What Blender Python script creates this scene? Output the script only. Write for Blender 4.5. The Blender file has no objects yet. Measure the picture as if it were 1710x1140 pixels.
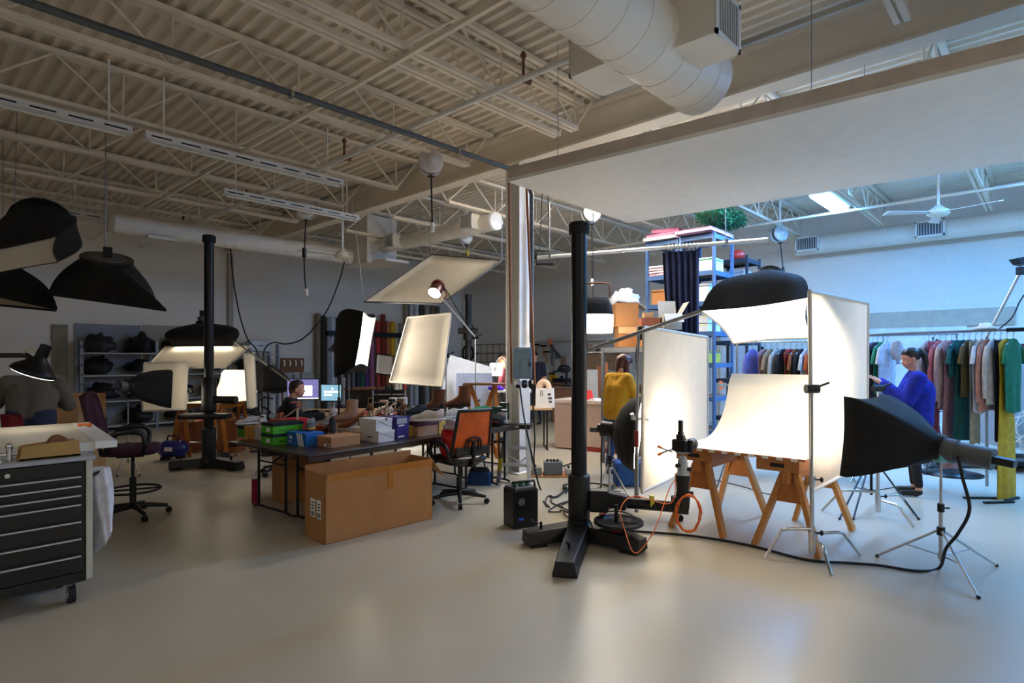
import bpy, math, random
import numpy as np
from mathutils import Vector, Matrix, noise
R = math.radians
random.seed(7)
SC = bpy.context.scene
COL = SC.collection
# ---------------------------------------------------------------- camera, exposure, light
F, CX, HY, EYE = 973.0, 855.0, 598.0, 1.58          # focal length and horizon in photo pixels (1710 x 1140)
TH = R(43.1)                                         # heading of the camera in the building's axes
cam = bpy.data.objects.new('camera', bpy.data.cameras.new('camera')); COL.objects.link(cam)
cam.location = (0, 0, EYE); cam.rotation_euler = (R(90), 0, TH - R(90))
cam.data.sensor_width = 36; cam.data.lens = F / 1710 * 36; cam.data.shift_y = 28 / 1710
cam.data.clip_start = .05
SC.camera = cam
SC.view_settings.view_transform = 'Standard'; SC.view_settings.look = 'None'
SC.view_settings.exposure = 1.55; SC.view_settings.gamma = 1; SC.view_settings.use_curve_mapping = False
wd = bpy.data.worlds.new('world'); SC.world = wd; wd.use_nodes = True
wd.node_tree.nodes['Background'].inputs[0].default_value = (.5, .6, .8, 1)
wd.node_tree.nodes['Background'].inputs[1].default_value = .05
L_SOFT = 5.6        # radiance of the studio soft boxes
L_TUBE = 48.0        # radiance of the cool ceiling tubes on the wardrobe side
L_FAR_FILL = 20.0        # radiance of the unseen fill lights added in the far bay
L_FILL = 5.0          # radiance of the fill lights added behind the photographer
BLUE = (.11, .41, 1.0); WARM = (1, .88, .70); NEUT = (1, .93, .83)

# ---------------------------------------------------------------- coordinates
# c-frame: x = right, y = away, z = up, seen from the photographer's place; the building's axes are turned by TH
def W(c):
    x, y, z = c
    return Vector((y*math.cos(TH)+x*math.sin(TH), y*math.sin(TH)-x*math.cos(TH), z))
def B2C(X, Y, Z=0):
    return Vector((X*math.sin(TH)-Y*math.cos(TH), X*math.cos(TH)+Y*math.sin(TH), Z))
def C(px, py, D): return Vector(((px-CX)/F*D, D, EYE+(HY-py)/F*D))
def Z(px, py, z): return C(px, py, (z-EYE)*F/(HY-py))
def G(px, py): return Z(px, py, 0)
def atz(px, D, z): return Vector(((px-CX)/F*D, D, z))
AV = Vector((math.sin(TH), math.cos(TH), 0)); BV = Vector((-math.cos(TH), math.sin(TH), 0)); UP = Vector((0, 0, 1))

# ---------------------------------------------------------------- materials
def lin(h):
    if not isinstance(h, str): return tuple(h)
    h = h.lstrip('#'); o = []
    for i in (0, 2, 4):
        v = int(h[i:i+2], 16)/255
        o.append(v/12.92 if v <= .04045 else ((v+.055)/1.055)**2.4)
    return tuple(o)
MATS = {}
def mat(name, col, rough=.6, metal=0, var=.10, scale=7, bump=0, bscale=60, emit=0, trans=0, alpha=1, coat=0, wood=False, checker=None, stretch=None):
    if name in MATS: return MATS[name]
    m = bpy.data.materials.new(name); MATS[name] = m; m.use_nodes = True
    nt = m.node_tree; N = nt.nodes; L = nt.links; p = N['Principled BSDF']; c = lin(col)
    tc = N.new('ShaderNodeTexCoord'); mp = N.new('ShaderNodeMapping'); L.new(tc.outputs['Object'], mp.inputs[0])
    if stretch: mp.inputs['Scale'].default_value = stretch
    nz = N.new('ShaderNodeTexNoise'); nz.inputs['Scale'].default_value = scale; nz.inputs['Detail'].default_value = 4
    L.new(mp.outputs[0], nz.inputs['Vector'])
    if wood:
        nz.inputs['Scale'].default_value = 5; mp.inputs['Scale'].default_value = (1, 9, 9) if wood is True else wood
        nz.inputs['Distortion'].default_value = 1.2
    rp = N.new('ShaderNodeValToRGB'); L.new(nz.outputs[0], rp.inputs[0])
    a = tuple(min(1, x*(1-var)) for x in c); b = tuple(min(1, x*(1+var)) for x in c)
    rp.color_ramp.elements[0].position = .3; rp.color_ramp.elements[1].position = .7
    rp.color_ramp.elements[0].color = (*a, 1); rp.color_ramp.elements[1].color = (*b, 1)
    out = rp.outputs[0]
    if checker:
        ck = N.new('ShaderNodeTexBrick'); ck.inputs['Scale'].default_value = checker[1]; L.new(tc.outputs['Object'], ck.inputs['Vector'])
        ck.inputs['Mortar Size'].default_value = .012; ck.inputs['Brick Width'].default_value = .25; ck.offset = 0
        ck.inputs['Mortar'].default_value = (*lin(checker[0]), 1); L.new(out, ck.inputs['Color1']); L.new(out, ck.inputs['Color2']); out = ck.outputs[0]
    L.new(out, p.inputs['Base Color'])
    p.inputs['Roughness'].default_value = rough; p.inputs['Metallic'].default_value = metal; p.inputs['Coat Weight'].default_value = coat
    if alpha < 1: p.inputs['Alpha'].default_value = alpha
    if emit:
        p.inputs['Emission Color'].default_value = (*c, 1); p.inputs['Emission Strength'].default_value = emit
    if bump:
        bn = N.new('ShaderNodeTexNoise'); bn.inputs['Scale'].default_value = bscale; bn.inputs['Detail'].default_value = 5; L.new(mp.outputs[0], bn.inputs['Vector'])
        bp = N.new('ShaderNodeBump'); bp.inputs['Strength'].default_value = bump; bp.inputs['Distance'].default_value = .02
        L.new(bn.outputs[0], bp.inputs['Height']); L.new(bp.outputs[0], p.inputs['Normal'])
    if trans:
        tr = N.new('ShaderNodeBsdfTranslucent'); L.new(out, tr.inputs[0]); mx = N.new('ShaderNodeMixShader'); mx.inputs[0].default_value = trans
        L.new(p.outputs[0], mx.inputs[1]); L.new(tr.outputs[0], mx.inputs[2]); L.new(mx.outputs[0], N['Material Output'].inputs[0])
    return m
def fab(col, **k):  # cloth of a colour
    return mat('cloth_'+col.strip('#'), col, rough=.9, var=.18, scale=14, bump=.25, bscale=70, **k)
def plastic(col): return mat('plastic_'+col.strip('#'), col, rough=.35, var=.06)
def board(col): return mat('board_'+col.strip('#'), col, rough=.8, var=.06, scale=5)
M_BLK = mat('black_plastic', '#0d0d0f', rough=.45, var=.2)
M_BMET = mat('black_enamel_metal', '#0e0e11', rough=.33, metal=.3, var=.15)
M_BFAB = mat('black_softbox_fabric', '#0d0d0e', rough=.85, var=.3, scale=10, bump=.3, bscale=25)
M_CHR = mat('chrome', '#d0d0d0', rough=.16, metal=1, var=.04)
M_STEEL = mat('galvanised_steel', '#9b9ea2', rough=.38, metal=.85, var=.1)
M_ALU = mat('brushed_aluminium', '#c2c5c9', rough=.35, metal=.7, var=.06)
M_WHT = mat('white_enamel', '#e9e7e2', rough=.45, var=.04)
M_CEIL = mat('painted_steel_offwhite', '#ece0cd', rough=.6, var=.05, scale=2)
M_DUCT = mat('painted_duct', '#ebe4d8', rough=.5, var=.05, scale=3)
M_CARD = mat('cardboard', '#b07b4a', rough=.85, var=.08, scale=4, bump=.05)
M_CARD2 = mat('cardboard_pale', '#c59a6c', rough=.85, var=.08, scale=4)
M_CARDIN = mat('cardboard_grey_inside', '#b9b6ae', rough=.85, var=.06)
M_WOOD = mat('pine_wood', '#c98a45', rough=.6, var=.2, wood=(9, 9, 1))
M_WOODX = mat('pine_wood_x', '#c07a3c', rough=.55, var=.2, wood=(1, 9, 9))
M_DWOOD = mat('brown_wood', '#7a4d2b', rough=.6, var=.25, wood=(1, 9, 9))
M_DIFF = mat('diffusion_cloth', '#efe7d6', rough=.9, var=.03, trans=.55, bump=.05)
M_FRAME = mat('white_frame_tube', '#dcd6ca', rough=.4, var=.04)
M_PAPER = mat('white_paper', '#f4f1ea', rough=.7, var=.02)
M_FOAM = mat('foam_board_white', '#ece8e0', rough=.75, var=.03)
M_GREY = mat('grey_plastic', '#55585a', rough=.5, var=.1)
M_LGREY = mat('light_grey_metal', '#a9adb0', rough=.45, metal=.2, var=.08)
M_RED = mat('red_enamel', '#8f2a22', rough=.4, var=.15)
M_ORNG = mat('orange_plastic', '#f0741c', rough=.4, var=.1)
M_RUB = mat('black_rubber', '#101011', rough=.7, var=.2)
M_SKIN = mat('skin', '#d59a7d', rough=.55, var=.06)
M_HAIR = mat('dark_brown_hair', '#241713', rough=.5, var=.35, scale=30, stretch=(8, 8, 1))
def glow(name, col, s):
    if name in MATS: return MATS[name]
    m = bpy.data.materials.new(name); MATS[name] = m; m.use_nodes = True
    nt = m.node_tree; p = nt.nodes['Principled BSDF']
    nz = nt.nodes.new('ShaderNodeTexNoise'); nz.inputs['Scale'].default_value = 3
    rp = nt.nodes.new('ShaderNodeValToRGB'); nt.links.new(nz.outputs[0], rp.inputs[0])
    rp.color_ramp.elements[0].color = (*[x*.96 for x in col], 1); rp.color_ramp.elements[1].color = (*col, 1)
    nt.links.new(rp.outputs[0], p.inputs['Emission Color']); p.inputs['Emission Strength'].default_value = s
    p.inputs['Base Color'].default_value = (.8, .8, .8, 1)
    return m
M_SOFT = glow('lit_softbox_diffuser', WARM, L_SOFT)
M_SOFT2 = glow('dim_softbox_diffuser', WARM, 1.3)
M_SOFT3 = glow('mid_softbox_diffuser', WARM, 3.0)
M_TUBE = glow('lit_cool_tube', BLUE, L_TUBE)
M_FILL = glow('lit_neutral_tube', NEUT, L_FILL)

# ---------------------------------------------------------------- mesh builder
def frame(d):
    d = Vector(d).normalized(); a = Vector((0, 0, 1)) if abs(d.z) < .9 else Vector((1, 0, 0))
    u = d.cross(a).normalized(); return u, d.cross(u).normalized()
class MB:
    def __init__(s): s.v = []; s.f = []; s.s = []; s.mi = []; s.cur = 0
    def add(s, vs, fs, smooth=False):
        o = len(s.v); s.v += [Vector(v) for v in vs]
        for f in fs: s.f.append([i+o for i in f]); s.s.append(smooth); s.mi.append(s.cur)
        return s
    def use(s, i): s.cur = i; return s
    def bx(s, x0, x1, y0, y1, z0, z1):
        return s.add([(x0,y0,z0),(x1,y0,z0),(x1,y1,z0),(x0,y1,z0),(x0,y0,z1),(x1,y0,z1),(x1,y1,z1),(x0,y1,z1)],
                     [(0,3,2,1),(4,5,6,7),(0,1,5,4),(1,2,6,5),(2,3,7,6),(3,0,4,7)])
    def box(s, c, d, rz=0, rx=0, ry=0):
        m = Matrix.Translation(Vector(c)) @ Matrix.Rotation(rz, 4, 'Z') @ Matrix.Rotation(ry, 4, 'Y') @ Matrix.Rotation(rx, 4, 'X')
        a, b, e = d[0]/2, d[1]/2, d[2]/2
        vs = [m @ Vector(q) for q in [(-a,-b,-e),(a,-b,-e),(a,b,-e),(-a,b,-e),(-a,-b,e),(a,-b,e),(a,b,e),(-a,b,e)]]
        return s.add(vs, [(0,3,2,1),(4,5,6,7),(0,1,5,4),(1,2,6,5),(2,3,7,6),(3,0,4,7)])
    def beam(s, p, q, w, h, up=(0,0,1)):      # rectangular bar from p to q
        p = Vector(p); q = Vector(q); d = (q-p).normalized(); u = d.cross(Vector(up))
        if u.length < 1e-4: u = d.cross(Vector((1,0,0)))
        u.normalize(); n = u.cross(d).normalized(); u *= w/2; n *= h/2
        vs = [p-u-n, p+u-n, p+u+n, p-u+n, q-u-n, q+u-n, q+u+n, q-u+n]
        return s.add(vs, [(0,1,2,3),(7,6,5,4),(0,4,5,1),(1,5,6,2),(2,6,7,3),(3,7,4,0)])
    def cyl(s, p, q, r, r2=None, n=12, cap=True):
        p = Vector(p); q = Vector(q); r2 = r if r2 is None else r2; u, w = frame(q-p); vs = []
        for c, rr in ((p, r), (q, r2)):
            vs += [c+(u*math.cos(2*math.pi*i/n)+w*math.sin(2*math.pi*i/n))*rr for i in range(n)]
        s.add(vs, [(i, (i+1) % n, n+(i+1) % n, n+i) for i in range(n)], True)
        if cap:
            s.add(vs[:n], [tuple(range(n-1, -1, -1))]); s.add(vs[n:], [tuple(range(n))])
        return s
    def tube(s, pts, r, n=7, sub=0):
        pts = [Vector(p) for p in pts]
        if sub:
            if isinstance(r, (list, tuple)): r = [r[i]+(r[i+1]-r[i])*k/sub for i in range(len(r)-1) for k in range(sub)]+[r[-1]]
            pts = spline(pts, sub)
        k = len(pts); rings = []; u = None
        for i in range(k):
            d = (pts[min(i+1, k-1)]-pts[max(i-1, 0)])
            if d.length < 1e-6: d = Vector((0,0,1))
            d.normalize()
            if u is None: u, _ = frame(d)
            u = (u-d*u.dot(d)); u = u.normalized() if u.length > 1e-5 else frame(d)[0]
            w = d.cross(u); rr = r[i] if isinstance(r, (list, tuple)) else r
            rings.append([pts[i]+(u*math.cos(2*math.pi*j/n)+w*math.sin(2*math.pi*j/n))*rr for j in range(n)])
        return s.loft(rings)
    def loft(s, rings, cap=True, smooth=True, closed=True):
        n = len(rings[0]); vs = [v for r in rings for v in r]; fs = []
        for k in range(len(rings)-1):
            for i in range(n if closed else n-1):
                j = (i+1) % n; fs.append((k*n+i, k*n+j, (k+1)*n+j, (k+1)*n+i))
        s.add(vs, fs, smooth)
        if cap and closed: s.add(rings[0], [tuple(range(n-1, -1, -1))]); s.add(rings[-1], [tuple(range(n))])
        return s
    def lathe(s, prof, c=(0,0,0), n=20, axis=(0,0,1)):
        c = Vector(c); a = Vector(axis).normalized(); u, w = frame(a)
        return s.loft([[c+a*z+(u*math.cos(2*math.pi*i/n)+w*math.sin(2*math.pi*i/n))*max(r, .0005) for i in range(n)] for r, z in prof])
    def sph(s, c, r, n=12, m=8):
        if not isinstance(r, (tuple, list)): r = (r, r, r)
        c = Vector(c); rings = []
        for k in range(m+1):
            t = -math.pi/2+math.pi*k/m; q = max(math.cos(t), .02)
            rings.append([c+Vector((r[0]*q*math.cos(2*math.pi*i/n), r[1]*q*math.sin(2*math.pi*i/n), r[2]*math.sin(t))) for i in range(n)])
        return s.loft(rings)
    def prism(s, poly, ext):               # polygon (3-d points) pushed along a vector
        poly = [Vector(p) for p in poly]; e = Vector(ext); n = len(poly); top = [p+e for p in poly]
        s.add(poly+top, [tuple(range(n-1, -1, -1)), tuple(range(n, 2*n))]+[(i, (i+1) % n, n+(i+1) % n, n+i) for i in range(n)])
        return s
    def slab(s, q, t):                     # four corners -> panel with thickness t
        q = [Vector(p) for p in q]; n = (q[1]-q[0]).cross(q[3]-q[0]).normalized()*t
        return s.prism([p-n/2 for p in q], n)
    def grid(s, fn, nu, nv, thick=0, smooth=True):   # fn(u,v) surface, optional thickness
        P = [[Vector(fn(i/nu, j/nv)) for j in range(nv+1)] for i in range(nu+1)]
        def idx(i, j): return i*(nv+1)+j
        fs = [(idx(i,j), idx(i+1,j), idx(i+1,j+1), idx(i,j+1)) for i in range(nu) for j in range(nv)]
        vs = [p for r in P for p in r]
        if not thick: return s.add(vs, fs, smooth)
        nn = []
        for i in range(nu+1):
            for j in range(nv+1):
                a = P[min(i+1,nu)][j]-P[max(i-1,0)][j]; b = P[i][min(j+1,nv)]-P[i][max(j-1,0)]
                c = a.cross(b); nn.append(c.normalized() if c.length > 1e-9 else Vector((0,0,1)))
        k = len(vs); v2 = [v+n*thick for v, n in zip(vs, nn)]
        fs2 = [tuple(k+x for x in reversed(f)) for f in fs]
        edge = []
        bd = [idx(i,0) for i in range(nu+1)]+[idx(nu,j) for j in range(1,nv+1)]+[idx(i,nv) for i in range(nu-1,-1,-1)]+[idx(0,j) for j in range(nv-1,0,-1)]
        for a, b in zip(bd, bd[1:]+bd[:1]): edge.append((b, a, a+k, b+k))
        return s.add(vs+v2, [tuple(reversed(f)) for f in fs]+[tuple(reversed(f)) for f in fs2]+edge, smooth)
    def mesh(s, name, off=None):
        me = bpy.data.meshes.new(name); vs = s.v if off is None else [v-off for v in s.v]
        me.from_pydata([tuple(v) for v in vs], [], s.f); me.polygons.foreach_set('use_smooth', s.s); me.polygons.foreach_set('material_index', s.mi); me.update(); return me
def spline(pts, sub):
    pts = [Vector(p) for p in pts]; o = []; n = len(pts)
    for i in range(n-1):
        a, b, c, d = pts[max(i-1,0)], pts[i], pts[i+1], pts[min(i+2,n-1)]
        for k in range(sub):
            t = k/sub; o.append(.5*((2*b)+(c-a)*t+(2*a-5*b+4*c-d)*t*t+(3*b-a-3*c+d)*t*t*t))
    return o+[pts[-1]]
def blobify(mb, c, r, seed=0, amp=.25, fr=2.2, n=18, m=12, flat=True):   # lumpy soft thing resting on its base
    c = Vector(c); rings = []
    for k in range(m+1):
        t = -math.pi/2+math.pi*k/m; ring = []
        for i in range(n):
            d = Vector((max(math.cos(t),.02)*math.cos(2*math.pi*i/n), max(math.cos(t),.02)*math.sin(2*math.pi*i/n), math.sin(t)))
            f = 1+amp*2*(noise.noise(d*fr+Vector((seed*3.7, seed*1.3, seed)))) ; p = Vector((d.x*r[0]*f, d.y*r[1]*f, d.z*r[2]*f))
            if flat: p.z = max(p.z, -r[2]*.62)
            ring.append(c+p)
        rings.append(ring)
    mb.loft(rings); return mb
def link(name, me, m, parent=None):
    o = bpy.data.objects.new(name, me); COL.objects.link(o)
    for x in (m if isinstance(m, (list, tuple)) else [m]): me.materials.append(x)
    if parent is not None: o.parent = parent
    return o
def tagit(o, label, cat, group=None, kind=None):
    o['label'] = label
    if cat: o['category'] = cat
    if group: o['group'] = group
    if kind: o['kind'] = kind
class Th:           # a thing: an empty at its base, parts below it. Vertices with ab=True are given in the c-frame
    def __init__(s, name, label, cat, c0, yaw=0, wr=None, group=None):
        s.c0 = Vector(c0); o = bpy.data.objects.new(name, None); COL.objects.link(o); o.empty_display_size = .1
        o.location = W(s.c0); o.rotation_euler = (0, 0, (TH-R(90)+yaw) if wr is None else wr); tagit(o, label, cat, group); s.o = o
    def part(s, name, mb, m, parent=None, ab=False, bev=0, sub=0):
        p = link(name, mb.mesh(name, s.c0 if ab else None), m, parent or s.o)
        if bev:
            b = p.modifiers.new('bevel', 'BEVEL'); b.width = bev; b.segments = 2; b.limit_method = 'ANGLE'
        if sub:
            b = p.modifiers.new('subd', 'SUBSURF'); b.levels = sub; b.render_levels = sub
        return p
def solo(name, mb, m, label, cat, c0, yaw=0, wr=None, group=None, ab=False, bev=0):
    c0 = Vector(c0); o = link(name, mb.mesh(name, c0 if ab else None), m); o.location = W(c0)
    o.rotation_euler = (0, 0, (TH-R(90)+yaw) if wr is None else wr); tagit(o, label, cat, group)
    if bev:
        b = o.modifiers.new('bevel', 'BEVEL'); b.width = bev; b.segments = 2; b.limit_method = 'ANGLE'
    return o
def struct(name, mb, m, parent=None, label=None):
    o = link(name, mb.mesh(name), m, parent)
    if parent is None:
        o['kind'] = 'structure'
        if label: o['label'] = label
    return o
def dup(o, c0=None, yaw=None, wr=None, label=None):      # copy of a thing with its parts and sub-parts
    r = o.copy(); COL.objects.link(r)
    if c0 is not None: r.location = W(c0)
    if wr is not None: r.rotation_euler = (0, 0, wr)
    elif yaw is not None: r.rotation_euler = (0, 0, TH-R(90)+yaw)
    if label: r['label'] = label
    for ch in list(o.children):
        c = ch.copy(); COL.objects.link(c); c.parent = r
        for g in list(ch.children):
            d = g.copy(); COL.objects.link(d); d.parent = c
    return r
# ---------------------------------------------------------------- the room (building axes X, Y)
X0, X1, Y0, Y1, ZD = -6.0, 14.0, -9.0, 15.6, 4.80
def floor_mat():
    m = bpy.data.materials.new('painted_concrete_floor'); m.use_nodes = True; nt = m.node_tree; N = nt.nodes; L = nt.links; p = N['Principled BSDF']
    tc = N.new('ShaderNodeTexCoord')
    def nz(sc, det=6, dist=0):
        n = N.new('ShaderNodeTexNoise'); n.inputs['Scale'].default_value = sc; n.inputs['Detail'].default_value = det; n.inputs['Distortion'].default_value = dist
        L.new(tc.outputs['Object'], n.inputs['Vector']); return n
    a = nz(.55, 5); r1 = N.new('ShaderNodeValToRGB'); L.new(a.outputs[0], r1.inputs[0])
    r1.color_ramp.elements[0].position = .3; r1.color_ramp.elements[1].position = .7
    r1.color_ramp.elements[0].color = (*lin('#b8ad97'), 1); r1.color_ramp.elements[1].color = (*lin('#bfb5a1'), 1)
    L.new(r1.outputs[0], p.inputs['Base Color'])
    c = nz(1.1, 3, 0); r3 = N.new('ShaderNodeMapRange'); r3.inputs[3].default_value = .29; r3.inputs[4].default_value = .34; L.new(c.outputs[0], r3.inputs[0]); L.new(r3.outputs[0], p.inputs['Roughness'])
    d = nz(60, 3); bp = N.new('ShaderNodeBump'); bp.inputs['Strength'].default_value = .05; bp.inputs['Distance'].default_value = .004; L.new(d.outputs[0], bp.inputs['Height']); L.new(bp.outputs[0], p.inputs['Normal'])
    return m
def wall_mat(name, col, axis):
    m = bpy.data.materials.new(name); m.use_nodes = True; nt = m.node_tree; N = nt.nodes; L = nt.links; p = N['Principled BSDF']
    tc = N.new('ShaderNodeTexCoord'); sp = N.new('ShaderNodeSeparateXYZ'); L.new(tc.outputs['Object'], sp.inputs[0]); cb = N.new('ShaderNodeCombineXYZ')
    L.new(sp.outputs[axis], cb.inputs[0]); L.new(sp.outputs[2], cb.inputs[1])
    br = N.new('ShaderNodeTexBrick'); br.inputs['Scale'].default_value = 1; br.inputs['Brick Width'].default_value = .4; br.inputs['Row Height'].default_value = .2; br.inputs['Mortar Size'].default_value = .006
    L.new(cb.outputs[0], br.inputs['Vector']); c = lin(col)
    br.inputs['Color1'].default_value = (*c, 1); br.inputs['Color2'].default_value = (*[x*.97 for x in c], 1); br.inputs['Mortar'].default_value = (*[x*.93 for x in c], 1)
    L.new(br.outputs[0], p.inputs['Base Color']); p.inputs['Roughness'].default_value = .75
    bp = N.new('ShaderNodeBump'); bp.inputs['Strength'].default_value = .25; bp.inputs['Distance'].default_value = .01; L.new(br.outputs['Fac'], bp.inputs['Height']); bp.invert = True; L.new(bp.outputs[0], p.inputs['Normal'])
    return m
struct('floor', MB().bx(X0, X1, Y0, Y1, -.2, 0), floor_mat(), label='glossy beige painted concrete floor')
wmx = wall_mat('painted_block_wall_x', '#e8e2d8', 0); wmy = wall_mat('painted_block_wall_y', '#e8e2d8', 1)
struct('wall_left', MB().bx(X0-.2, X1+.2, Y1, Y1+.2, 0, 5.2), wmx, label='long off-white painted block wall with shelving along it')
struct('wall_right', MB().bx(X1, X1+.2, Y0, Y1, 0, 5.2), wmy, label='off-white painted block wall lit blue on the wardrobe side')
struct('wall_back', MB().bx(X0-.2, X0, Y0, Y1, 0, 5.2), wmy, label='painted block wall behind the photographer')
struct('wall_front', MB().bx(X0-.2, X1+.2, Y0-.2, Y0, 0, 5.2), wmx, label='painted block end wall')
# corrugated roof deck, ribs along Y
mb = MB(); x = X0; prof = []
while x < X1:
    prof += [(x, ZD), (x+.05, ZD), (x+.068, ZD+.045), (x+.134, ZD+.045)]; x += .152
mb.loft([[Vector((px, y, pz)) for px, pz in prof] for y in (Y0, Y1)], cap=False, smooth=False, closed=False)
mb.bx(X0, X1, Y0, Y1, ZD+.09, ZD+.15)
struct('ceiling', mb, M_CEIL, label='corrugated off-white steel roof deck')
# girder on its columns
g = Th('roof_girder', 'deep off-white steel girder carrying the roof joists over the column', 'girder', B2C(6, 0, 0), wr=0)
mb = MB().bx(-.012, .012, Y0, Y1, 4.30, 4.68); g.part('web', mb, M_CEIL)
g.part('bottom_flange', MB().bx(-.11, .11, Y0, Y1, 4.27, 4.30), M_CEIL); g.part('top_flange', MB().bx(-.11, .11, Y0, Y1, 4.68, 4.71), M_CEIL)
# joists: X-long open web
def joist_meshes(L, z1=4.78, z0=4.22):
    top = MB().bx(0, L, -.065, -.012, z1-.05, z1).bx(0, L, .012, .065, z1-.05, z1)
    bot = MB().bx(.45, L-.45, -.055, -.012, z0, z0+.045).bx(.45, L-.45, .012, .055, z0, z0+.045)
    web = MB(); n = int(round((L-.9)/1.2)); s = (L-.9)/n
    for i in range(n):
        a = .45+i*s
        web.cyl((a, 0, z0+.03), (a+s/2, 0, z1-.03), .014, n=6, cap=False); web.cyl((a+s/2, 0, z1-.03), (a+s, 0, z0+.03), .014, n=6, cap=False)
        web.cyl((a+s*.995, 0, z0+.03), (a+s, 0, z1-.03), .011, n=6, cap=False)
    web.cyl((.45, 0, z0+.03), (.05, 0, z1-.03), .014, n=6, cap=False); web.cyl((L-.45, 0, z0+.03), (L-.05, 0, z1-.03), .014, n=6, cap=False)
    return top, bot, web
for L, xs, lab, grp in ((11.9, X0, 'off-white open-web roof joist on the photo-set side of the girder', 'roof joists over the photo sets'), (7.9, 6.05, 'off-white open-web roof joist on the far side of the girder', 'roof joists over the far bay')):
    ys = [-7.4, -5.75, -4.1, -2.45, -.77, .89, 2.55, 4.10, 4.36, 5.95, 7.6, 9.19, 10.85, 12.51, 14.17]
    proto = None
    for y in ys:
        if proto is None:
            proto = Th('roof_joist', lab, 'joist', B2C(xs, y, 0), wr=0, group=grp); t, b, w = joist_meshes(L)
            proto.part('top_chord', t, M_CEIL); proto.part('bottom_chord', b, M_CEIL); proto.part('web', w, M_CEIL)
        else: dup(proto.o, B2C(xs, y, 0))
# bridging angles, sprinkler pipe, conduit
for x, nm in ((3.05, 'through the middle of the joists'), (11.6, 'in the far bay near the blue-lit wall')):
    solo('joist_bridging', MB().bx(-.02, .02, Y0, Y1, -.02, .02), M_CEIL, 'thin off-white bridging angle running across the joists '+nm, 'bridging', B2C(x, 0, 4.19), wr=0)
t = Th('sprinkler_pipe', 'white sprinkler pipe with small heads hung below the joists', 'pipe', B2C(4.0, 0, 4.16), wr=0)
t.part('pipe', MB().cyl((0, Y0, 0), (0, Y1, 0), .028), M_WHT)
for y in (3.6, 6.7, 9.7, 12.7): t.part('sprinkler_head', MB().cyl((0, y, 0), (0, y, .2), .014).lathe([(.03, .2), (.03, .22), (.015, .25)], (0, y, 0), 8).cyl((0, y, 0), (.09, y, 0), .03), M_DWOOD)
t = Th('electrical_conduit', 'grey steel conduit running under the joists and bending down the column', 'conduit', B2C(0, 5.30, 4.09), wr=0)
t.part('pipe', MB().tube([(X0, 0, 0), (5.7, 0, 0), (5.95, 0, -.05), (6.06, 0, -.25), (6.06, 0, -2.3)], .031, 10), M_GREY)
for x in (.4, 2.6, 4.7): t.part('strap', MB().bx(x-.015, x+.015, -.04, .04, -.04, .02).bx(x-.008, x+.008, -.01, .01, 0, .06), M_CHR)
# column with the electrical panel
col = Th('steel_column', 'square white painted steel column standing mid-room under the girder', 'column', B2C(6, 5.5, 0), wr=0)
mb = MB().bx(-.11, .11, -.13, -.11, .02, 4.27).bx(-.11, .11, .11, .13, .02, 4.27).bx(-.01, .01, -.11, .11, .02, 4.27)
col.part('shaft', mb, M_WHT); col.part('base_plate', MB().bx(-.2, .2, -.2, .2, 0, .02), M_WHT)
p = Th('breaker_box', 'blue-grey electrical disconnect box fixed to the white column', 'breaker box', C(872, 632, 7.86))
p.part('cabinet', MB().bx(-.12, .13, -.13, 0, 0, .42), mat('bluegrey_enamel', '#7f99a8', rough=.4), bev=.006)
p.part('door', MB().bx(-.105, .115, -.145, -.13, .02, .40), MATS['bluegrey_enamel'], bev=.004); p.part('inner_cover', MB().bx(-.03, .07, -.155, -.145, .09, .25), MATS['bluegrey_enamel'], bev=.003)
p.part('handle', MB().bx(.09, .11, -.165, -.145, .17, .22), M_BLK)
for i, x in enumerate((-.06, .03, .12)):
    s = Th('power_outlet', 'round %s twist-lock outlet hanging under the electrical panel' % ('white', 'grey', 'black')[i], 'outlet', C(872, 640, 7.84)+Vector((x, -.05, -.03)))
    s.part('socket', MB().cyl((0, 0, .05), (0, -.06, .0), .042, n=14), (M_WHT, M_GREY, M_BLK)[i]); s.part('face', MB().cyl((0, -.06, 0), (0, -.068, -.006), .03, n=12), M_BLK)
solo('leaning_pole', MB().tube([C(879, 300, 7.6), C(884, 430, 7.62), C(893, 642, 7.7)], .017, 8), mat('copper_brown', '#9a5a2c', rough=.5), 'long copper-brown pole hanging beside the white column', 'pole', C(893, 642, 7.7), ab=True)
solo('rusty_pole', MB().tube([C(850, 282, 7.75), C(851, 420, 7.76), C(854, 640, 7.8)], .014, 8), mat('rust', '#8a4a26', rough=.7), 'thin rust-coloured pipe strapped to the corner of the column', 'pole', C(854, 640, 7.8), ab=True)
solo('wall_column', MB().bx(-.06, .06, -.1, .0, 0, 4.27), mat('tan_paint', '#a89f90', rough=.6), 'slim tan steel column against the long block wall', 'column', B2C(6, Y1, 0), wr=0)
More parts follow.
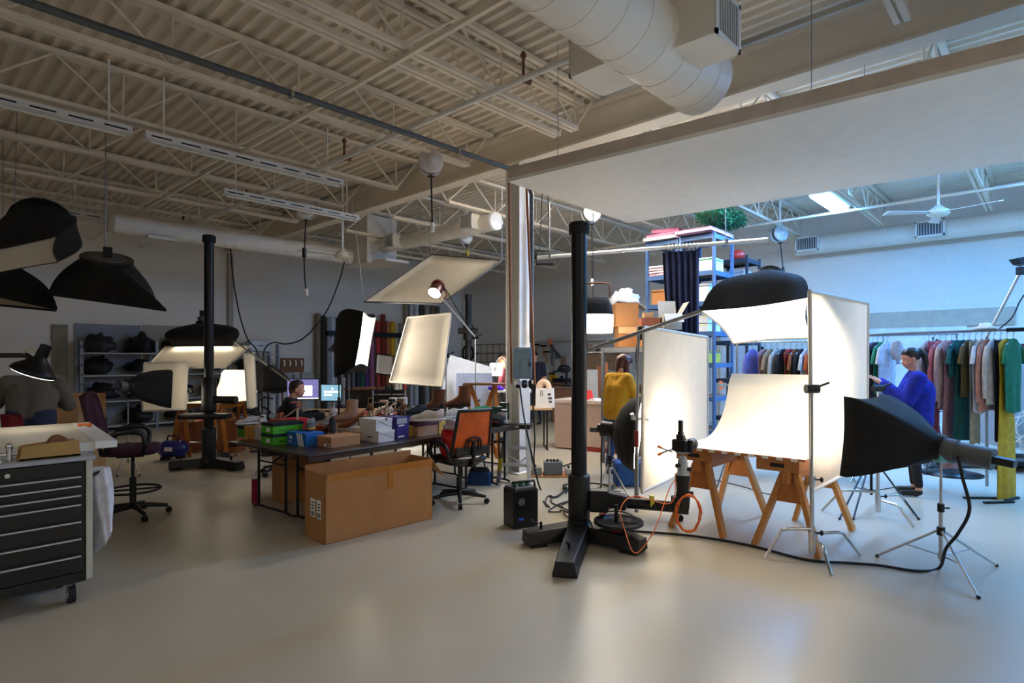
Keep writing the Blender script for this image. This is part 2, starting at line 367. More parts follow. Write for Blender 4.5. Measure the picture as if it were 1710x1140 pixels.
# ---------------------------------------------------------------- ducts
def seams(mb, p, q, r, step=.3):
    p = Vector(p); q = Vector(q); L = (q-p).length; d = (q-p)/L; k = step
    while k < L: mb.cyl(p+d*(k-.006), p+d*(k+.006), r+.004, n=24); k += step
    return mb
def register(t, c, d, face, parent=None):    # box grille; face = axis index and sign
    c = Vector(c); ax, sg = face
    b = t.part('register_box', MB().box(c, d), M_DUCT)
    u = [Vector((1,0,0)), Vector((0,1,0)), Vector((0,0,1))]; e = [0, 0, 0]; e[ax] = 1
    o = c+u[ax]*sg*(d[ax]/2+.006); w = 1-ax; dw, dz = d[w], d[2]
    fr = MB()
    for s in (-1, 1):
        dd = [0, 0, 0]; dd[ax] = .016; dd[w] = dw; dd[2] = .03; fr.box(o+Vector((0,0,s*(dz/2-.015))), dd)
        dd = [0, 0, 0]; dd[ax] = .016; dd[w] = .03; dd[2] = dz; fr.box(o+u[w]*s*(dw/2-.015), dd)
    t.part('grille_frame', fr, M_WHT, b)
    dd = [0, 0, 0]; dd[ax] = .004; dd[w] = dw-.06; dd[2] = dz-.06; t.part('grille_back', MB().box(c+u[ax]*sg*(d[ax]/2+.003), dd), M_GREY, b)
    lv = MB(); n = 9
    for i in range(n):
        dd = [0, 0, 0]; dd[ax] = .014; dd[w] = .008; dd[2] = dz-.06; lv.box(o+u[w]*((i+.5)/n-.5)*(dw-.06), dd)
    t.part('louvre_row', lv, M_WHT, b)
t = Th('spiral_duct', 'large cream spiral air duct ending above the hanging white panel', 'duct', B2C(0, 2.17, 3.88), wr=0)
t.part('pipe', seams(MB().cyl((X0+.02, 0, 0), (4.62, 0, 0), .27, n=36), (X0+.02, 0, 0), (4.62, 0, 0), .27, .26), M_DUCT)
t.part('end_cap', MB().lathe([(.27, 0), (.268, .02), (.25, .025)], (4.6, 0, 0), 36, (1, 0, 0)), M_DUCT)
register(t, (3.92, -.36, .02), (.40, .32, .34), (1, -1)); register(t, (3.75, .36, -.02), (.44, .34, .30), (1, 1))
t = Th('supply_duct', 'cream spiral duct running along the long wall above the left shelving', 'duct', B2C(2.55, 11.6, 3.86), wr=0)
t.part('pipe', seams(MB().cyl((0, 0, 0), (4.52, 0, 0), .17, n=28), (0, 0, 0), (4.52, 0, 0), .17, .2), M_DUCT)
t.part('end_cap', MB().lathe([(.15, -.02), (.17, -.01), (.17, .02)], (0, 0, 0), 28, (1, 0, 0)), M_DUCT); t.part('outlet_plate', MB().bx(.5, .95, -.16, .16, -.2, -.15), M_DUCT)
t = Th('plenum_box', 'square cream sheet-metal plenum where two ducts meet below the roof', 'duct box', B2C(7.5, 11.35, 3.66), wr=0)
t.part('casing', MB().bx(-.42, .36, -.42, .42, 0, 1.06), M_DUCT, bev=.008); t.part('lower_tray', MB().bx(-.3, .3, -.95, -.42, .0, .05), M_DUCT)
t = Th('branch_duct', 'cream round duct with two grilles ending left of the column', 'duct', B2C(7.5, 7.4, 4.06), wr=0)
t.part('pipe', seams(MB().cyl((0, .08, 0), (0, 3.525, 0), .155, n=28), (0, 0, 0), (0, 3.5, 0), .155, .25), M_DUCT)
t.part('end_cap', MB().lathe([(.155, .09), (.165, .07), (.165, .0), (.15, -.005)], (0, 0, 0), 28, (0, 1, 0)), mat('bright_duct_cap', '#eceff2', rough=.5))
register(t, (-.19, .5, .02), (.22, .34, .28), (0, -1)); register(t, (-.19, 2.9, .0), (.22, .34, .28), (0, -1))
t = Th('wall_duct', 'round duct with two grilles running along the blue-lit wall', 'duct', B2C(13.66, 4.2, 4.02), wr=0)
t.part('pipe', seams(MB().cyl((0, 0, 0), (0, -12, 0), .19, n=28), (0, 0, 0), (0, -12, 0), .19, .3), M_DUCT)
register(t, (-.2, -.3, .0), (.2, .46, .30), (0, -1)); register(t, (-.2, -2.45, .0), (.2, .46, .30), (0, -1))
# ---------------------------------------------------------------- ceiling lights
def strip(y, xa, xb, z, lab):
    t = Th('strip_light', lab, 'ceiling light', B2C(xa, y, z), wr=0); L = xb-xa
    t.part('housing', MB().bx(0, L, -.06, .06, .03, .10), M_WHT); t.part('reflector', MB().bx(0, L, -.09, .09, .015, .03), M_WHT)
    n = int(L/.3)
    for i in range(n): t.part('slot', MB().bx(i*L/n+.05, (i+1)*L/n-.05, -.066, -.061, .045, .06), M_BLK)
    t.part('tube', MB().cyl((.05, 0, 0), (L-.05, 0, 0), .016), M_FRAME)
    for q in (.2, L-.2): t.part('hanger', MB().bx(q-.01, q+.01, .02, .03, .1, ZD-z), M_WHT)
strip(7.45, -.65, 1.82, 4.015, 'unlit slotted strip light under the joist, near end of its row')
strip(7.45, 1.95, 4.40, 4.015, 'unlit slotted strip light under the joist, next to the grey conduit')
strip(12.4, 2.0, 4.4, 4.015, 'unlit white strip light above the spiral duct at the long wall')
strip(9.1, 3.4, 5.7, 4.015, 'unlit white strip light beside the cable reel near the girder')
def tubelight(x, y, z, m, lab, L=1.25, grp=None):
    t = Th('tube_light', lab, 'ceiling light', B2C(x, y, z), wr=0, group=grp)
    t.part('housing', MB().bx(-L/2, L/2, -.16, .16, .02, .09), M_WHT); t.part('diffuser', MB().bx(-L/2+.02, L/2-.02, -.14, .14, -.01, .02), m)
    for q in (-1, 1): t.part('hanger', MB().cyl((q*(L/2-.1), 0, .09), (q*(L/2-.1), 0, ZD-z), .005, n=6), M_STEEL)
tubelight(11.0, 2.84, 4.24, M_TUBE, 'lit cool-white tube light over the clothes racks')
for x, y in ((9.0, 2.84), (11, -.3), (9, -.3), (11, -3.9), (8.8, -3.9)):
    tubelight(x, y, 4.24, M_TUBE, 'lit cool-white tube light hidden above the hanging panel', grp='cool tube lights of the wardrobe side')
for x, y, lab in ((8.0, 5.2, 'added neutral fill light above the cartons'), (8.1, 3.25, 'added neutral fill light above the curtain rail'), (7.15, 5.25, 'added neutral fill light next to the girder')):
    tubelight(x, y, 4.5, glow('far_fill_glow', (1, .93, .82), L_FAR_FILL), lab)  # fill lights added out of sight above the panel to brighten the far bay
for x, y, m_ in ((-3.5, 3.2, M_FILL), (-3.5, -2.2, M_FILL), (1.2, -5.2, glow('near_fill_glow_b', NEUT, L_FILL*2.2)), (4.2, -5.2, glow('near_fill_glow_b', NEUT, L_FILL*2.2))):  # unseen lights added to fill the sides that face the camera
    tubelight(x, y, 4.02, m_, 'added neutral fill light behind the photographer', L=2.4, grp='added fill lights of the near bay')
# doors of the right wall
t = MB().bx(X1-.05, X1, .55, 4.1, 2.2, 2.52); struct('trim_1', t, mat('beige_header', '#b8ad9b', rough=.7), label='beige header board over the wide wardrobe door')
d = struct('door_1', MB().bx(X1-.04, X1, 1.25, 4.0, 0, 2.2), mat('white_door_paint', '#dfe3e6', rough=.5), label='wide white door behind the clothes rack')
struct('door_rail', MB().bx(X1-.055, X1-.04, 1.4, 3.9, 2.04, 2.055).bx(X1-.055, X1-.04, 1.4, 1.415, 1.2, 2.05).bx(X1-.055, X1-.04, 3.885, 3.9, 1.2, 2.05).bx(X1-.055, X1-.04, 2.6, 2.61, 1.2, 2.05), M_GREY, d)
d = struct('door_2', MB().bx(X1-.05, X1, 5.0, 5.95, 0, 2.15), MATS['white_door_paint'], label='white door with a black lever handle next to the shelving')
struct('door_handle', MB().bx(X1-.11, X1-.05, 5.8, 5.83, 1.05, 1.25).bx(X1-.12, X1-.09, 5.62, 5.83, 1.13, 1.16), M_BLK, d)
struct('hinge', MB().bx(X1-.07, X1-.05, 5.0, 5.06, .35, .5).bx(X1-.07, X1-.05, 5.0, 5.06, 1.7, 1.85), M_BLK, d)
struct('trim_2', MB().bx(X1-.06, X1, 4.9, 5.0, 0, 2.25).bx(X1-.06, X1, 5.95, 6.05, 0, 2.25).bx(X1-.06, X1, 4.9, 6.05, 2.15, 2.25), M_WHT, label='white frame around the single door')
# ---------------------------------------------------------------- hanging white panel over the right set
k = 1.826; P1 = C(848, 303, 6.06); P2 = C(1050, 373, 7.9); zb = (P1.z+P2.z)/2; P1.z = P2.z = zb
dv = Vector((2.92, -2.30, 0)).normalized()
t = Th('ceiling_panel', 'huge white foam panel hung flat above the right photo set', 'panel', P1)
t.part('sheet', MB().prism([P1, P2, P2+dv*5.6, P1+dv*5.6], (0, 0, .035)), M_FOAM, ab=True)
e = MB()
n_ = (P2-P1).normalized()
for a, b in ((P1, P1+dv*5.6), (P2, P2+dv*5.6), (P1, P2), (P1+dv*5.6, P2+dv*5.6)):
    off = (((P1+P2)/2+dv*2.8)-(a+b)/2).normalized()*.02
    e.beam(a+off+Vector((0, 0, .09)), b+off+Vector((0, 0, .09)), .04, .11)
t.part('edge_frame', e, mat('taupe_frame', '#cbbcae', rough=.8), ab=True)
for s, u in ((.08, .1), (.08, .9), (.5, .1), (.5, .9), (.92, .1), (.92, .9)):
    q = P1+dv*5.6*s+(P2-P1)*u; t.part('hanging_wire', MB().cyl(q+Vector((0, 0, .1)), q+Vector((0, 0, ZD-zb)), .004, n=6), M_STEEL, ab=True)
# ---------------------------------------------------------------- fans and cable reels
def fan(c, lab, rot=0):
    t = Th('ceiling_fan', lab, 'fan', c, yaw=rot); h = ZD-c[2]
    t.part('rod', MB().cyl((0, 0, .1), (0, 0, h-.05), .018), M_WHT); t.part('canopy', MB().lathe([(.02, h-.1), (.06, h-.05), (.07, h)], n=16), M_WHT)
    t.part('motor', MB().lathe([(.02, .14), (.05, .12), (.09, .08), (.14, .05), (.15, .0), (.12, -.03), (.02, -.05)], n=20), mat('cream_enamel', '#e4dfc8', rough=.4))
    for i in range(3):
        a = i*2*math.pi/3; d = Vector((math.cos(a), math.sin(a), 0)); n = Vector((-d.y, d.x, 0))
        t.part('blade', MB().slab([d*.12-n*.04+UP*.02, d*.8-n*.075+UP*.0, d*.8+n*.075+UP*.03, d*.12+n*.04+UP*.03], .008), M_WHT)
fan(C(1567, 357, 9.0), 'white three-blade ceiling fan in front of the wall duct', R(178))
fan(C(572, 428, 10.6), 'white ceiling fan hanging left of the plenum box', R(100))
def reel(c, lab, end, disc='#e6e1da', tip=M_BLK, r=.16, pts=None):
    t = Th('cable_reel', lab, 'cable reel', c); m = mat('reel_'+disc.strip('#'), disc, rough=.45)
    ax = Vector((.25, -1, .12)).normalized()
    t.part('disc', MB().lathe([(r, 0), (r, .02), (r*.75, .035), (r*.4, .04), (r*.38, .06), (r*.1, .07)], (0, -.02, 0), 28, ax), m)
    t.part('drum', MB().lathe([(r*.8, -.1), (r*.8, .0)], (0, -.02, 0), 24, ax), M_GREY); t.part('back_disc', MB().lathe([(r, -.12), (r, -.1)], (0, -.02, 0), 28, ax), m)
    t.part('bracket', MB().bx(-.02, .02, -.0, .04, r*.6, ZD-c[2]).bx(-.09, .09, -.03, .09, 4.12-c[2], 4.15-c[2]), M_CEIL)
    c = Vector(c); p0 = Vector((0, 0, -r-.01)); e = Vector(end)-c
    t.part('roller_guide', MB().tube([(-.05, 0, -r-.03), (0, -.04, -r-.03), (.05, 0, -r-.03), (0, .04, -r-.03), (-.05, 0, -r-.03)], .008), M_BLK)
    pp = [p0]+[Vector(q)-c for q in (pts or [])]+[e]
    t.part('cable', MB().tube(pp, .011, 7, sub=6), M_RUB); d = (pp[-1]-pp[-2]).normalized()
    t.part('connector', MB().cyl(e-d*.05, e+d*.07, .026, n=10), tip)
    if pts: q = pts[0]; t.part('stopper', MB().cyl(Vector(q)-c+Vector((0,0,.08)), Vector(q)-c-Vector((0,0,.08)), .034, n=10), M_BLK)
reel(C(720, 270, 7.55), 'grey-white cable reel with its cable dropping to the tilted reflector', C(722, 378, 7.55), '#d5ccc6', M_PAPER)
reel(C(511, 349, 9.9), 'bright white cable reel with a long stopper cable by the girder', C(512, 487, 9.9), '#efece8', M_PAPER, pts=[C(508, 422, 9.9), C(509, 465, 9.9)])
reel(C(779, 396, 12.1), 'small white cable reel with a yellow plug above the reflector', C(781, 421, 12.1), '#e8eef2', plastic('#e0c020'), r=.13)
reel(C(988, 356, 10.2), 'shadowed cable reel behind the hanging panel holding a cable for the hung lamp', C(989, 470, 10.2), '#b9b9bd', M_PAPER)
reel(C(1303, 390, 11.7), 'blue-lit cable reel with its cable running down to the overhead softbox', C(1308, 450, 11.7), '#cfd8e0', M_BLK)
# ---------------------------------------------------------------- studio kit builders
def softbox(lab, q, apex, ra=.10, bulge=.12, lit=M_SOFT, lip=.05, head=.28, hmat=None, shell=None, name='softbox', ctr=None, cat='softbox'):
    """q: four face corners (c-frame), apex: centre of the speed ring, facing from apex to face"""
    q = [Vector(p) for p in q]; apex = Vector(apex); fc = sum(q, Vector())/4; ax = (fc-apex).normalized(); t = Th(name, lab, cat, apex)
    per = []
    for i in range(4):
        for k in range(5): per.append(q[i].lerp(q[(i+1) % 4], k/5))
    per = [p+(fc-p)*.10*(0 if i % 5 == 0 else math.sin(math.pi*(i % 5)/5)) for i, p in enumerate(per)]
    n = len(per); rings = [[p+ax*lip for p in per]]
    for s in range(9):
        u = s/8; ring = []
        for p in per:
            d = p-fc; d = d-ax*d.dot(ax); a = apex+d.normalized()*ra
            ring.append(p.lerp(a, u)+d*bulge*math.sin(math.pi*u)*1.6)
        rings.append(ring)
    t.part('shell', MB().loft(rings, cap=False, closed=True).add(rings[-1], [tuple(range(n))]), shell or M_BFAB, ab=True)
    inner = [p+(fc-p)*.02+ax*.0 for p in per]
    t.part('diffuser', MB().loft([[p for p in inner], [p-ax*.01 for p in inner]]), lit, ab=True)
    t.part('speed_ring', MB().cyl(apex+ax*.02, apex-ax*.04, ra*1.05, n=18), M_BMET, ab=True)
    if head:
        b = t.part('flash_head', MB().cyl(apex-ax*.03, apex-ax*(head*.35), ra*.9, n=16).cyl(apex-ax*(head*.33), apex-ax*head, ra*.78, n=10), hmat or M_GREY, ab=True)
        t.part('power_handle', MB().beam(apex-ax*head, apex-ax*(head+.12), .09, .05), M_BLK, b, ab=True)
    return t
def cstand(lab, c, h, legs, r=.0165, knobs=2, m=None, head=True, name='c_stand', lean=(0, 0)):
    """turtle base stand; legs: list of (angle, length)"""
    m = m or M_CHR; t = Th(name, lab, 'light stand', c); L = Vector((lean[0], lean[1], 0))
    t.part('lower_pole', MB().cyl((0, 0, .06), Vector((0, 0, h*.45))+L*.45, r, n=12), m)
    t.part('riser', MB().cyl(Vector((0, 0, h*.45))+L*.45, Vector((0, 0, h))+L, r*.72, n=10), m)
    t.part('collar', MB().cyl(Vector((0, 0, h*.44))+L*.44, Vector((0, 0, h*.49))+L*.49, r*1.5, n=12).cyl((0, 0, .05), (0, 0, .22), r*1.6, n=12), m)
    for i, (a, l) in enumerate(legs):
        d = Vector((math.cos(a), math.sin(a), 0)); z = .17+.035*i
        t.part('leg', MB().tube([Vector((0, 0, z)), d*l*.55+UP*z, d*l*.64+UP*(z-.01), d*l*.72+UP*(z-.05), d*l+UP*.012], .0125, 9), m)
    for i in range(knobs):
        z = h*(.47 if i == 0 else .16); t.part('knob', MB().cyl(L*z/h+Vector((0, 0, z)), L*z/h+Vector((.055, -.02, z)), .006, n=8).sph(L*z/h+Vector((.065, -.02, z)), (.014, .014, .022), 8, 6), M_BLK)
    if head:
        p = Vector((0, 0, h))+L; t.part('grip_head', MB().cyl(p+Vector((-.05, 0, 0)), p+Vector((.05, 0, 0)), .035, n=14).cyl(p+Vector((.03, 0, .01)), p+Vector((.12, -.03, .05)), .009, n=8), M_BLK)
    return t
def tripod(lab, c, h, feet, top=.55, r=.014, m=None, name='light_stand', hub=None):
    """light stand with straight legs to the given feet (c-frame ground points)"""
    m = m or M_ALU; c = Vector(c); t = Th(name, lab, 'light stand', c); zt = hub or .38
    t.part('pole', MB().cyl((0, 0, .08), (0, 0, h*top), r, n=10), m); t.part('riser', MB().cyl((0, 0, h*top), (0, 0, h), r*.72, n=10), m)
    t.part('hub', MB().cyl((0, 0, zt-.03), (0, 0, zt+.03), r*1.9, n=12), M_BLK); t.part('brace_hub', MB().cyl((0, 0, .10), (0, 0, .14), r*1.6, n=10), m)
    t.part('clamp', MB().cyl((0, 0, h*top-.03), (0, 0, h*top+.03), r*1.7, n=10).cyl((0, 0, h*top), (.05, -.02, h*top), .007, n=6), M_BLK)
    for f in feet:
        d = Vector(f)-c; e = Vector((d.x, d.y, .012)); a = Vector((0, 0, zt))+e.normalized()*.02
        t.part('leg', MB().cyl(a, e, .0095, n=8), m); mid = a.lerp(e, .52); t.part('brace', MB().cyl((0, 0, .12), mid, .006, n=6), m)
        t.part('rubber_foot', MB().sph(e, (.014, .014, .012), 8, 6), M_RUB)
    return t
def flag(lab, q, t_=.012, ml=None, fr=.016, name='diffusion_panel', cat='panel', frm=None):
    """framed cloth panel from four c-frame corners"""
    q = [Vector(p) for p in q]; t = Th(name, lab, cat, q[3])
    def fn(u, v):
        p = q[0].lerp(q[1], u).lerp(q[3].lerp(q[2], u), v); return p
    t.part('cloth', MB().grid(fn, 6, 8, t_ if ml else 0), ml or M_DIFF, ab=True)
    for i in range(4):
        t.part('frame_tube', MB().cyl(q[i], q[(i+1) % 4], fr, n=10), frm or M_FRAME, ab=True)
    return t
def cable(lab, pts, r=.009, m=None, cat='cable', name='cable', sub=8):
    pts = [Vector(p) for p in pts]
    return solo(name, MB().tube(pts, r, 7, sub=sub), m or M_RUB, lab, cat, pts[0], ab=True)
def gz(px, py, z=.014): return Z(px, py, z)

# ---------------------------------------------------------------- camera stand in the middle (and its twin on the left)
def column_stand(lab, c, h, legs, rp=.068, sleeve=True, ang=0):
    t = Th('camera_column_stand', lab, 'camera stand', c)
    t.part('column', MB().cyl((0, 0, .16), (0, 0, h-.02), rp, n=28), M_BMET); t.part('top_cap', MB().lathe([(.0, h-.10), (.085, h-.10), (.09, h-.09), (.09, h-.02), (.08, h), (0, h)], n=28), M_RUB)
    t.part('carriage', MB().lathe([(0, .14), (.082, .14), (.094, .18), (.096, .55), (.09, .57), (.0, .57)], n=28), M_BLK)
    t.part('hub', MB().lathe([(0, .02), (.14, .02), (.135, .12), (.10, .15), (.09, .19), (0, .19)], n=24), M_BLK)
    for a, l, w in legs:
        d = Vector((math.cos(a), math.sin(a), 0)); n = Vector((-d.y, d.x, 0)); P = []
        for s, wd, z0, z1 in ((0, w*1.15, .03, .155), (l*.82, w, .03, .135), (l, w*.92, .02, .12)):
            P.append([d*s-n*wd/2+UP*z0, d*s-n*wd*.36+UP*z1, d*s+n*wd*.36+UP*z1, d*s+n*wd/2+UP*z0])
        b = t.part('base_leg', MB().loft(P, smooth=False), M_BLK, bev=.008)
        t.part('foot_pad', MB().box(d*(l-.09)+UP*.015, (.14, w*.9, .03), rz=a), M_RUB, b)
        e = d*l*.72+UP*.12; t.part('levelling_screw', MB().cyl(e, e+UP*.07, .012, n=8).cyl(e+UP*.05, e+UP*.085+d*.09, .005, n=6).sph(e+UP*.085+d*.09, .014, 8, 6), M_BMET, b)
    return t
c = Vector((.585, 5.08, 0))
cs = column_stand('tall black column camera stand with a low sideways arm beside the right set', c, 2.76, [(R(-160), .50, .20), (R(-103), .93, .20), (R(-38), .60, .20)])
a0 = Vector((.09, -.02, .35)); a1 = Vector((.40, -.10, .345)); a2 = Vector((.83, -.2, .33))
cs.part('arm_block', MB().beam(a0, a0+Vector((.16, -.03, 0)), .11, .19), M_BLK, bev=.015); cs.part('arm_joint', MB().beam(a0+Vector((.14, -.03, .02)), a1, .1, .13), M_BLK, bev=.02)
cs.part('arm_tube', MB().cyl(a1, a2, .046, n=18), M_BMET); cs.part('arm_end', MB().cyl(a2, a2+(a2-a1).normalized()*.06, .054, n=16), M_BLK)
cs.part('tape_tab', MB().box(a1.lerp(a2, .45)+Vector((0, -.02, .04)), (.03, .05, .09)), plastic('#d8c91c'))
cs.part('crank', MB().tube([(.02, -.1, .22), (.08, -.14, .2), (.1, -.15, .13), (.16, -.15, .1)], .006, 7).sph((.17, -.15, .1), .018, 8, 6), M_BLK)
hd = C(1140, 842, 4.87)
t = Th('tripod_head', 'black and grey geared head clamped on the end of the stand arm', 'tripod head', hd)
t.part('clamp_bracket', MB().box((-.04, .0, .0), (.10, .09, .14)), M_BLK, bev=.012); t.part('lower_body', MB().lathe([(.03, -.05), (.055, -.03), (.06, .06), (.05, .12), (.055, .2), (.06, .21), (.06, .25)], n=18), M_BLK)
t.part('upper_body', MB().lathe([(.058, .25), (.045, .27), (.04, .36), (.03, .4)], n=16), M_LGREY)
for x, z in ((-.05, .33), (.05, .3), (.06, .1), (-.06, .05)): t.part('knob', MB().cyl((x*.6, -.02, z), (x*1.25, -.04, z), .017, n=10), M_BLK)
t.part('plate', MB().cyl((0, 0, .40), (0, 0, .43), .012, n=8).bx(-.05, .05, -.05, .05, .43, .445), M_STEEL)
cm = Th('camera', 'black digital camera with a wireless trigger on its shoe pointed over the paper sweep', 'camera', hd+Vector((0, 0, .445)), yaw=R(38))
cm.part('body', MB().bx(-.06, .02, -.07, .07, 0, .10), M_BLK, bev=.012); cm.part('prism', MB().prism([(-.05, -.04, .1), (.0, -.04, .1), (-.01, -.03, .14), (-.04, -.03, .14)], (0, .07, 0)), M_BLK, bev=.006)
l = cm.part('lens', MB().lathe([(.035, 0), (.038, .02), (.04, .06), (.046, .09), (.047, .13), (.042, .135)], (.02, 0, .05), 20, (1, 0, 0)), M_BLK); cm.part('lens_ring', MB().lathe([(.0415, .0), (.0415, .015)], (.075, 0, .05), 20, (1, 0, 0)), M_RUB, l)
cm.part('grip', MB().cyl((0, -.075, .0), (0, -.075, .1), .022, n=10), M_RUB); cm.part('trigger', MB().bx(-.045, -.01, -.02, .02, .14, .165).bx(-.04, -.015, -.018, .018, .165, .26), M_BLK, bev=.004)
O = hd
solo('cable_coil', (lambda m: [m.tube([O+Vector((math.cos(i*.35)*(.10+.012*math.sin(i*.9))+.02, -.09+.01*math.sin(i*1.7), math.sin(i*.35)*(.15+.01*math.cos(i))-.05)) for i in range(96)], .0042, 6)] and m)(MB()), M_ORNG, 'coil of orange tether cable hung on the camera head', 'cable', O, ab=True)
cable('orange tether cable looping down from the camera over the stand base', [C(1128, 790, 4.7), C(1120, 840, 4.65), C(1060, 828, 4.72), C(1036, 850, 4.6), C(1045, 890, 4.45), C(1056, 920, 4.3), C(1070, 918, 4.3), C(1095, 880, 4.4), C(1116, 820, 4.6), C(1128, 800, 4.7)], .0042, M_ORNG)
t = Th('round_tray', 'round black tray on a thin post beside the stand base', 'tray', atz(1033, 4.86, .0))
t.part('disc', MB().lathe([(0, .20), (.19, .20), (.205, .205), (.205, .23), (.195, .23), (.19, .215), (0, .215)], n=32), M_BLK); t.part('post', MB().cyl((-.02, 0, .15), (-.02, 0, .36), .016, n=10), M_BMET); t.part('foot', MB().cyl((-.02, 0, .137), (-.02, 0, .155), .05, n=12), M_RED)
t.part('strap', MB().tube([(-.03, -.1, .235), (.03, -.08, .24), (.06, -.12, .235), (.13, -.09, .235)], .006), M_RUB)
# ---------------------------------------------------------------- right set: sweep table
DA = AV; DB = -BV                                  # along the saw horses, and across towards the right
FL = Vector((1.58, 5.47, 0)); wid = 1.12
def TB(a, b, z): return FL+DA*a+DB*b+UP*z        # table coordinates
def sawhorse(b, lab):
    t = Th('sawhorse', lab, 'sawhorse', TB(0, b, 0)); t0 = TB(0, b, 0)
    t.part('top_beam', MB().beam(TB(-.08, b, .60), TB(1.0, b, .60), .05, .10), M_WOODX, ab=True, bev=.004)
    for a in (.06, .86):
        for s in (-1, 1):
            t.part('leg', MB().beam(TB(a, b+s*.05, .63), TB(a+(-.12 if a < .5 else .12), b+s*.25, .0), .085, .04, up=DB), M_WOOD, ab=True, bev=.003)
        t.part('gusset', MB().prism([TB(a, b-.07, .56), TB(a, b+.07, .56), TB(a, b+.135, .38), TB(a, b-.135, .38)], DA*(-.02 if a < .5 else .02)), M_WOODX, ab=True)
sawhorse(.19, 'pine sawhorse under the camera-side end of the white sweep'); sawhorse(.96, 'pine sawhorse under the sweep next to the chrome stand')
for b, lab in ((.17, 'plywood apple box with a hand slot under the sweep by the camera'), (.90, 'plywood apple box with a hand slot on the sawhorse by the chrome stand')):
    t = Th('apple_box', lab, 'apple box', TB(-.06, b, .65)); w = .17
    t.part('box', MB().prism([TB(-.08, b-w, .65), TB(-.08, b+w, .65), TB(.42, b+w, .65), TB(.42, b-w, .65)], (0, 0, .10)), mat('birch_ply', '#b9773c', rough=.55, var=.2, wood=(1, 9, 9)), ab=True, bev=.004)
    t.part('hand_slot', MB().beam(TB(-.082, b-.055, .70), TB(-.082, b+.055, .70), .006, .032), M_RUB, ab=True, bev=.002)
t = Th('sweep_board', 'thin board carrying the white sweep, taped along its front edge', 'board', TB(-.1, 0, .75))
t.part('sheet', MB().prism([TB(-.1, 0, .752), TB(-.1, wid, .752), TB(.95, wid, .752), TB(.95, 0, .752)], (0, 0, .018)), M_WOODX, ab=True)
for i in range(9): t.part('tape_piece', MB().box(TB(-.102, .12+i*.115, .757), (.05, .004, .022), rz=math.atan2(DB.y, DB.x)), M_PAPER, ab=True)
def sweep(u, v):
    s = u*2.0
    if s < .55: a, z = s-.09, .772
    elif s < 1.45:
        th = (s-.55)/.9*R(80); a, z = .46+.645*math.sin(th), .772+.645*(1-math.cos(th))
    else: a, z = .46+.635+(s-1.45)*.17, 1.305+(s-1.45)*.20
    return TB(a, v*wid, z)
solo('paper_sweep', MB().grid(sweep, 28, 4, .004), M_PAPER, 'white paper sweep curving up behind the shooting table', 'backdrop', TB(-.09, 0, .772), ab=True)
for p, lab in ((C(1213, 643, 6.3), 'orange-tipped spring clamp holding the top corner of the sweep'), (C(1318, 766, 4.93), 'orange and white spring clamp on the front edge of the sweep board'), (C(1112, 752, 5.3), 'rusty spring clamp sticking out beside the camera')):
    t = Th('spring_clamp', lab, 'clamp', p)
    for s in (-1, 1):
        j = t.part('jaw', MB().tube([(-.075, 0, .04*s), (0, 0, .008*s), (.06, 0, -.012*s)], .008, 7), M_STEEL); t.part('grip', MB().cyl((-.075, 0, .04*s), (-.04, 0, .025*s), .012, n=8), M_ORNG, j)
# ---------------------------------------------------------------- right set: lights, panels, stands
tl, tr, br, bl = C(1352, 486, 4.62), C(1449, 506, 5.75), C(1447, 772, 5.75), C(1355, 820, 4.62)
flag('cream diffusion panel on the chrome stand, lit from behind at the right of the sweep', [tl, tr, br, bl])
tl, tr, br, bl = C(1075, 546, 5.75), C(1181, 563, 7.0), C(1181, 770, 7.0), C(1072, 822, 5.75)
flag('tall cream diffusion panel glowing from a lamp behind it, left of the sweep', [tl, tr, br, bl])
c = G(1356, 934)
cstand('polished chrome C-stand clamped to the near edge of the diffusion panel', c, 1.34, [(R(-97), .36), (R(8), .42), (R(178), .36)])
c = Vector((3.18, 4.32, 0)); sb = tripod('silver light stand carrying the low black softbox', c, .86, [G(1465, 930), G(1664, 946), G(1634, 1000)], hub=.30)
ap = C(1566, 748, 4.38)
softbox('low black softbox on its side firing into the right diffusion panel', [C(1420, 663, 4.5), C(1488, 660, 5.05), C(1478, 780, 5.05), C(1413, 797, 4.5)], ap, ra=.10, bulge=.06, head=.34, lit=M_SOFT2)
sb.part('tilt_knob', MB().cyl((-.03, 0, .84), (.04, 0, .84), .035, n=14), mat('teal_plastic', '#6fb7bb', rough=.4))
cable('thick black cable from the low softbox head trailing along the floor', [C(1600, 762, 4.2), C(1608, 800, 4.1), C(1619, 850, 3.95), C(1600, 890, 4.05), C(1580, 915, 4.15), gz(1568, 948), gz(1530, 953), gz(1470, 944), gz(1420, 940), gz(1345, 934), gz(1250, 910), gz(1160, 895), gz(1080, 888), gz(1020, 884), gz(985, 878)], .011)
# overhead softbox on its boom
fq = [C(1170, 517, 4.95), C(1350, 495, 4.9), C(1356, 563, 5.5), C(1224, 573, 5.6)]
softbox('large overhead softbox with a black hood hung over the sweep', fq, C(1285, 468, 5.7), ra=.14, bulge=.13, head=.10, lip=.02, shell=mat('grey_black_hood', '#2b2725', rough=.85, var=.2, bump=.2, bscale=20))
t = Th('boom_arm', 'long steel boom arm reaching up to the overhead softbox', 'boom', C(1069, 562, 5.9))
t.part('tube', MB().cyl(C(966, 590, 5.9), C(1178, 517, 5.25), .019, n=12), M_STEEL, ab=True); t.part('clamp', MB().box(C(1070, 556, 5.88), (.07, .08, .14)), M_BLK, ab=True, bev=.012)
t.part('boom_cable', MB().tube([C(1068, 552, 5.86), C(1062, 590, 5.86), C(1064, 640, 5.86), C(1063, 690, 5.85)], .006, 6, sub=6), M_RUB, ab=True)
c = G(1063, 863)
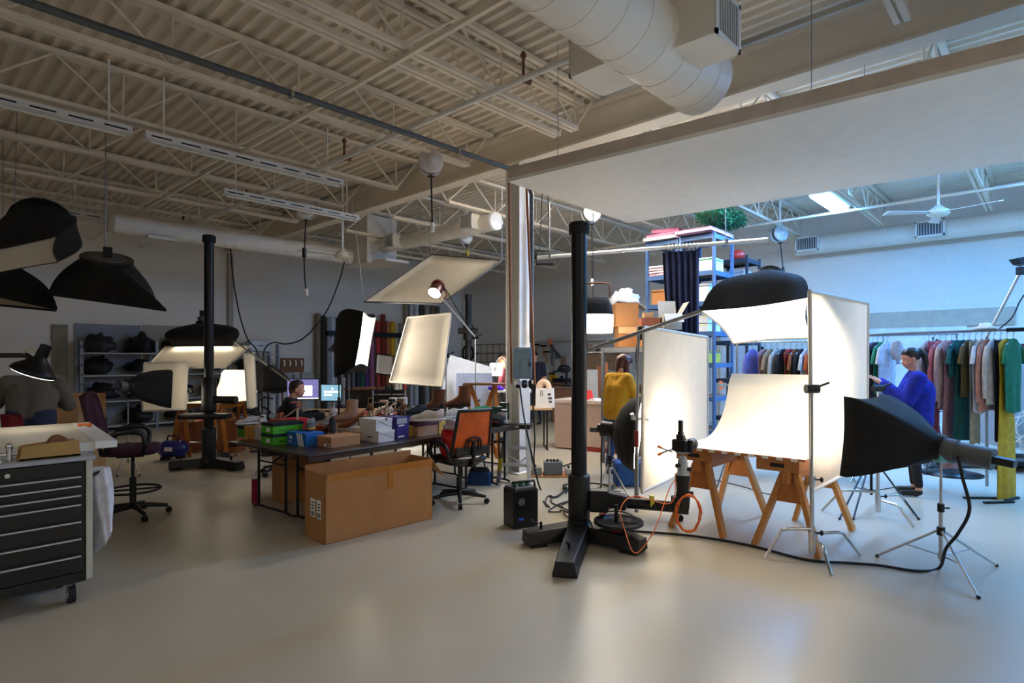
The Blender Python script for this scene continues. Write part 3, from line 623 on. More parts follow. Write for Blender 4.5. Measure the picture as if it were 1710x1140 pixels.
t = Th('rolling_stand', 'rolling stand with a red base and steel pole behind the left diffusion panel', 'light stand', c)
t.part('pole', MB().cyl((0, 0, .05), (0, 0, .62), .022, n=12), M_STEEL); t.part('upper_pole', MB().cyl((0, 0, .62), (.02, 0, 1.82), .015, n=10), M_STEEL); t.part('sleeve', MB().cyl((0, 0, .70), (0, 0, .86), .024, n=12), M_RED)
for a in (R(-20), R(95), R(205)):
    d = Vector((math.cos(a), math.sin(a), 0)); l = t.part('leg', MB().tube([UP*.2, d*.12+UP*.14, d*.32+UP*.13, d*.42+UP*.06], .017, 9), M_RED); t.part('caster', MB().cyl(d*.42+Vector((-d.y, d.x, 0))*.015+UP*.03, d*.42-Vector((-d.y, d.x, 0))*.015+UP*.03, .03, n=12), M_RUB, l)
t.part('grip_arm', MB().cyl((-.05, 0, .98), (.12, .02, .97), .016, n=10).cyl((-.03, 0, .98), (-.05, -.02, 1.03), .02, n=10), M_ALU)
# beauty dish at the left
c = Vector(((1018-CX)/F*6.4, 6.4, 0)); tripod('silver light stand under the black round softbox', c, .88, [G(990, 846), G(1058, 846), G(1020, 815)], hub=.42)
ax = Vector((.93, -.30, -.10)).normalized(); ap = C(1068, 724, 6.3)-ax*.30
t = Th('round_softbox', 'black round softbox firing into the tall left diffusion panel', 'softbox', ap)
t.part('shell', MB().lathe([(.07, 0), (.12, .03), (.25, .08), (.35, .16), (.405, .25), (.415, .30), (.41, .30), (.39, .26), (.0, .255)], ap, 32, ax), M_BFAB, ab=True); t.part('diffuser', MB().lathe([(0, .285), (.38, .285), (.39, .275), (0, .265)], ap, 28, ax), M_SOFT3, ab=True)
t.part('flash_head', MB().cyl(ap, ap-ax*.12, .085, n=16).cyl(ap-ax*.10, ap-ax*.16, .05, n=10), M_BLK, ab=True); t.part('handle', MB().beam(ap-ax*.15+UP*-.02, ap-ax*.24-UP*.03, .06, .05), M_GREY, ab=True)
# second chrome stand, black tripod and small softbox panel behind
cstand('chrome C-stand holding the far edge of the right diffusion panel', G(1466, 862), 1.28, [(R(-80), .42), (R(12), .42), (R(160), .5)])
t = tripod('black tripod standing behind the low black softbox', G(1455, 838), .62, [G(1425, 868), G(1402, 868), G(1534, 868)], m=M_BMET, hub=.5)
t = tripod('black tripod glimpsed between the sawhorse legs', G(1222, 803), .62, [G(1195, 822), G(1262, 812), G(1212, 790)], m=M_BMET, hub=.5)
cable('black power cable leaving the sweep table along the floor', [gz(1190, 800), gz(1240, 812), gz(1290, 826), gz(1330, 822)], .006)
# small hung lamp behind
t = Th('hanging_softbox', 'small softbox with a glowing white skirt hung behind the black column stand', 'softbox', C(995, 526, 8.2))
def ring(z, a, b): return [Vector((math.copysign(abs(math.cos(i*math.pi/10))**.5, math.cos(i*math.pi/10))*a, math.copysign(abs(math.sin(i*math.pi/10))**.5, math.sin(i*math.pi/10))*b, z)) for i in range(20)]
t.part('hood', MB().loft([ring(.0, .23, .2), ring(.12, .21, .18), ring(.24, .17, .14), ring(.25, .1, .1)]), M_BFAB); t.part('glowing_skirt', MB().loft([ring(-.25, .225, .2), ring(-.02, .235, .2), ring(.0, .23, .2)]), M_SOFT)
t.part('yoke', MB().tube([(-.26, 0, .24), (-.26, 0, .43), (-.2, 0, .45), (.14, 0, .45), (.2, 0, .42), (.2, 0, .24)], .013, 8), M_DWOOD); t.part('arm', MB().cyl((-.2, -.05, .52), (-.3, -.08, -.1), .014, n=8), M_ALU)
t.part('cable', MB().cyl((-.04, 0, .26), (-.04, 0, ZD-C(995, 526, 8.2).z), .005, n=6), M_RUB)
# ---------------------------------------------------------------- folding tables in the middle
TN = Vector((-1.79, 5.13, 0)); td = Vector((.613, .79, 0)); te = Vector((-.79, .613, 0)); TYAW = math.atan2(.79, .613); TZ = .72
M_LAM = mat('dark_walnut_laminate', '#3b2a20', rough=.3, var=.15, wood=(1, 6, 6))
def fold_table(c, L, wd, lab):
    t = Th('folding_table', lab, 'table', c, yaw=TYAW)
    t.part('tabletop', MB().bx(0, L, 0, wd, TZ-.022, TZ), M_LAM, bev=.005); 
    for a in ((0, L, 0, .02), (0, L, wd-.02, wd)): t.part('apron', MB().bx(a[0], a[1], a[2], a[3], TZ-.06, TZ-.022), M_LAM)
    for x, s in ((min(.28, L*.3), 1), (L-min(.28, L*.3), -1)):
        for y in (.1, wd-.1): t.part('leg', MB().cyl((x, y, .02), (x, y, TZ-.03), .014, n=8), M_BMET)
        t.part('foot_bar', MB().tube([(x, .02, .015), (x, .1, .03), (x, wd-.1, .03), (x, wd-.02, .015)], .013, 8), M_BMET); t.part('crossbar', MB().cyl((x, .1, .5), (x, wd-.1, .5), .010, n=8), M_BMET)
        t.part('folding_brace', MB().cyl((x, wd/2, .5), (x+s*.34, wd/2, TZ-.03), .009, n=6), M_BMET)
    return t
fold_table(TN, 2.44, .72, 'dark folding table with shoe boxes along its front edge')
fold_table(TN+te*.73, 2.44, .72, 'dark folding table behind the shoe boxes, nearest the seated man')
fold_table(TN+td*2.46, .62, .72, 'dark folding table ending at the white column')
fold_table(TN+td*2.46+te*.73, 1.50, .72, 'dark folding table with boots beside the rear black stand')
# ---------------------------------------------------------------- shoe boxes
M_PRINT = mat('black_print', '#1a1a1a', rough=.7)
def wordmark(t, name, txt, loc, rot, size, m=None, parent=None):      # flat print as a thin mesh
    cu = bpy.data.curves.new(name, 'FONT'); cu.body = txt; cu.size = size; cu.extrude = .0004
    o = bpy.data.objects.new('tmp', cu); COL.objects.link(o); dg = bpy.context.evaluated_depsgraph_get(); dg.update()
    me = bpy.data.meshes.new_from_object(o.evaluated_get(dg)); bpy.data.objects.remove(o); bpy.data.curves.remove(cu)
    me.materials.clear(); p = link(name, me, m or M_PAPER, parent or t.o); p.location = loc; p.rotation_euler = rot; return p
def shoebox(px, D, z, L, wd, h, col, lab, lid=None, lidh=.03, lift=0):
    c = atz(px, D, z); t = Th('shoe_box', lab, 'shoe box', c, yaw=TYAW+R(lift))
    t.part('tray', MB().bx(0, L, 0, wd, 0, h-.001), board(col), bev=.002)
    t.part('lid', MB().bx(-.003, L+.003, -.003, wd+.003, h-lidh, h+.002), board(lid or col), bev=.002); return t
def Dz(py, z): return (EYE-z)*F/(py-HY)
D_ = Dz(743.5, TZ)
for k, lab in ((0, 'lower of two lime green shoe boxes with black lids'), (1, 'upper of two lime green shoe boxes with black lids')):
    t = shoebox(456, D_, TZ+k*.108, .33, .22, .105, '#4fae22', lab, '#15151a')
    t.part('script_print', MB().tube([(.06+i*.014, -.004, .03+.012*math.sin(i*2.1)) for i in range(12)], .0022, 5), M_PRINT); t.part('label_sticker', MB().bx(-.0045, -.003, .06, .12, .02, .06), M_PAPER)
t = shoebox(511, Dz(746, TZ), TZ, .20, .33, .125, '#1560b4', 'blue sports shoe box with three white stripes')
for i in range(3): t.part('stripe', MB().prism([(-.0045, .03+i*.035, .001), (-.0045, .052+i*.035, .001), (-.0045, .092+i*.035, .122), (-.0045, .07+i*.035, .122)], (.001, 0, 0)), M_PAPER)
em = MB()
for a in (-40, 0, 40):
    d = Vector((0, math.sin(R(a)), math.cos(R(a)))); n = Vector((0, d.z, -d.y)); b = Vector((-.0045, .26, .055))
    em.prism([b-n*.003, b+d*.022-n*.013, b+d*.045, b+d*.022+n*.013, b+n*.003], (.001, 0, 0))
t.part('emblem', em, M_PAPER); wordmark(t, 'lettering', 'adidas', (-.0045, .297, .028), (R(90), 0, R(-90)), .022)
t = shoebox(553, Dz(748, TZ), TZ, .34, .23, .10, '#b07c4f', 'kraft brown shoe box with a small barcode label', '#b98558', .02)
t.part('barcode_label', MB().bx(-.0045, -.003, .02, .11, .005, .035), M_PAPER); t.part('barcode', MB().bx(-.006, -.0045, .03, .06, .012, .03), M_PRINT); t.part('finger_hole', MB().cyl((-.005, .04, .055), (-.002, .04, .055), .009, n=10), M_PRINT)
D_ = Dz(739.5, TZ)
t = shoebox(632, D_, TZ, .21, .27, .115, '#d8d4d2', 'lower white shoe box of the stack with a folded seam'); t.part('seam', MB().beam((.0, -.004, .11), (.20, -.004, .03), .002, .003), M_GREY); t.part('print', MB().bx(-.005, -.003, .10, .17, .045, .058), M_PRINT)
t = shoebox(628, D_+.04, TZ+.118, .21, .27, .115, '#d8d4d2', 'upper white shoe box of the stack with an open notch'); t.part('seam', MB().beam((.01, -.004, .11), (.20, -.004, .02), .002, .003), M_GREY); t.part('notch', MB().cyl((.13, -.005, .11), (.13, -.002, .11), .014, n=10), M_PRINT)
for k, lab in ((0, 'lower of two purple shoe boxes with white lettering'), (1, 'upper of two purple shoe boxes with a grey label')):
    t = shoebox(662.5, Dz(735, TZ)+.05, TZ+k*.118, .17, .3, .115, '#3d2f78', lab); t.part('lettering', MB().bx(.02, .10, -.005, -.003, .02, .035), M_PAPER)
    if k: t.part('grey_label', MB().bx(.0, .14, -.005, -.003, .045, .105), M_LGREY)
shoebox(679, Dz(731, TZ)+.05, TZ, .17, .2, .12, '#c09a3a', 'mustard yellow shoe box beside the purple stack'); 
t = shoebox(697.5, Dz(729.5, TZ), TZ, .36, .24, .16, '#b58a66', 'tan shoe box with a plum coloured lid', '#5a3440', .05)
shoebox(733, Dz(725, TZ)+.02, TZ, .22, .24, .13, '#c8a04a', 'yellow shoe box at the end of the row by the orange chair')
shoebox(442, Dz(739, TZ)+.12, TZ, .12, .2, .13, '#b9b7b3', 'grey-white shoe box with printed text next to the green stack')
shoebox(423, Dz(737, TZ)+.15, TZ, .18, .18, .13, '#c48c46', 'orange-brown shoe box behind the grey one'); shoebox(409, Dz(736, TZ)+.25, TZ, .2, .16, .12, '#3f8a25', 'single green shoe box with a black lid at the table corner', '#15151a')
shoebox(468, 6.35, TZ, .36, .22, .18, '#c41f2c', 'bright red shoe box behind the green stack', '#d8202e', .04); shoebox(497, 6.2, TZ, .16, .2, .07, '#b8849a', 'mauve shoe box wedged behind the blue box')
for px, D, l, w_, h, c_, lab in ((585, 6.25, .36, .24, .09, '#d9c7b0', 'pale shoe box behind the kraft brown one'), (611, 6.05, .22, .2, .09, '#cbb79e', 'small pale box next to the white stack'), (716, 6.95, .3, .22, .05, '#d8b98c', 'cream box lid beside the dark pump'), (538, 6.9, .3, .2, .05, '#b5532f', 'rust-red box lid behind the striped sneaker')):
    shoebox(px, D, TZ, l, w_, h, c_, lab, lidh=.02)
# ---------------------------------------------------------------- shoes
def ell(cx, w, z0, z1, n=12, y0=0):     # cross-section in y,z at x=cx: flat bottom, round top
    o = []
    for i in range(n):
        a = 2*math.pi*i/n; y = math.cos(a)*w; z = math.sin(a); z = (z0+z1)/2+z*(z1-z0)/2; o.append(Vector((cx, y+y0, z)))
    return o
def shoe(kind, c, yaw, col, sole, lab, s=1.0, tilt=0):
    s *= 1.12
    t = Th('shoe', lab, 'shoe', c, yaw=yaw); mu, ms = fab(col), plastic(sole)
    if kind == 'sneaker':
        t.part('sole', MB().loft([ell(-.13*s, .025*s, 0, .03*s), ell(-.11*s, .038*s, 0, .032*s), ell(0, .034*s, 0, .028*s), ell(.08*s, .046*s, 0, .026*s), ell(.13*s, .034*s, .006*s, .03*s), ell(.15*s, .012*s, .012*s, .03*s)]), ms)
        t.part('upper', MB().loft([ell(-.125*s, .02*s, .02*s, .095*s), ell(-.105*s, .034*s, .02*s, .10*s), ell(-.05*s, .036*s, .02*s, .09*s), ell(.02*s, .038*s, .02*s, .088*s), ell(.07*s, .042*s, .02*s, .062*s), ell(.12*s, .034*s, .02*s, .05*s), ell(.145*s, .012*s, .02*s, .036*s)]), mu)
        t.part('opening', MB().sph((-.06*s, 0, .088*s), (.042*s, .022*s, .016*s), 10, 6), M_RUB)
        l = MB()
        for i in range(4): l.cyl(((.0+i*.018)*s, -.026*s, (.088-i*.007)*s), ((.0+i*.018)*s, .026*s, (.088-i*.007)*s), .004*s, n=5)
        t.part('lacing', l, M_PAPER)
    elif kind == 'boot':
        t.part('sole', MB().loft([ell(-.12*s, .03*s, 0, .03*s), ell(-.05*s, .034*s, 0, .026*s), ell(.04*s, .036*s, 0, .016*s), ell(.12*s, .036*s, 0, .014*s), ell(.15*s, .012*s, .004*s, .014*s)]), ms)
        rings = [ell(.148*s, .012*s, .014*s, .03*s), ell(.12*s, .034*s, .012*s, .055*s), ell(.06*s, .038*s, .012*s, .075*s), ell(.01*s, .037*s, .014*s, .11*s)]
        t.part('foot', MB().loft(rings+[ell(-.07*s, .038*s, .02*s, .13*s), ell(-.12*s, .024*s, .02*s, .10*s)]), mu)
        sh = []
        for z, x, a, b in ((.07, -.045, .075, .038), (.12, -.055, .058, .037), (.17, -.06, .054, .04), (.21, -.062, .058, .043)):
            sh.append([Vector((x*s+math.cos(i*math.pi/8)*a*s, math.sin(i*math.pi/8)*b*s, z*s)) for i in range(16)])
        t.part('shaft', MB().loft(sh), mu); t.part('pull_tab', MB().box((-.12*s, 0, .215*s), (.008, .018*s, .03*s)), M_RUB); t.part('opening', MB().lathe([(.0, 0), (.036*s, 0), (.036*s, .004)], (-.062*s, 0, .2095*s), 14), M_RUB)
    else:          # heeled shoe: arched sole, stiletto or block heel, straps or closed toe
        hh = .085*s
        def arch(u): x = -.10*s+u*.23*s; z = hh*(1-min(1, max(0, (u-.12)/.55)))**1.3; return x, z
        sec = []
        for i in range(11):
            u = i/10; x, z = arch(u); w = (.026+.012*math.sin(math.pi*min(1, u*1.1)))*s*(1 if u < .93 else .5); sec.append(ell(x, w, z, z+.010*s))
        t.part('sole', MB().loft(sec), ms)
        r = .022*s if kind == 'block' else .008*s
        t.part('heel', MB().cyl((-.085*s, 0, hh), (-.082*s, 0, 0), r*1.3, r, n=10), ms if kind != 'block' else mu)
        if kind == 'pump' or kind == 'block':
            up = [ell(-.10*s, .016*s, hh, hh+.05*s), ell(-.08*s, .028*s, hh*.9, hh+.045*s), ell(-.02*s, .03*s, hh*.5, hh*.5+.04*s), ell(.05*s, .034*s, .005*s, .045*s), ell(.10*s, .03*s, .002*s, .038*s), ell(.135*s, .006*s, .002*s, .012*s)]
            t.part('upper', MB().loft(up), mu)
        else:
            for x, z in ((.08*s, .012*s), (.05*s, .02*s)): t.part('strap', MB().tube([(x, -.036*s, z*.6), (x-.004, -.025*s, z+.028*s), (x-.006, 0, z+.036*s), (x-.004, .025*s, z+.028*s), (x, .036*s, z*.6)], .011*s, 6), mu)
            t.part('ankle_strap', MB().tube([Vector((-.065*s+math.cos(a*math.pi/8)*.036*s, math.sin(a*math.pi/8)*.032*s, hh+.06*s)) for a in range(17)], .009*s, 6), mu)
            t.part('heel_counter', MB().loft([ell(-.105*s, .014*s, hh, hh+.065*s), ell(-.085*s, .026*s, hh, hh+.06*s)]), mu)
    return t
S = shoe
def UB(px, D, z, col_, lab):
    c_ = atz(px, D, TZ); t = Th('shoe_box', lab, 'shoe box', c_, yaw=TYAW); h = z-TZ-.003
    t.part('tray', MB().bx(-.11, .11, -.08, .08, 0, h), board(col_), bev=.002); t.part('lid', MB().bx(-.113, .113, -.083, .083, h-.03, h+.002), board(col_), bev=.002)
    return atz(px, D, z)
S('sandal', atz(480, 6.45, .903), R(185), '#a8624a', '#d8c8a8', 'rust strappy sandal standing on the red box', 1.15)
S('sneaker', atz(421, 6.38, TZ+.133), R(-150), '#cfccc8', '#e8e6e2', 'chunky white and grey sneaker at the left table end'); S('sneaker', atz(439, 6.14, TZ+.133), R(-60), '#c9c4c2', '#f0eeea', 'pale grey sneaker behind the chunky white one')
S('sneaker', atz(519, 6.02, TZ+.128), R(-75), '#5d6468', '#d98f1e', 'grey, black and orange sneaker on the blue box', 1.05)
S('pump', atz(556, 5.98, TZ+.103), R(-70), '#1b1b1d', '#a8673a', 'black slip-on shoe with a wooden sole on the kraft box', 1.0)
S('block', atz(543, 6.35, TZ+.003), R(150), '#8c5128', '#7a431f', 'brown suede block heel shoe behind the kraft box', 1.3)
S('boot', UB(577, 6.75, .84, '#c9a27a', 'tan box under the nude boot'), R(200), '#b98a6c', '#8a5f45', 'nude leather lace-up ankle boot', 1.1); S('pump', UB(553, 7.0, .81, '#d8cdbc', 'cream box under the white pump'), R(120), '#e6ddd2', '#efe9e0', 'white pointed pump standing behind the brown heel', 1.3)
S('block', atz(591, 6.4, TZ+.095), R(160), '#a2603a', '#8a4d2c', 'tan suede block heel leaning beside the nude boot', 1.25)
S('sneaker', UB(608, 7.1, .845, '#8a6a50', 'brown box under the red and white sneaker'), R(-100), '#c62a2e', '#f2f0ee', 'red and white sneaker with neon trim'); S('pump', UB(619, 7.3, .84, '#b99a74', 'sandy box under the brown pump'), R(100), '#8a5a34', '#7a4a28', 'brown pointed pump seen from its heel', 1.3)
S('sandal', atz(630, 6.28, TZ+.236), R(215), '#c9a184', '#b98a6a', 'clear and tan heeled sandal on the white stack'); S('sandal', UB(646, 7.5, .885, '#c0503c', 'tall red-orange box under the white strappy sandal'), R(190), '#f0ece4', '#c8a078', 'white strappy sandal on the salmon box', 1.1)
S('sandal', atz(661, 6.5, TZ+.237), R(170), '#ece4da', '#8a5a3a', 'cream strappy sandal on the purple stack', 1.1); S('sandal', UB(656, 6.98, .88, '#7a5a44', 'dark tan box under the brown strappy sandal'), R(210), '#8c5a34', '#6a3f22', 'brown strappy sandal tangled among the straps', 1.1)
S('sneaker', UB(690, 7.15, .867, '#5a6470', 'blue-grey box under the dark slate sneaker'), R(205), '#2c3036', '#3a3d42', 'dark slate sneaker beside the blue cap', 1.2); S('sneaker', atz(715, 6.42, TZ+.163), R(188), '#d9cfc6', '#efe9e2', 'pale pink sneaker on the tan box with a plum lid', 1.25)
S('pump', UB(737, 7.08, .85, '#d0bfa0', 'pale box under the black stiletto pump'), R(100), '#1e1f24', '#26262b', 'black stiletto pump standing on its toe side', 1.25); S('boot', UB(723, 7.55, .88, '#9aa4ac', 'silver-grey box under the tall brown boot'), R(190), '#6a4026', '#3a2418', 'tall brown ankle boot with a black top edge', 1.25)
S('boot', UB(765, 8.1, .90, '#4a2a2a', 'dark maroon box under the suede pull-on boot'), R(195), '#7a4a32', '#4a2a1c', 'brown suede pull-on boot beside the rear stand', 1.25); S('sneaker', UB(758, 7.35, .825, '#7c8890', 'slate box with a lid under the clean white sneaker'), R(195), '#efefee', '#f6f6f4', 'clean white sneaker on the slate box', 1.25)
S('sneaker', atz(787, 7.6, TZ), R(-130), '#3a3432', '#d8d0c8', 'black and white sneaker behind the orange chair', 1.0)
solo('cap', blobify(MB(), (0, 0, .05), (.10, .09, .08), 4, .06), fab('#1f6fd0'), 'bright blue cap lying among the shoes', 'cap', atz(678, 6.75, TZ))
solo('folded_cloth', blobify(MB(), (0, 0, .08), (.24, .16, .12), 9, .25), fab('#3fb08c'), 'crumpled mint green cloth on the table by the column', 'cloth', atz(806, 8.0, TZ))
t = Th('tool_pouch', 'black tool pouch with red details at the table end', 'pouch', atz(818, 7.45, TZ)); t.part('pouch', blobify(MB(), (0, 0, .06), (.2, .12, .09), 12, .2), M_BFAB); t.part('red_trim', MB().tube([(-.12, -.1, .05), (0, -.14, .07), (.12, -.1, .05)], .008, 6), plastic('#b8262a'))
for px, D, h, c_, lab in ((829, 7.75, .22, '#1f5a46', 'dark green thermos bag next to the column'), (838, 7.75, .18, '#e6e4e0', 'white paper cup pack in front of the column'), (842, 8.2, .24, '#1d4a3a', 'green carry crate behind the white pack'), (822, 8.3, .16, '#d8dcd8', 'white plastic tub beside the mint cloth')):
    t = Th('container', lab, 'container', atz(px, D, TZ)); t.part('body', MB().bx(-.07, .07, -.06, .06, 0, h), plastic(c_), bev=.012); t.part('rim', MB().bx(-.074, .074, -.064, .064, h-.03, h-.01), plastic('#3a3d3c'))
# ---------------------------------------------------------------- big cartons, battery, ladder, bag, chair
K = G(543, 910); kd = (G(722, 866)-K); kl = kd.length; kd.normalize(); ke = Vector((-kd.y, kd.x, 0)); kw = .37; kh = .59
t = Th('carton', 'long open cardboard carton on the floor in front of the shoe table', 'carton', K)
def KP(a, b, z): return K+kd*a+ke*b+UP*z
t.part('front_wall', MB().prism([KP(0, 0, 0), KP(kl, 0, 0), KP(kl, 0, kh), KP(0, 0, kh)], ke*.008), M_CARD, ab=True); t.part('back_wall', MB().prism([KP(0, kw, 0), KP(kl, kw, 0), KP(kl, kw, kh+.05), KP(0, kw, kh+.04)], -ke*.008), M_CARD, ab=True)
t.part('end_wall', MB().prism([KP(0, 0, 0), KP(0, kw, 0), KP(0, kw, kh), KP(0, 0, kh)], kd*.008), M_CARD, ab=True); t.part('end_wall', MB().prism([KP(kl, 0, 0), KP(kl, kw, 0), KP(kl, kw, kh), KP(kl, 0, kh)], -kd*.008), M_CARD, ab=True)
t.part('bottom', MB().prism([KP(0, 0, .002), KP(kl, 0, .002), KP(kl, kw, .002), KP(0, kw, .002)], UP*.008), M_CARD, ab=True)
t.part('end_flap', MB().prism([KP(kl, .02, kh), KP(kl, kw-.02, kh), KP(kl+.17, kw-.02, kh-.12), KP(kl+.17, .02, kh-.2)], UP*.006), M_CARD2, ab=True)
M_TAPE = mat('brown_packing_tape', '#b0722c', rough=.25, var=.05)
t.part('tape_strip', MB().prism([KP(.02, -.002, kh-.06), KP(kl, -.002, kh-.06), KP(kl, -.002, kh), KP(.02, -.002, kh)], ke*.001), M_TAPE, ab=True); t.part('tape_strip', MB().prism([KP(.62, -.003, kh-.22), KP(.68, -.003, kh-.22), KP(.68, -.003, kh), KP(.62, -.003, kh)], ke*.001), M_TAPE, ab=True)
for b in (.07, .18):
    l = t.part('shipping_label', MB().prism([KP(-.002, b, .20), KP(-.002, b+.08, .20), KP(-.002, b+.08, .36), KP(-.002, b, .36)], kd*.001), M_PAPER, ab=True)
    for i in range(6): t.part('barcode_bar', MB().prism([KP(-.003, b+.012+i*.010, .21), KP(-.003, b+.017+i*.010, .21), KP(-.003, b+.017+i*.010, .25), KP(-.003, b+.012+i*.010, .25)], kd*.001), M_PRINT, l, ab=True)
    for i in range(3): t.part('print_line', MB().prism([KP(-.003, b+.012, .27+i*.025), KP(-.003, b+.065, .27+i*.025), KP(-.003, b+.065, .28+i*.025), KP(-.003, b+.012, .28+i*.025)], kd*.001), M_PRINT, l, ab=True)
t = Th('carton', 'upright closed cardboard carton stored under the folding table', 'carton', G(472, 846)+Vector((0, .35, 0)), yaw=R(40)); t.part('body', MB().bx(-.2, .26, -.16, .16, 0, .48), M_CARD, bev=.004); t.part('tape_strip', MB().bx(-.03, .03, -.162, .162, 0, .482), M_TAPE)
t = Th('paper_bag', 'crimson paper carrier bag at the left end of the shoe table', 'bag', G(426, 838), yaw=R(20)); t.part('body', MB().bx(-.03, .05, -.06, .06, 0, .26), fab('#9c1b3a'), bev=.004); t.part('tissue', blobify(MB(), (.01, 0, .28), (.04, .05, .05), 2, .3), M_PAPER)
c = Vector(G(872, 878)); t = Th('battery_pack', 'black flash battery pack with a teal stripe standing on the floor', 'battery pack', c, yaw=R(28))
t.part('case', MB().bx(-.13, .13, -.08, .14, 0, .36), M_BMET, bev=.012); t.part('top_panel', MB().bx(-.115, .115, -.07, .13, .36, .375), M_GREY); t.part('teal_stripe', MB().bx(.1305, .133, -.06, .12, .10, .115), mat('teal_stripe', '#2ea89a')); t.part('speaker_grille', MB().cyl((-.05, -.081, .25), (-.05, -.084, .25), .035, n=18), M_GREY); t.part('blue_badge', MB().bx(-.08, -.03, -.084, -.081, .08, .10), plastic('#1d55c8'))
for i in range(3): t.part('plug', MB().cyl((-.07+i*.07, .03, .375), (-.07+i*.07, .03, .42), .022, n=10), M_BLK); t.part('plug_ring', MB().cyl((-.07+i*.07, .03, .385), (-.07+i*.07, .03, .395), .025, n=10), MATS['teal_stripe'])
t.part('handle', MB().tube([(-.11, -.05, .37), (-.1, -.05, .43), (.1, -.05, .43), (.11, -.05, .37)], .012, 8), M_BLK)
c = G(861, 803); t = Th('step_ladder', 'small aluminium step ladder with a black top standing at the column', 'ladder', c, yaw=R(-12)); h = .67
for s in (-1, 1):
    t.part('front_rail', MB().beam((s*.20, -.12, 0), (s*.14, .06, h), .05, .025), M_ALU); t.part('rear_rail', MB().beam((s*.19, .34, 0), (s*.13, .1, h-.02), .03, .02), M_ALU)
    t.part('yellow_decal', MB().beam((s*.195-.004, -.118+.03, .10), (s*.18-.004, -.06, .30), .052, .022), plastic('#d8c31e')) if s < 0 else None
t.part('top_step', MB().bx(-.19, .19, -.02, .18, h, h+.06), M_BLK, bev=.012); t.part('brand_plate', MB().bx(-.05, .05, -.023, -.02, h+.015, h+.045), M_LGREY)
for z in (.22, .43): y = -.12+.18*z/h; t.part('tread', MB().bx(-.185+.06*z, .185-.06*z, y-.03, y+.07, z-.015, z+.015), M_ALU)
t.part('cross_brace', MB().beam((-.18, .32, .06), (.14, .2, .3), .02, .012).beam((.18, .32, .06), (-.14, .2, .3), .02, .012), M_ALU)
t = Th('shoulder_bag', 'navy blue bag with black handles slumped on the floor by the chair', 'bag', G(801, 808), yaw=R(-8)); t.part('body', MB().loft([[Vector((x*w_, y*d_, z)) for x, y in ((-1, -1), (1, -1), (1, 1), (-1, 1))] for z, w_, d_ in ((0, .15, .08), (.12, .14, .07), (.2, .10, .03))], smooth=False), fab('#1c3f74'), bev=.015)
t.part('flap', MB().loft([[Vector((x*w_, -.02+y*d_, z)) for x, y in ((-1, -1), (1, -1), (1, 1), (-1, 1))] for z, w_, d_ in ((.17, .125, .06), (.215, .1, .03))], smooth=False), M_RUB, bev=.008)
for s in (-1, 1): t.part('handle', MB().tube([(-.06, s*.02, .2), (-.03, s*.03, .36), (.03, s*.03, .38), (.07, s*.02, .2)], .006, 6, sub=5), M_RUB)
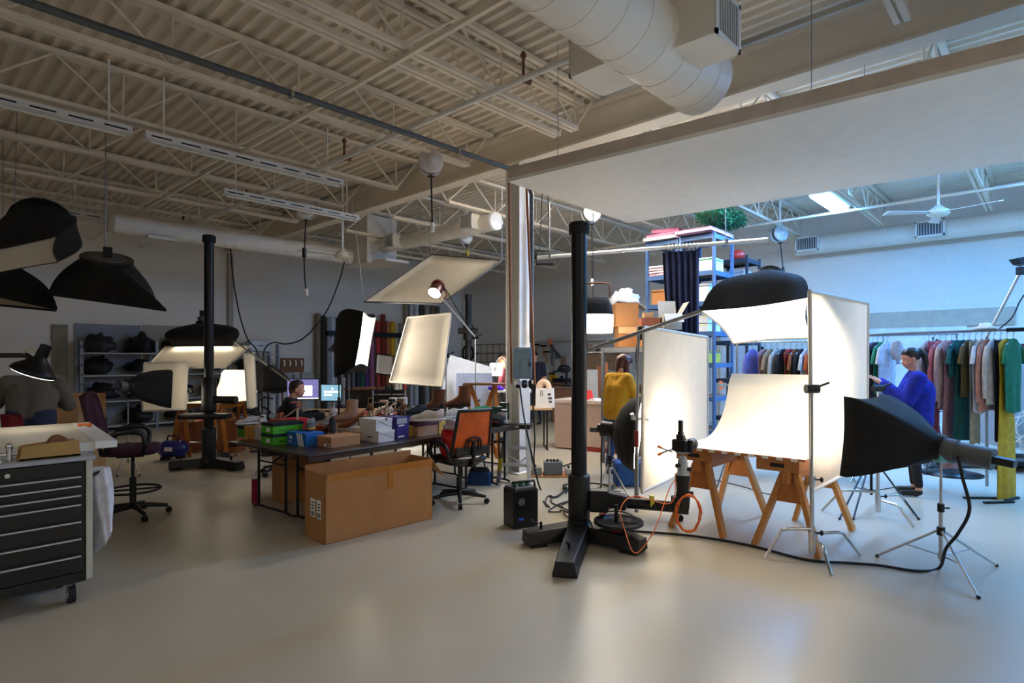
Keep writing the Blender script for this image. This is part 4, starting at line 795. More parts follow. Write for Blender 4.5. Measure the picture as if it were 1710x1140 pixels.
def office_chair(lab, c, yaw, back, seatm, hs=.47, arms=True, ring=False, mesh=True, scale=1.0):
    """faces local +y"""
    t = Th('office_chair', lab, 'office chair', c, yaw=yaw)
    for i in range(5):
        a = i*2*math.pi/5+.4; d = Vector((math.cos(a), math.sin(a), 0)); l = t.part('base_leg', MB().tube([UP*.11, d*.15+UP*.10, d*.30+UP*.075], [.03, .024, .018], 9), M_BLK)
        n = Vector((-d.y, d.x, 0)); t.part('caster', MB().cyl(d*.31+n*.022+UP*.029, d*.31-n*.022+UP*.029, .029, n=14), M_RUB, l)
    t.part('gas_lift', MB().cyl((0, 0, .08), (0, 0, .08+(hs-.14)*.6), .03, n=14).cyl((0, 0, .08), (0, 0, hs-.05), .016, n=10), M_BLK); t.part('mechanism', MB().bx(-.09, .09, -.13, .1, hs-.06, hs-.03), M_BLK, bev=.008); t.part('lever', MB().cyl((.08, 0, hs-.05), (.24, .02, hs-.08), .007, n=8).sph((.25, .02, hs-.08), (.025, .014, .01), 8, 6), M_BLK)
    def rr(a, b, z, n=24, e=.45): return [Vector((math.copysign(abs(math.cos(2*math.pi*i/n))**e, math.cos(2*math.pi*i/n))*a, math.copysign(abs(math.sin(2*math.pi*i/n))**e, math.sin(2*math.pi*i/n))*b, z)) for i in range(n)]
    t.part('seat', MB().loft([rr(.20, .20, hs-.03), rr(.24, .235, hs-.01), rr(.25, .245, hs+.025), rr(.23, .225, hs+.05), rr(.1, .1, hs+.055)]), seatm)
    def bk(u, v):
        x = (u-.5)*2; w = .225-.03*v+(.01 if mesh else -.08*(2*v-1)**4); return Vector((x*w, -.21-.10*v-.05*(1-x*x)*(.6 if mesh else 1.2), hs+.10+v*.46))
    if mesh:
        t.part('mesh_back', MB().grid(bk, 10, 10, .006), back)
        edge = [bk(0, k/8) for k in range(9)]+[bk(k/8, 1) for k in range(1, 9)]+[bk(1, 1-k/8) for k in range(1, 9)]+[bk(1-k/8, 0) for k in range(1, 9)]
        t.part('back_frame', MB().tube(edge, .019, 8), M_BLK)
        for q in (.10, .065): t.part('lumbar_arc', MB().tube([bk(.5-q/.45, .02)+Vector((0, -.02, 0)), bk(.5-q/.5, .3)+Vector((0, -.02, 0)), bk(.5, .38 if q > .08 else .28)+Vector((0, -.02, 0)), bk(.5+q/.5, .3)+Vector((0, -.02, 0)), bk(.5+q/.45, .02)+Vector((0, -.02, 0))], .009, 7, sub=5), M_BLK)
        t.part('lumbar_bar', MB().beam(bk(.05, .06)+Vector((0, -.03, 0)), bk(.95, .06)+Vector((0, -.03, 0)), .03, .09), M_BLK, bev=.01)
    else: t.part('backrest', MB().grid(bk, 12, 12, .07), back)
    t.part('back_post', MB().tube([(0, -.12, hs-.04), (0, -.26, hs-.03), (0, -.29, hs+.14), (0, -.28, hs+.24)], .022, 8), M_BLK)
    if arms:
        for s in (-1, 1): t.part('armrest', MB().tube([(s*.22, .1, hs-.02), (s*.29, .12, hs+.08), (s*.285, .10, hs+.19), (s*.28, -.03, hs+.215), (s*.27, -.16, hs+.17), (s*.24, -.2, hs+.02)], [.02, .022, .024, .03, .022, .02], 8, sub=4), M_BLK)
    if ring:
        z = .27; t.part('foot_ring', MB().tube([Vector((math.cos(k*math.pi/16)*.24, math.sin(k*math.pi/16)*.24, z)) for k in range(33)], .012, 8), M_BLK); t.part('ring_spokes', MB().cyl((-.24, 0, z), (.24, 0, z), .01, n=7).cyl((0, -.24, z), (0, .24, z), .01, n=7), M_BLK)
    return t
M_OMESH = mat('orange_mesh', '#e0661a', rough=.6, var=.15, alpha=.82)
oc = office_chair('black office chair with an orange mesh back at the end of the shoe table', Vector((-.579, 6.40, 0)), R(38), M_OMESH, mat('black_leather', '#161617', rough=.35, var=.15))
solo('gift_bag', blobify(MB(), (0, 0, .12), (.15, .13, .2), 5, .16), mat('red_bag_plastic', '#c8141c', rough=.3, bump=.4, bscale=9), 'shiny red shopping bag sitting on the orange mesh chair', 'bag', Vector((-.64, 6.34, .525)), yaw=0)
solo('tissue_wrap', blobify(MB(), (0, 0, .05), (.09, .08, .07), 8, .3), mat('clear_film', '#bfb4c4', rough=.25), 'crumpled lilac-clear film sticking out of the red bag', 'wrapping', Vector((-.65, 6.32, .80)))
# ---------------------------------------------------------------- left foreground: tool chest, cutting table, stool, lamp
TR = Vector((-2.74, 3.80, 0)); fd = -AV; fe = BV       # chest: right front corner, runs away to the left along -A, depth along B
def CP(a, b, z): return TR+fd*a+fe*b+UP*z
M_CHEST = mat('black_chest_enamel', '#09090b', rough=.3, var=.2)
t = Th('tool_chest', 'black rolling tool chest with silver drawer pulls and a pale side panel', 'tool chest', TR)
def cbox(n, a0, a1, b0, b1, z0, z1, m, par=None, bev=.003): return t.part(n, MB().prism([CP(a0, b0, z0), CP(a1, b0, z0), CP(a1, b1, z0), CP(a0, b1, z0)], (0, 0, z1-z0)), m, par, ab=True, bev=bev)
cbox('cabinet', .03, 1.3, .02, .52, .15, .92, M_CHEST); cbox('side_panel', -.005, .03, .0, .52, .15, .92, mat('pale_grey_panel', '#c3bfae', rough=.5)); cbox('top_tray', -.02, 1.32, -.01, .54, .92, .945, M_LGREY)
zs = [.92, .83, .77, .71, .65, .54, .43, .32, .20]
for i in range(len(zs)-1):
    d = cbox('drawer', .055, 1.28, -.004, .03, zs[i+1]+.008, zs[i]-.006, M_CHEST)
    if i: cbox('drawer_pull', .06, 1.27, -.022, -.004, zs[i]-.016, zs[i]-.006, M_ALU, d, .002)
    if i: cbox('drawer_label', .5, .72, -.006, -.004, zs[i]-.005, zs[i]+.002, M_LGREY, d, 0)
cbox('base_skirt', .03, 1.3, .0, .5, .14, .20, M_CHEST)
t.part('lock', MB().cyl(CP(.42, -.004, .875), CP(.42, -.012, .875), .014, n=14), M_CHR, ab=True)
for a, b in ((.10, .06), (.10, .44), (1.2, .06)):
    w = t.part('caster', MB().cyl(CP(a-.018, b, .06), CP(a+.018, b, .06), .06, n=20), M_RUB, ab=True); t.part('hub_cap', MB().cyl(CP(a-.022, b, .06), CP(a+.022, b, .06), .028, n=14), M_ALU, w, ab=True); t.part('fork', MB().beam(CP(a, b, .07), CP(a, b, .15), .05, .03), M_STEEL, w, ab=True)
t.part('side_handle', MB().tube([CP(-.01, .08, .80), CP(-.06, .08, .82), CP(-.06, .35, .82), CP(-.01, .35, .80)], .012, 8), M_BLK, ab=True)
cl = MB(); rings = []
for k in range(15):
    v = k/14; z = .84-.52*v
    rings.append([CP(-.075-.02*v+(.055+.012*math.sin(v*5))*(1+.22*math.sin(5*a+v*3)*v)*math.cos(a), .14+.05*v+(.06+.10*v**.5)*(1+.12*math.sin(7*a+v*4))*math.sin(a), z-.08*v*math.sin(a+1)) for a in [2*math.pi*i/28 for i in range(28)]])
cl.loft(rings); solo('work_coat', cl, fab('#d9d6da'), 'white cloth coat hanging from the side handle of the tool chest', 'coat', CP(-.07, .1, .4), ab=True)
# things on the chest
t = Th('tape_dispenser', 'tan metal gummed-tape dispenser on the tool chest', 'tape dispenser', CP(.05, .2, .946))
for a in (.0, .12): t.part('side_plate', MB().prism([CP(.05, .05+a, .948), CP(.36, .05+a, .948), CP(.345, .05+a, 1.03), CP(.2, .05+a, 1.045), CP(.06, .05+a, 1.05)], fe*.006), mat('tan_enamel', '#b08a4a', rough=.35), ab=True)
t.part('tape_roll', MB().cyl(CP(.16, .062, 1.035), CP(.16, .16, 1.035), .05, n=22), M_DWOOD, ab=True); t.part('base', MB().prism([CP(.05, .05, .947), CP(.36, .05, .947), CP(.36, .176, .947), CP(.05, .176, .947)], UP*.012), MATS['tan_enamel'], ab=True)
solo('glove_pile', blobify(MB(), CP(.72, .11, 1.004), (.13, .1, .09), 3, .35), mat('leather_gloves', '#9a5a40', rough=.6, var=.3), 'crumpled reddish leather gloves on the tool chest', 'gloves', CP(.72, .11, .946), ab=True)
t = Th('chrome_clamp', 'small shiny chrome clamp beside the tape dispenser', 'clamp', CP(.40, .1, .946)); t.part('jaw', MB().cyl(CP(.40, .1, .948), CP(.40, .1, 1.03), .016, n=10), M_CHR, ab=True); t.part('screw', MB().cyl(CP(.36, .1, .99), CP(.45, .1, .99), .009, n=8).sph(CP(.40, .1, 1.04), .02, 10, 8), M_CHR, ab=True)
solo('notepad', MB().prism([CP(.44, .05, .947), CP(.58, .02, .947), CP(.58, .14, .947), CP(.44, .15, .947)], UP*.012), M_PAPER, 'small white notepad on the tool chest top', 'notepad', CP(.5, .1, .947), ab=True)
# cutting table
CN = Z(158, 737, 1.0); CF = Z(120, 706, 1.0)
t = Th('cutting_table', 'white gridded cutting table standing behind the tool chest', 'table', CN); far = (CF-CN); far.z = 0
M_GRID = mat('grid_mat', '#e8dfc8', rough=.5, var=.03, checker=('#b09a70', 20))
q = [CN, CN+fd*1.9, CN+fd*1.9+far, CN+far]; t.part('top', MB().prism([p-UP*.03 for p in q], UP*.03), M_GRID, ab=True); t.part('front_edge', MB().beam(CN-UP*.03, CN+fd*1.9-UP*.03, .03, .06), M_WHT, ab=True); t.part('end_tray', MB().beam(CN+Vector((.08, 0, -.02)), CF+Vector((.08, 0, -.02)), .13, .05), M_WHT, ab=True, bev=.006)
for a, b in ((.15, .30), (1.7, .30), (.15, .9), (1.7, .9)): p = CN+fd*a+far*b; t.part('leg', MB().cyl(Vector((p.x, p.y, 0)), Vector((p.x, p.y, .96)), .02, n=10), M_LGREY, ab=True)
t.part('rail', MB().beam(CN+fd*.02+far*.03-UP*.06, CN+fd*.02+far*.97-UP*.06, .03, .06), M_LGREY, ab=True)
solo('orange_clip', MB().tube([Vector((-.05, 0, .015)), Vector((0, .01, .02)), Vector((.05, -.01, .015))], [.014, .01, .016], 8).sph((.05, -.01, .016), .02, 8, 6), M_ORNG, 'orange spring clip on the corner of the cutting table', 'clip', CN+far*.72+Vector((.06, 0, .005)))
for a, c_, lab in ((.35, '#c8d79a', 'pale green ruler along the front of the cutting table'), (.16, '#8fb0d8', 'pale blue ruler along the front of the cutting table')):
    solo('ruler', MB().prism([CN+fd*a+far*.04, CN+fd*(a+.16)+far*.04, CN+fd*(a+.16)+far*.08, CN+fd*a+far*.08], UP*.004), plastic(c_), lab, 'ruler', CN+fd*a+UP*.001, ab=True)
# task lamp
t = Th('task_lamp', 'black magnifier task lamp with a thin glowing rim over the cutting table', 'lamp', C(0, 596, 4.7)); lc = C(58, 618, 4.75); ax = Vector((-.39, -.07, -.92)).normalized()
t.part('shade', MB().lathe([(.035, -.14), (.05, -.10), (.09, -.06), (.15, -.01), (.165, .02), (.16, .021), (.14, .005), (.0, -.01)], lc, 28, ax), M_BMET, ab=True); t.part('glowing_rim', MB().lathe([(.10, .012), (.155, .022), (.155, .026), (.10, .026)], lc, 28, ax), glow('lit_lamp_rim', (1, .93, .85), 2.5), ab=True)
t.part('neck', MB().lathe([(.04, -.22), (.045, -.13), (.04, -.12)], lc, 14, ax), M_BMET, ab=True); t.part('arm', MB().beam(C(-60, 594, 4.6), C(44, 593, 4.75), .02, .04), M_BMET, ab=True); t.part('arm_joint', MB().cyl(C(42, 592, 4.75), C(62, 605, 4.77), .022, n=10), M_BMET, ab=True)
t.part('cord', MB().tube([C(40, 590, 4.74), C(48, 582, 4.72), C(58, 585, 4.73), C(66, 596, 4.76)], .006, 6, sub=6), plastic('#c9b48a'), ab=True); t.part('support_post', MB().cyl(C(-60, 594, 4.6), Vector((C(-60, 594, 4.6).x, 4.6, .97)), .015, n=8), M_BMET, ab=True)
M_PURP = fab('#3a1426')
office_chair('tall purple drafting stool with a foot ring beside the tool chest', G(222, 862), R(-62), M_PURP, M_PURP, hs=.66, ring=True, mesh=False)
# ---------------------------------------------------------------- left photo set
c = Vector(((349-CX)/F*8.45, 8.45, 0))
ls = column_stand('tall black column camera stand on the left set', c, 3.36, [(R(-158), .50, .20), (R(-22), .60, .20), (R(95), .6, .2)], rp=.066)
ls.part('carriage_arm', MB().cyl((.05, 0, .98), (.42, -.05, .98), .055, n=14), M_BLK); ls.part('upper_carriage', MB().lathe([(.0, .80), (.095, .8), (.1, .84), (.1, 1.30), (.0, 1.32)], n=22), M_BLK); ls.part('shelf_plate', MB().bx(-.42, .3, -.1, .1, .70, .78), M_BLK, bev=.03)
flag('tilted cream diffusion panel glowing under the softbox of the left set', [C(276, 579, 9.9), C(417, 578, 9.9), C(376, 613, 9.1), C(244, 614, 9.1)])
flag('upright cream diffusion panel glowing behind the small softbox of the left set', [C(241, 606, 8.65), C(313, 604, 8.9), C(310, 683, 8.9), C(238, 686, 8.65)])
flag('narrow diffusion panel seen nearly edge-on at the right of the left set', [C(408, 591, 9.2), C(424, 589, 9.8), C(428, 684, 9.8), C(414, 680, 9.2)])
softbox('black softbox dome with a bright edge hung over the left set', [C(288, 577, 9.7), C(388, 576, 9.7), C(384, 574, 10.6), C(292, 575, 10.6)], C(338, 541, 10.2), ra=.1, bulge=.38, head=.12, lip=.02, lit=M_SOFT3)
softbox('small black softbox pointing into the left diffusion panel', [C(284, 620, 8.1), C(282, 617, 8.6), C(280, 678, 8.6), C(281, 681, 8.1)], C(214, 645, 7.75), ra=.09, bulge=.10, head=.14, lit=glow('left_soft_a', WARM, 1.1))
softbox('navy-black softbox pointing left at the right side of the left set', [C(428, 606, 10.0), C(440, 604, 10.7), C(442, 655, 10.7), C(429, 652, 10.0)], C(484, 644, 10.1), ra=.08, bulge=.1, head=.2, lit=glow('left_soft_b', WARM, 1.4))
t = Th('boom_arm', 'thin chrome boom slanting down past the left set softbox', 'boom', C(490, 640, 9.1)); t.part('tube', MB().cyl(C(388, 567, 9.7), C(492, 642, 9.05), .014, n=10), M_CHR, ab=True); t.part('clamp', MB().box(C(452, 613, 9.3), (.08, .06, .07)), M_BLK, ab=True)
tripod('silver stand under the small softbox of the left set', G(214, 782), .98, [G(196, 796), G(233, 795), G(214, 772)], hub=.35)
cstand('chrome stand with a red base holding the left set panel', G(313, 760), 1.05, [(R(-160), .4), (R(20), .4), (R(100), .4)])
tripod('silver stand beside the narrow panel of the left set', G(418, 742), 1.2, [G(396, 752), G(440, 752), G(420, 733)], hub=.5)
tripod('silver stand below the navy softbox of the left set', G(450, 748), 1.15, [G(432, 760), G(470, 756), G(448, 738)], hub=.5)
L0 = C(296, 672, 9.3); 
def lsw(u, v):
    s = u*1.9; a, z = (s, .86) if s < .6 else ((.6+.55*math.sin((s-.6)/.75*R(80)), .86+.55*(1-math.cos((s-.6)/.75*R(80)))) if s < 1.35 else (1.145+(s-1.35)*.15, 1.315+(s-1.35)*.1))
    return Vector((L0.x, L0.y, 0))+Vector((v*.74, 0, 0))+Vector((.12, 1, 0)).normalized()*a+UP*z
solo('paper_sweep', MB().grid(lsw, 24, 4, .004), M_PAPER, 'white paper sweep on the shooting table of the left set', 'backdrop', Vector((L0.x, L0.y, .86)), ab=True)
M_YEL = mat('yellow_sawhorse', '#a8651a', rough=.5, var=.15)
for x, lab in ((.06, 'yellow sawhorse under the left end of the left set'), (.66, 'yellow sawhorse under the right end of the left set')):
    t = Th('sawhorse', lab, 'sawhorse', Vector((L0.x+x, L0.y+.4, 0))); t.part('top_beam', MB().bx(-.03, .03, -.45, .45, .76, .855), M_YEL)
    for y in (-.38, .38):
        for s in (-1, 1): t.part('leg', MB().beam((s*.03, y, .80), (s*.15, y*1.1, 0), .055, .03, up=(0, 1, 0)), M_YEL)
for px, D, w_, h, lab in ((311, 9.75, .34, .50, 'plain plywood box on the floor left of the left stand'), (379, 9.7, .33, .52, 'plain plywood box on the floor right of the left stand')):
    t = Th('plywood_box', lab, 'box', atz(px, D, 0)); t.part('body', MB().bx(-w_/2, w_/2, 0, .35, 0, h), mat('chipboard', '#8a4f2c', rough=.7, var=.2, scale=30), bev=.004); t.part('top_lip', MB().bx(-w_/2-.03, w_/2, -.03, .36, h, h+.018), MATS['chipboard'])
    if px < 340: x = Th('plastic_tub', 'clear plastic tub on the plywood box of the left set', 'tub', atz(px, D+.12, h+.019)); x.part('tub', MB().loft([[Vector((a*.12*k, b*.1*k, z)) for a, b in ((-1, -1), (1, -1), (1, 1), (-1, 1))] for z, k in ((0, .85), (.09, 1))], smooth=False), plastic('#b9beb4')); x.part('rim', MB().bx(-.13, .13, -.11, .11, .085, .095), plastic('#cfd2c8'))
    else: x = Th('wood_offcuts', 'upright wood offcuts standing on the plywood box', 'offcuts', atz(px, D+.1, h+.019)); x.part('block', MB().bx(.0, .1, -.03, .05, 0, .14), M_WOODX); x.part('stick', MB().bx(-.06, -.02, -.02, .02, 0, .24), M_CARD2)
t = Th('air_compressor', 'dark blue air compressor tank with red hose on the floor of the left set', 'compressor', G(286, 768))
t.part('tank', MB().lathe([(.03, -.22), (.10, -.19), (.13, -.12), (.13, .12), (.10, .19), (.03, .22)], (0, .05, .17), 22, (1, 0, 0)), mat('blue_tank', '#1a237a', rough=.3)); t.part('foot', MB().bx(-.14, -.1, -.06, .16, 0, .06).bx(.1, .14, -.06, .16, 0, .06), M_BLK); t.part('handle', MB().tube([(-.1, .05, .28), (-.08, .05, .37), (.08, .05, .37), (.1, .05, .28)], .012, 8), M_BLK)
t.part('white_decal', MB().box((.0, -.082, .18), (.12, .006, .06), rx=0), M_PAPER); t.part('hose', MB().tube([(.05, .05, .3), (.12, .0, .38), (.2, .05, .3), (.25, .1, .18), (.33, .0, .2)], .011, 7, sub=6), M_RED)
# equipment clutter right of the left set
for px, D, z0, lab, k in ((448, 9.5, 0, 'cluster of black clamps and stands leaning on the left rack', 3), (432, 9.9, 0, 'black articulated camera arm standing on the left set', 5)):
    t = Th('equipment_stand', lab, 'stand', atz(px, D, 0))
    t.part('post', MB().cyl((0, 0, 0), (0, 0, 1.05), .016, n=8), M_BMET); t.part('foot', MB().cyl((0, 0, 0), (0, 0, .02), .14, n=14), M_BMET)
    for i in range(k): a = i*1.9; t.part('arm', MB().tube([(0, 0, .5+.12*i), (.12*math.cos(a), .08*math.sin(a), .56+.12*i), (.2*math.cos(a+.5), .1, .5+.13*i)], .014, 7), M_BMET)
# ---------------------------------------------------------------- hung soft boxes (unlit) top left
M_OFF = mat('unlit_diffuser', '#b9ae98', rough=.9, var=.04)
softbox('black pyramid softbox hanging by a wire over the left shelving', [C(80, 489, 6.9), C(278, 516, 6.5), C(262, 508, 7.4), C(96, 486, 7.8)], C(179, 436, 7.0), ra=.26, bulge=.06, head=.05, lit=M_OFF, lip=.03)
softbox('black softbox with a slack cream face hanging highest in the corner', [C(-60, 425, 6.1), C(95, 394, 6.5), C(98, 437, 6.5), C(-60, 468, 6.1)], C(70, 378, 7.3), ra=.34, bulge=.22, head=.1, lit=M_OFF, lip=.03)
softbox('black softbox with its pointed corner hanging lowest in the corner', [C(-100, 470, 7.5), C(96, 514, 7.6), C(94, 517, 8.5), C(-100, 500, 8.5)], C(5, 444, 8.1), ra=.2, bulge=.1, head=.1, lit=M_OFF, lip=.03)
for p, q, lab in ((C(176, 432, 7.0), C(177, 392, 7.0), 'thin wire and hook holding the black pyramid softbox'), (C(25, 365, 7.3), C(28, 330, 7.3), 'thin wire holding the highest hanging softbox'), (C(5, 442, 8.15), C(5, 380, 8.15), 'thin wire holding the lowest hanging softbox')):
    q = Vector((q.x, q.y, 4.75)); solo('hanging_wire', MB().cyl(p, q, .006, n=6).sph(p+UP*.1, .025, 8, 6), M_STEEL, lab, 'wire', p, ab=True)
# ---------------------------------------------------------------- steel rack along the long wall
def BB(X, Y, z): return B2C(X, Y, z)
M_RACK = mat('grey_rack_steel', '#6d6f72', rough=.45, metal=.5, var=.1); M_SHLF = mat('pale_shelf', '#a9a8a4', rough=.6, var=.08)
t = Th('steel_rack', 'long grey steel rack of black cases and bags along the wall', 'shelving', BB(2.75, 14.93, 0), wr=0)
for x in (0, 1.4, 2.8, 4.2):
    for y in (0, .5): p = t.part('post', MB().bx(x-.03, x+.03, y-.03, y+.03, 0, 1.95), M_RACK)
for i in range(3):
    for z in (.12, .66, 1.22, 1.70): t.part('shelf', MB().bx(i*1.4+.03, (i+1)*1.4-.03, -.03, .53, z-.03, z), M_SHLF)
for x in range(9): t.part('post_slot', MB().bx(-.01, .01, -.034, -.031, .2+x*.2, .26+x*.2), M_RUB)
rnd = random.Random(3)
names = ['lumpy black gear bag', 'slumped black cloth bundle', 'dark grey padded bag', 'black cable bag', 'shiny grey plastic-wrapped bundle', 'black backpack']
wh = {1: 'bottom', 2: 'second', 3: 'third', 4: 'top'}
k = 0
for lv, z in ((1, .12), (2, .66), (3, 1.22), (4, 1.70)):
    for i in range(5):
        if i == 4 and lv in (2, 4): continue
        x = 3.05+i*.8+rnd.uniform(-.1, .1); nm = names[(k*5+lv) % 6]; k += 1
        col_ = ('#101013', '#0c0c0f', '#2a2a2e', '#151518', '#6f7276', '#121216')[(k*5+lv-5) % 6]
        solo('gear_bag', blobify(MB(), (0, 0, .16), (.30, .2, rnd.uniform(.14, .26)), k, .28), mat('bag_'+col_.strip('#'), col_, rough=.6, var=.3, bump=.3, bscale=12), '%s, %s from the tan board on the %s rack shelf' % (nm, ('first', 'second', 'third', 'fourth', 'fifth')[i], wh[lv]), 'bag', BB(x, 15.18, z))
for X, w_, z, h, c_, lab in ((2.35, .28, .0, 2.3, '#8a8270', 'narrow tan board leaning against the wall left of the rack'), (2.75, 1.25, 0, 2.34, '#8e93a0', 'wide blue-grey board standing behind the rack'), (4.05, 1.82, 0, 2.36, '#a8a39a', 'wide pale board standing behind the middle of the rack')):
    solo('wall_board', MB().bx(0, w_, 0, .02, 0, h), board(c_), lab, 'board', BB(X, 15.56, 0), wr=0)
for px, D, lab, c_, d in ((448, 13.8, 'white storage case on top of the rack with a grinder on it', '#c9cdd2', (.55, .3, .3)), (435, 12.6, 'yellow tool case standing on the rack shelf', '#d89a1c', (.25, .2, .4))):
    z = 1.75 if px > 440 else .66
    t = Th('case', lab, 'case', BB(6.55 if px > 440 else 6.0, 15.15, z if px > 440 else .67), wr=0); t.part('body', MB().bx(-d[0]/2, d[0]/2, -d[1]/2, d[1]/2, 0, d[2]), plastic(c_), bev=.03); t.part('latch', MB().bx(-.06, .06, -d[1]/2-.01, -d[1]/2, d[2]*.5, d[2]*.56), M_BLK)
t = Th('coat_rack', 'brown wooden board with four white hooks on legs near the wall', 'rack', BB(7.35, 14.9, 0), wr=0); t.part('board', MB().bx(-.33, .33, 0, .03, 1.2, 1.58), M_DWOOD)
for i in range(4): t.part('white_hook', MB().tube([(-.24+i*.16, -.01, 1.52), (-.24+i*.16, -.05, 1.44), (-.24+i*.16, -.02, 1.38)], .022, 7), M_PAPER)
for x in (-.26, .26): t.part('leg', MB().bx(x-.02, x+.02, .03, .06, 0, 1.3), M_DWOOD)
solo('offcut_board', MB().bx(-.5, .5, 0, .02, 0, 1.15), board('#b8b4ac'), 'pale board with tubes leaning by the paper rolls', 'board', BB(8.2, 15.5, 0), wr=0)
# ---------------------------------------------------------------- backdrop paper rolls on the wall
ROLLS = [(531, '#8a7a66', 2.86), (540, '#3a2c24', 2.8), (549, '#9fa2a8', 2.76), (556, '#d0d4da', 2.76), (564, '#3c3a52', 2.76), (573, '#d8d2c6', 2.76), (581, '#5c5862', 2.74), (589, '#74767c', 2.72), (598, '#42404a', 2.7), (612, '#6a3f86', 2.2), (621, '#b06a96', 2.3), (631, '#c83c38', 2.74), (640, '#8a2a20', 2.95), (648, '#b9774a', 2.74), (655, '#dca51a', 2.74), (661, '#cfc48e', 2.72), (667, '#8a8078', 2.7), (605, '#2c6a52', 2.1)]
RN = {'#8a7a66': 'taupe', '#3a2c24': 'dark brown', '#9fa2a8': 'mid grey', '#d0d4da': 'silver white', '#3c3a52': 'indigo', '#d8d2c6': 'ivory', '#5c5862': 'slate', '#74767c': 'pewter', '#42404a': 'charcoal', '#6a3f86': 'violet', '#b06a96': 'pink', '#c83c38': 'red', '#8a2a20': 'tall maroon', '#b9774a': 'orange-tan', '#dca51a': 'golden yellow', '#cfc48e': 'pale straw', '#8a8078': 'stone grey', '#2c6a52': 'green'}
for px, c_, h in ROLLS:
    D = 15.42/(.683-(px-CX)/F*.730); t = Th('paper_roll', '%s backdrop paper roll standing in the wall bracket' % RN[c_], 'paper roll', atz(px, D, 0))
    t.part('roll', MB().cyl((0, 0, 0), (0, 0, h), .072, n=16), mat('paper_'+c_.strip('#'), c_, rough=.8, var=.05)); t.part('core', MB().cyl((0, 0, h), (0, 0, h+.012), .035, n=12), M_CARD)
for px, c_, nm in ((678, '#9a8a74', 'khaki'), (687, '#c9ccd0', 'white-grey'), (695, '#dcdcdc', 'bright white'), (704, '#4a4038', 'dark'), (713, '#b8b4ae', 'pale grey'), (722, '#8a6a50', 'brown'), (731, '#6a5f56', 'smoky')):
    D = 15.45/(.683-(px-CX)/F*.730); t = Th('paper_roll', '%s long paper roll behind the tilted reflector' % nm, 'paper roll', atz(px, D, 0)); t.part('roll', MB().cyl((0, 0, 0), (0, 0, 3.35), .075, n=14), mat('paper_'+c_.strip('#'), c_, rough=.8, var=.05)); t.part('core', MB().cyl((0, 0, 3.35), (0, 0, 3.36), .035, n=10), M_CARD)
t = Th('roll_bracket', 'black wall rail holding the backdrop paper rolls', 'rail', BB(8.55, 15.2, 2.3), wr=0); t.part('rail', MB().bx(0, 3.0, -.02, .02, -.07, .07), M_BMET)
for x in (.05, 1.5, 2.95): t.part('wall_arm', MB().bx(x-.02, x+.02, 0, .4, -.05, .05), M_BMET)
# ---------------------------------------------------------------- middle distance: softbox, reflectors, rear stand
softbox('tall softbox with a bright face turned sideways beside the paper rolls', [C(606, 520, 8.2), C(627, 530, 8.9), C(613, 612, 8.9), C(592, 611, 8.2)], C(567, 580, 9.0), ra=.1, bulge=.38, head=.12, lip=.02, lit=glow('bright_side_softbox', WARM, 6))
tripod('black stand carrying the tall sideways softbox', atz(566, 9.05, 0), 1.72, [atz(545, 8.6, 0), atz(590, 8.7, 0), atz(565, 9.5, 0)], m=M_BMET)
t = flag('large cream reflector hung at a slant under the branch duct', [C(722, 425, 9.8), C(838, 435, 8.8), C(737, 507, 8.2), C(608, 504, 9.0)], .01, mat('reflector_cloth', '#efe8da', rough=.85, var=.04, trans=.45), .013, 'reflector', 'reflector', M_GREY)
for a, b, lab in ((C(722, 425, 9.8), C(700, 420, 9.8), 'wire at the top corner of the slanted reflector'), (C(608, 504, 9.0), C(585, 450, 9.0), 'wire at the low corner of the slanted reflector'), (C(838, 435, 8.8), C(838, 400, 8.8), 'wire at the column side of the slanted reflector')):
    b = Vector((b.x, b.y, 4.2)); solo('hanging_wire', MB().cyl(a, b, .005, n=6), M_STEEL, lab, 'wire', a, ab=True)
flag('plain grey-white reflector panel on a stand above the shoes', [C(681, 530, 8.9), C(753, 523, 8.7), C(738, 645, 8.5), C(651, 638, 8.7)], .01, mat('reflector_back', '#bdb7ac', rough=.85, var=.04), .014, 'reflector', 'reflector')
cstand('thin steel stand at the edge of the grey-white reflector', atz(745, 8.76, 0), 1.62, [(R(-60), .4), (R(60), .4), (R(180), .4)], r=.013)
sf_ = flag('small grey-framed screen leaning below the red paper roll', [C(629, 590, 10.2), C(658, 594, 10.2), C(656, 627, 10.2), C(627, 623, 10.2)], .01, MATS['reflector_back'], .012, 'screen_frame', 'screen', M_BMET)
for px in (630, 654): p = C(px, 626, 10.2); sf_.part('leg', MB().cyl(p, Vector((p.x, p.y, 0)), .012, n=8), M_BMET, ab=True)
rs = Th('camera_column_stand', 'slim black column stand rising behind the boots', 'camera stand', atz(782, 11.6, 0)); rs.part('column', MB().cyl((0, 0, .1), (0, 0, 2.82), .06, n=18), M_BMET); rs.part('top_cap', MB().cyl((0, 0, 2.75), (0, 0, 2.85), .07, n=18), M_RUB); rs.part('carriage', MB().cyl((0, 0, 1.95), (0, 0, 2.25), .1, n=16).cyl((-.2, -.05, 2.12), (.2, -.05, 2.12), .06, n=12), M_BLK)
for a in (R(-150), R(-30), R(90)): d = Vector((math.cos(a), math.sin(a), 0)); rs.part('base_leg', MB().beam(UP*.07, d*.55+UP*.05, .16, .1), M_BLK)
t = Th('red_spotlight', 'lit red spotlight on a boom below the slanted reflector', 'spotlight', C(727, 487, 7.9)); ax = Vector((-.25, -.65, -.7)).normalized(); p = C(729, 482, 7.9)
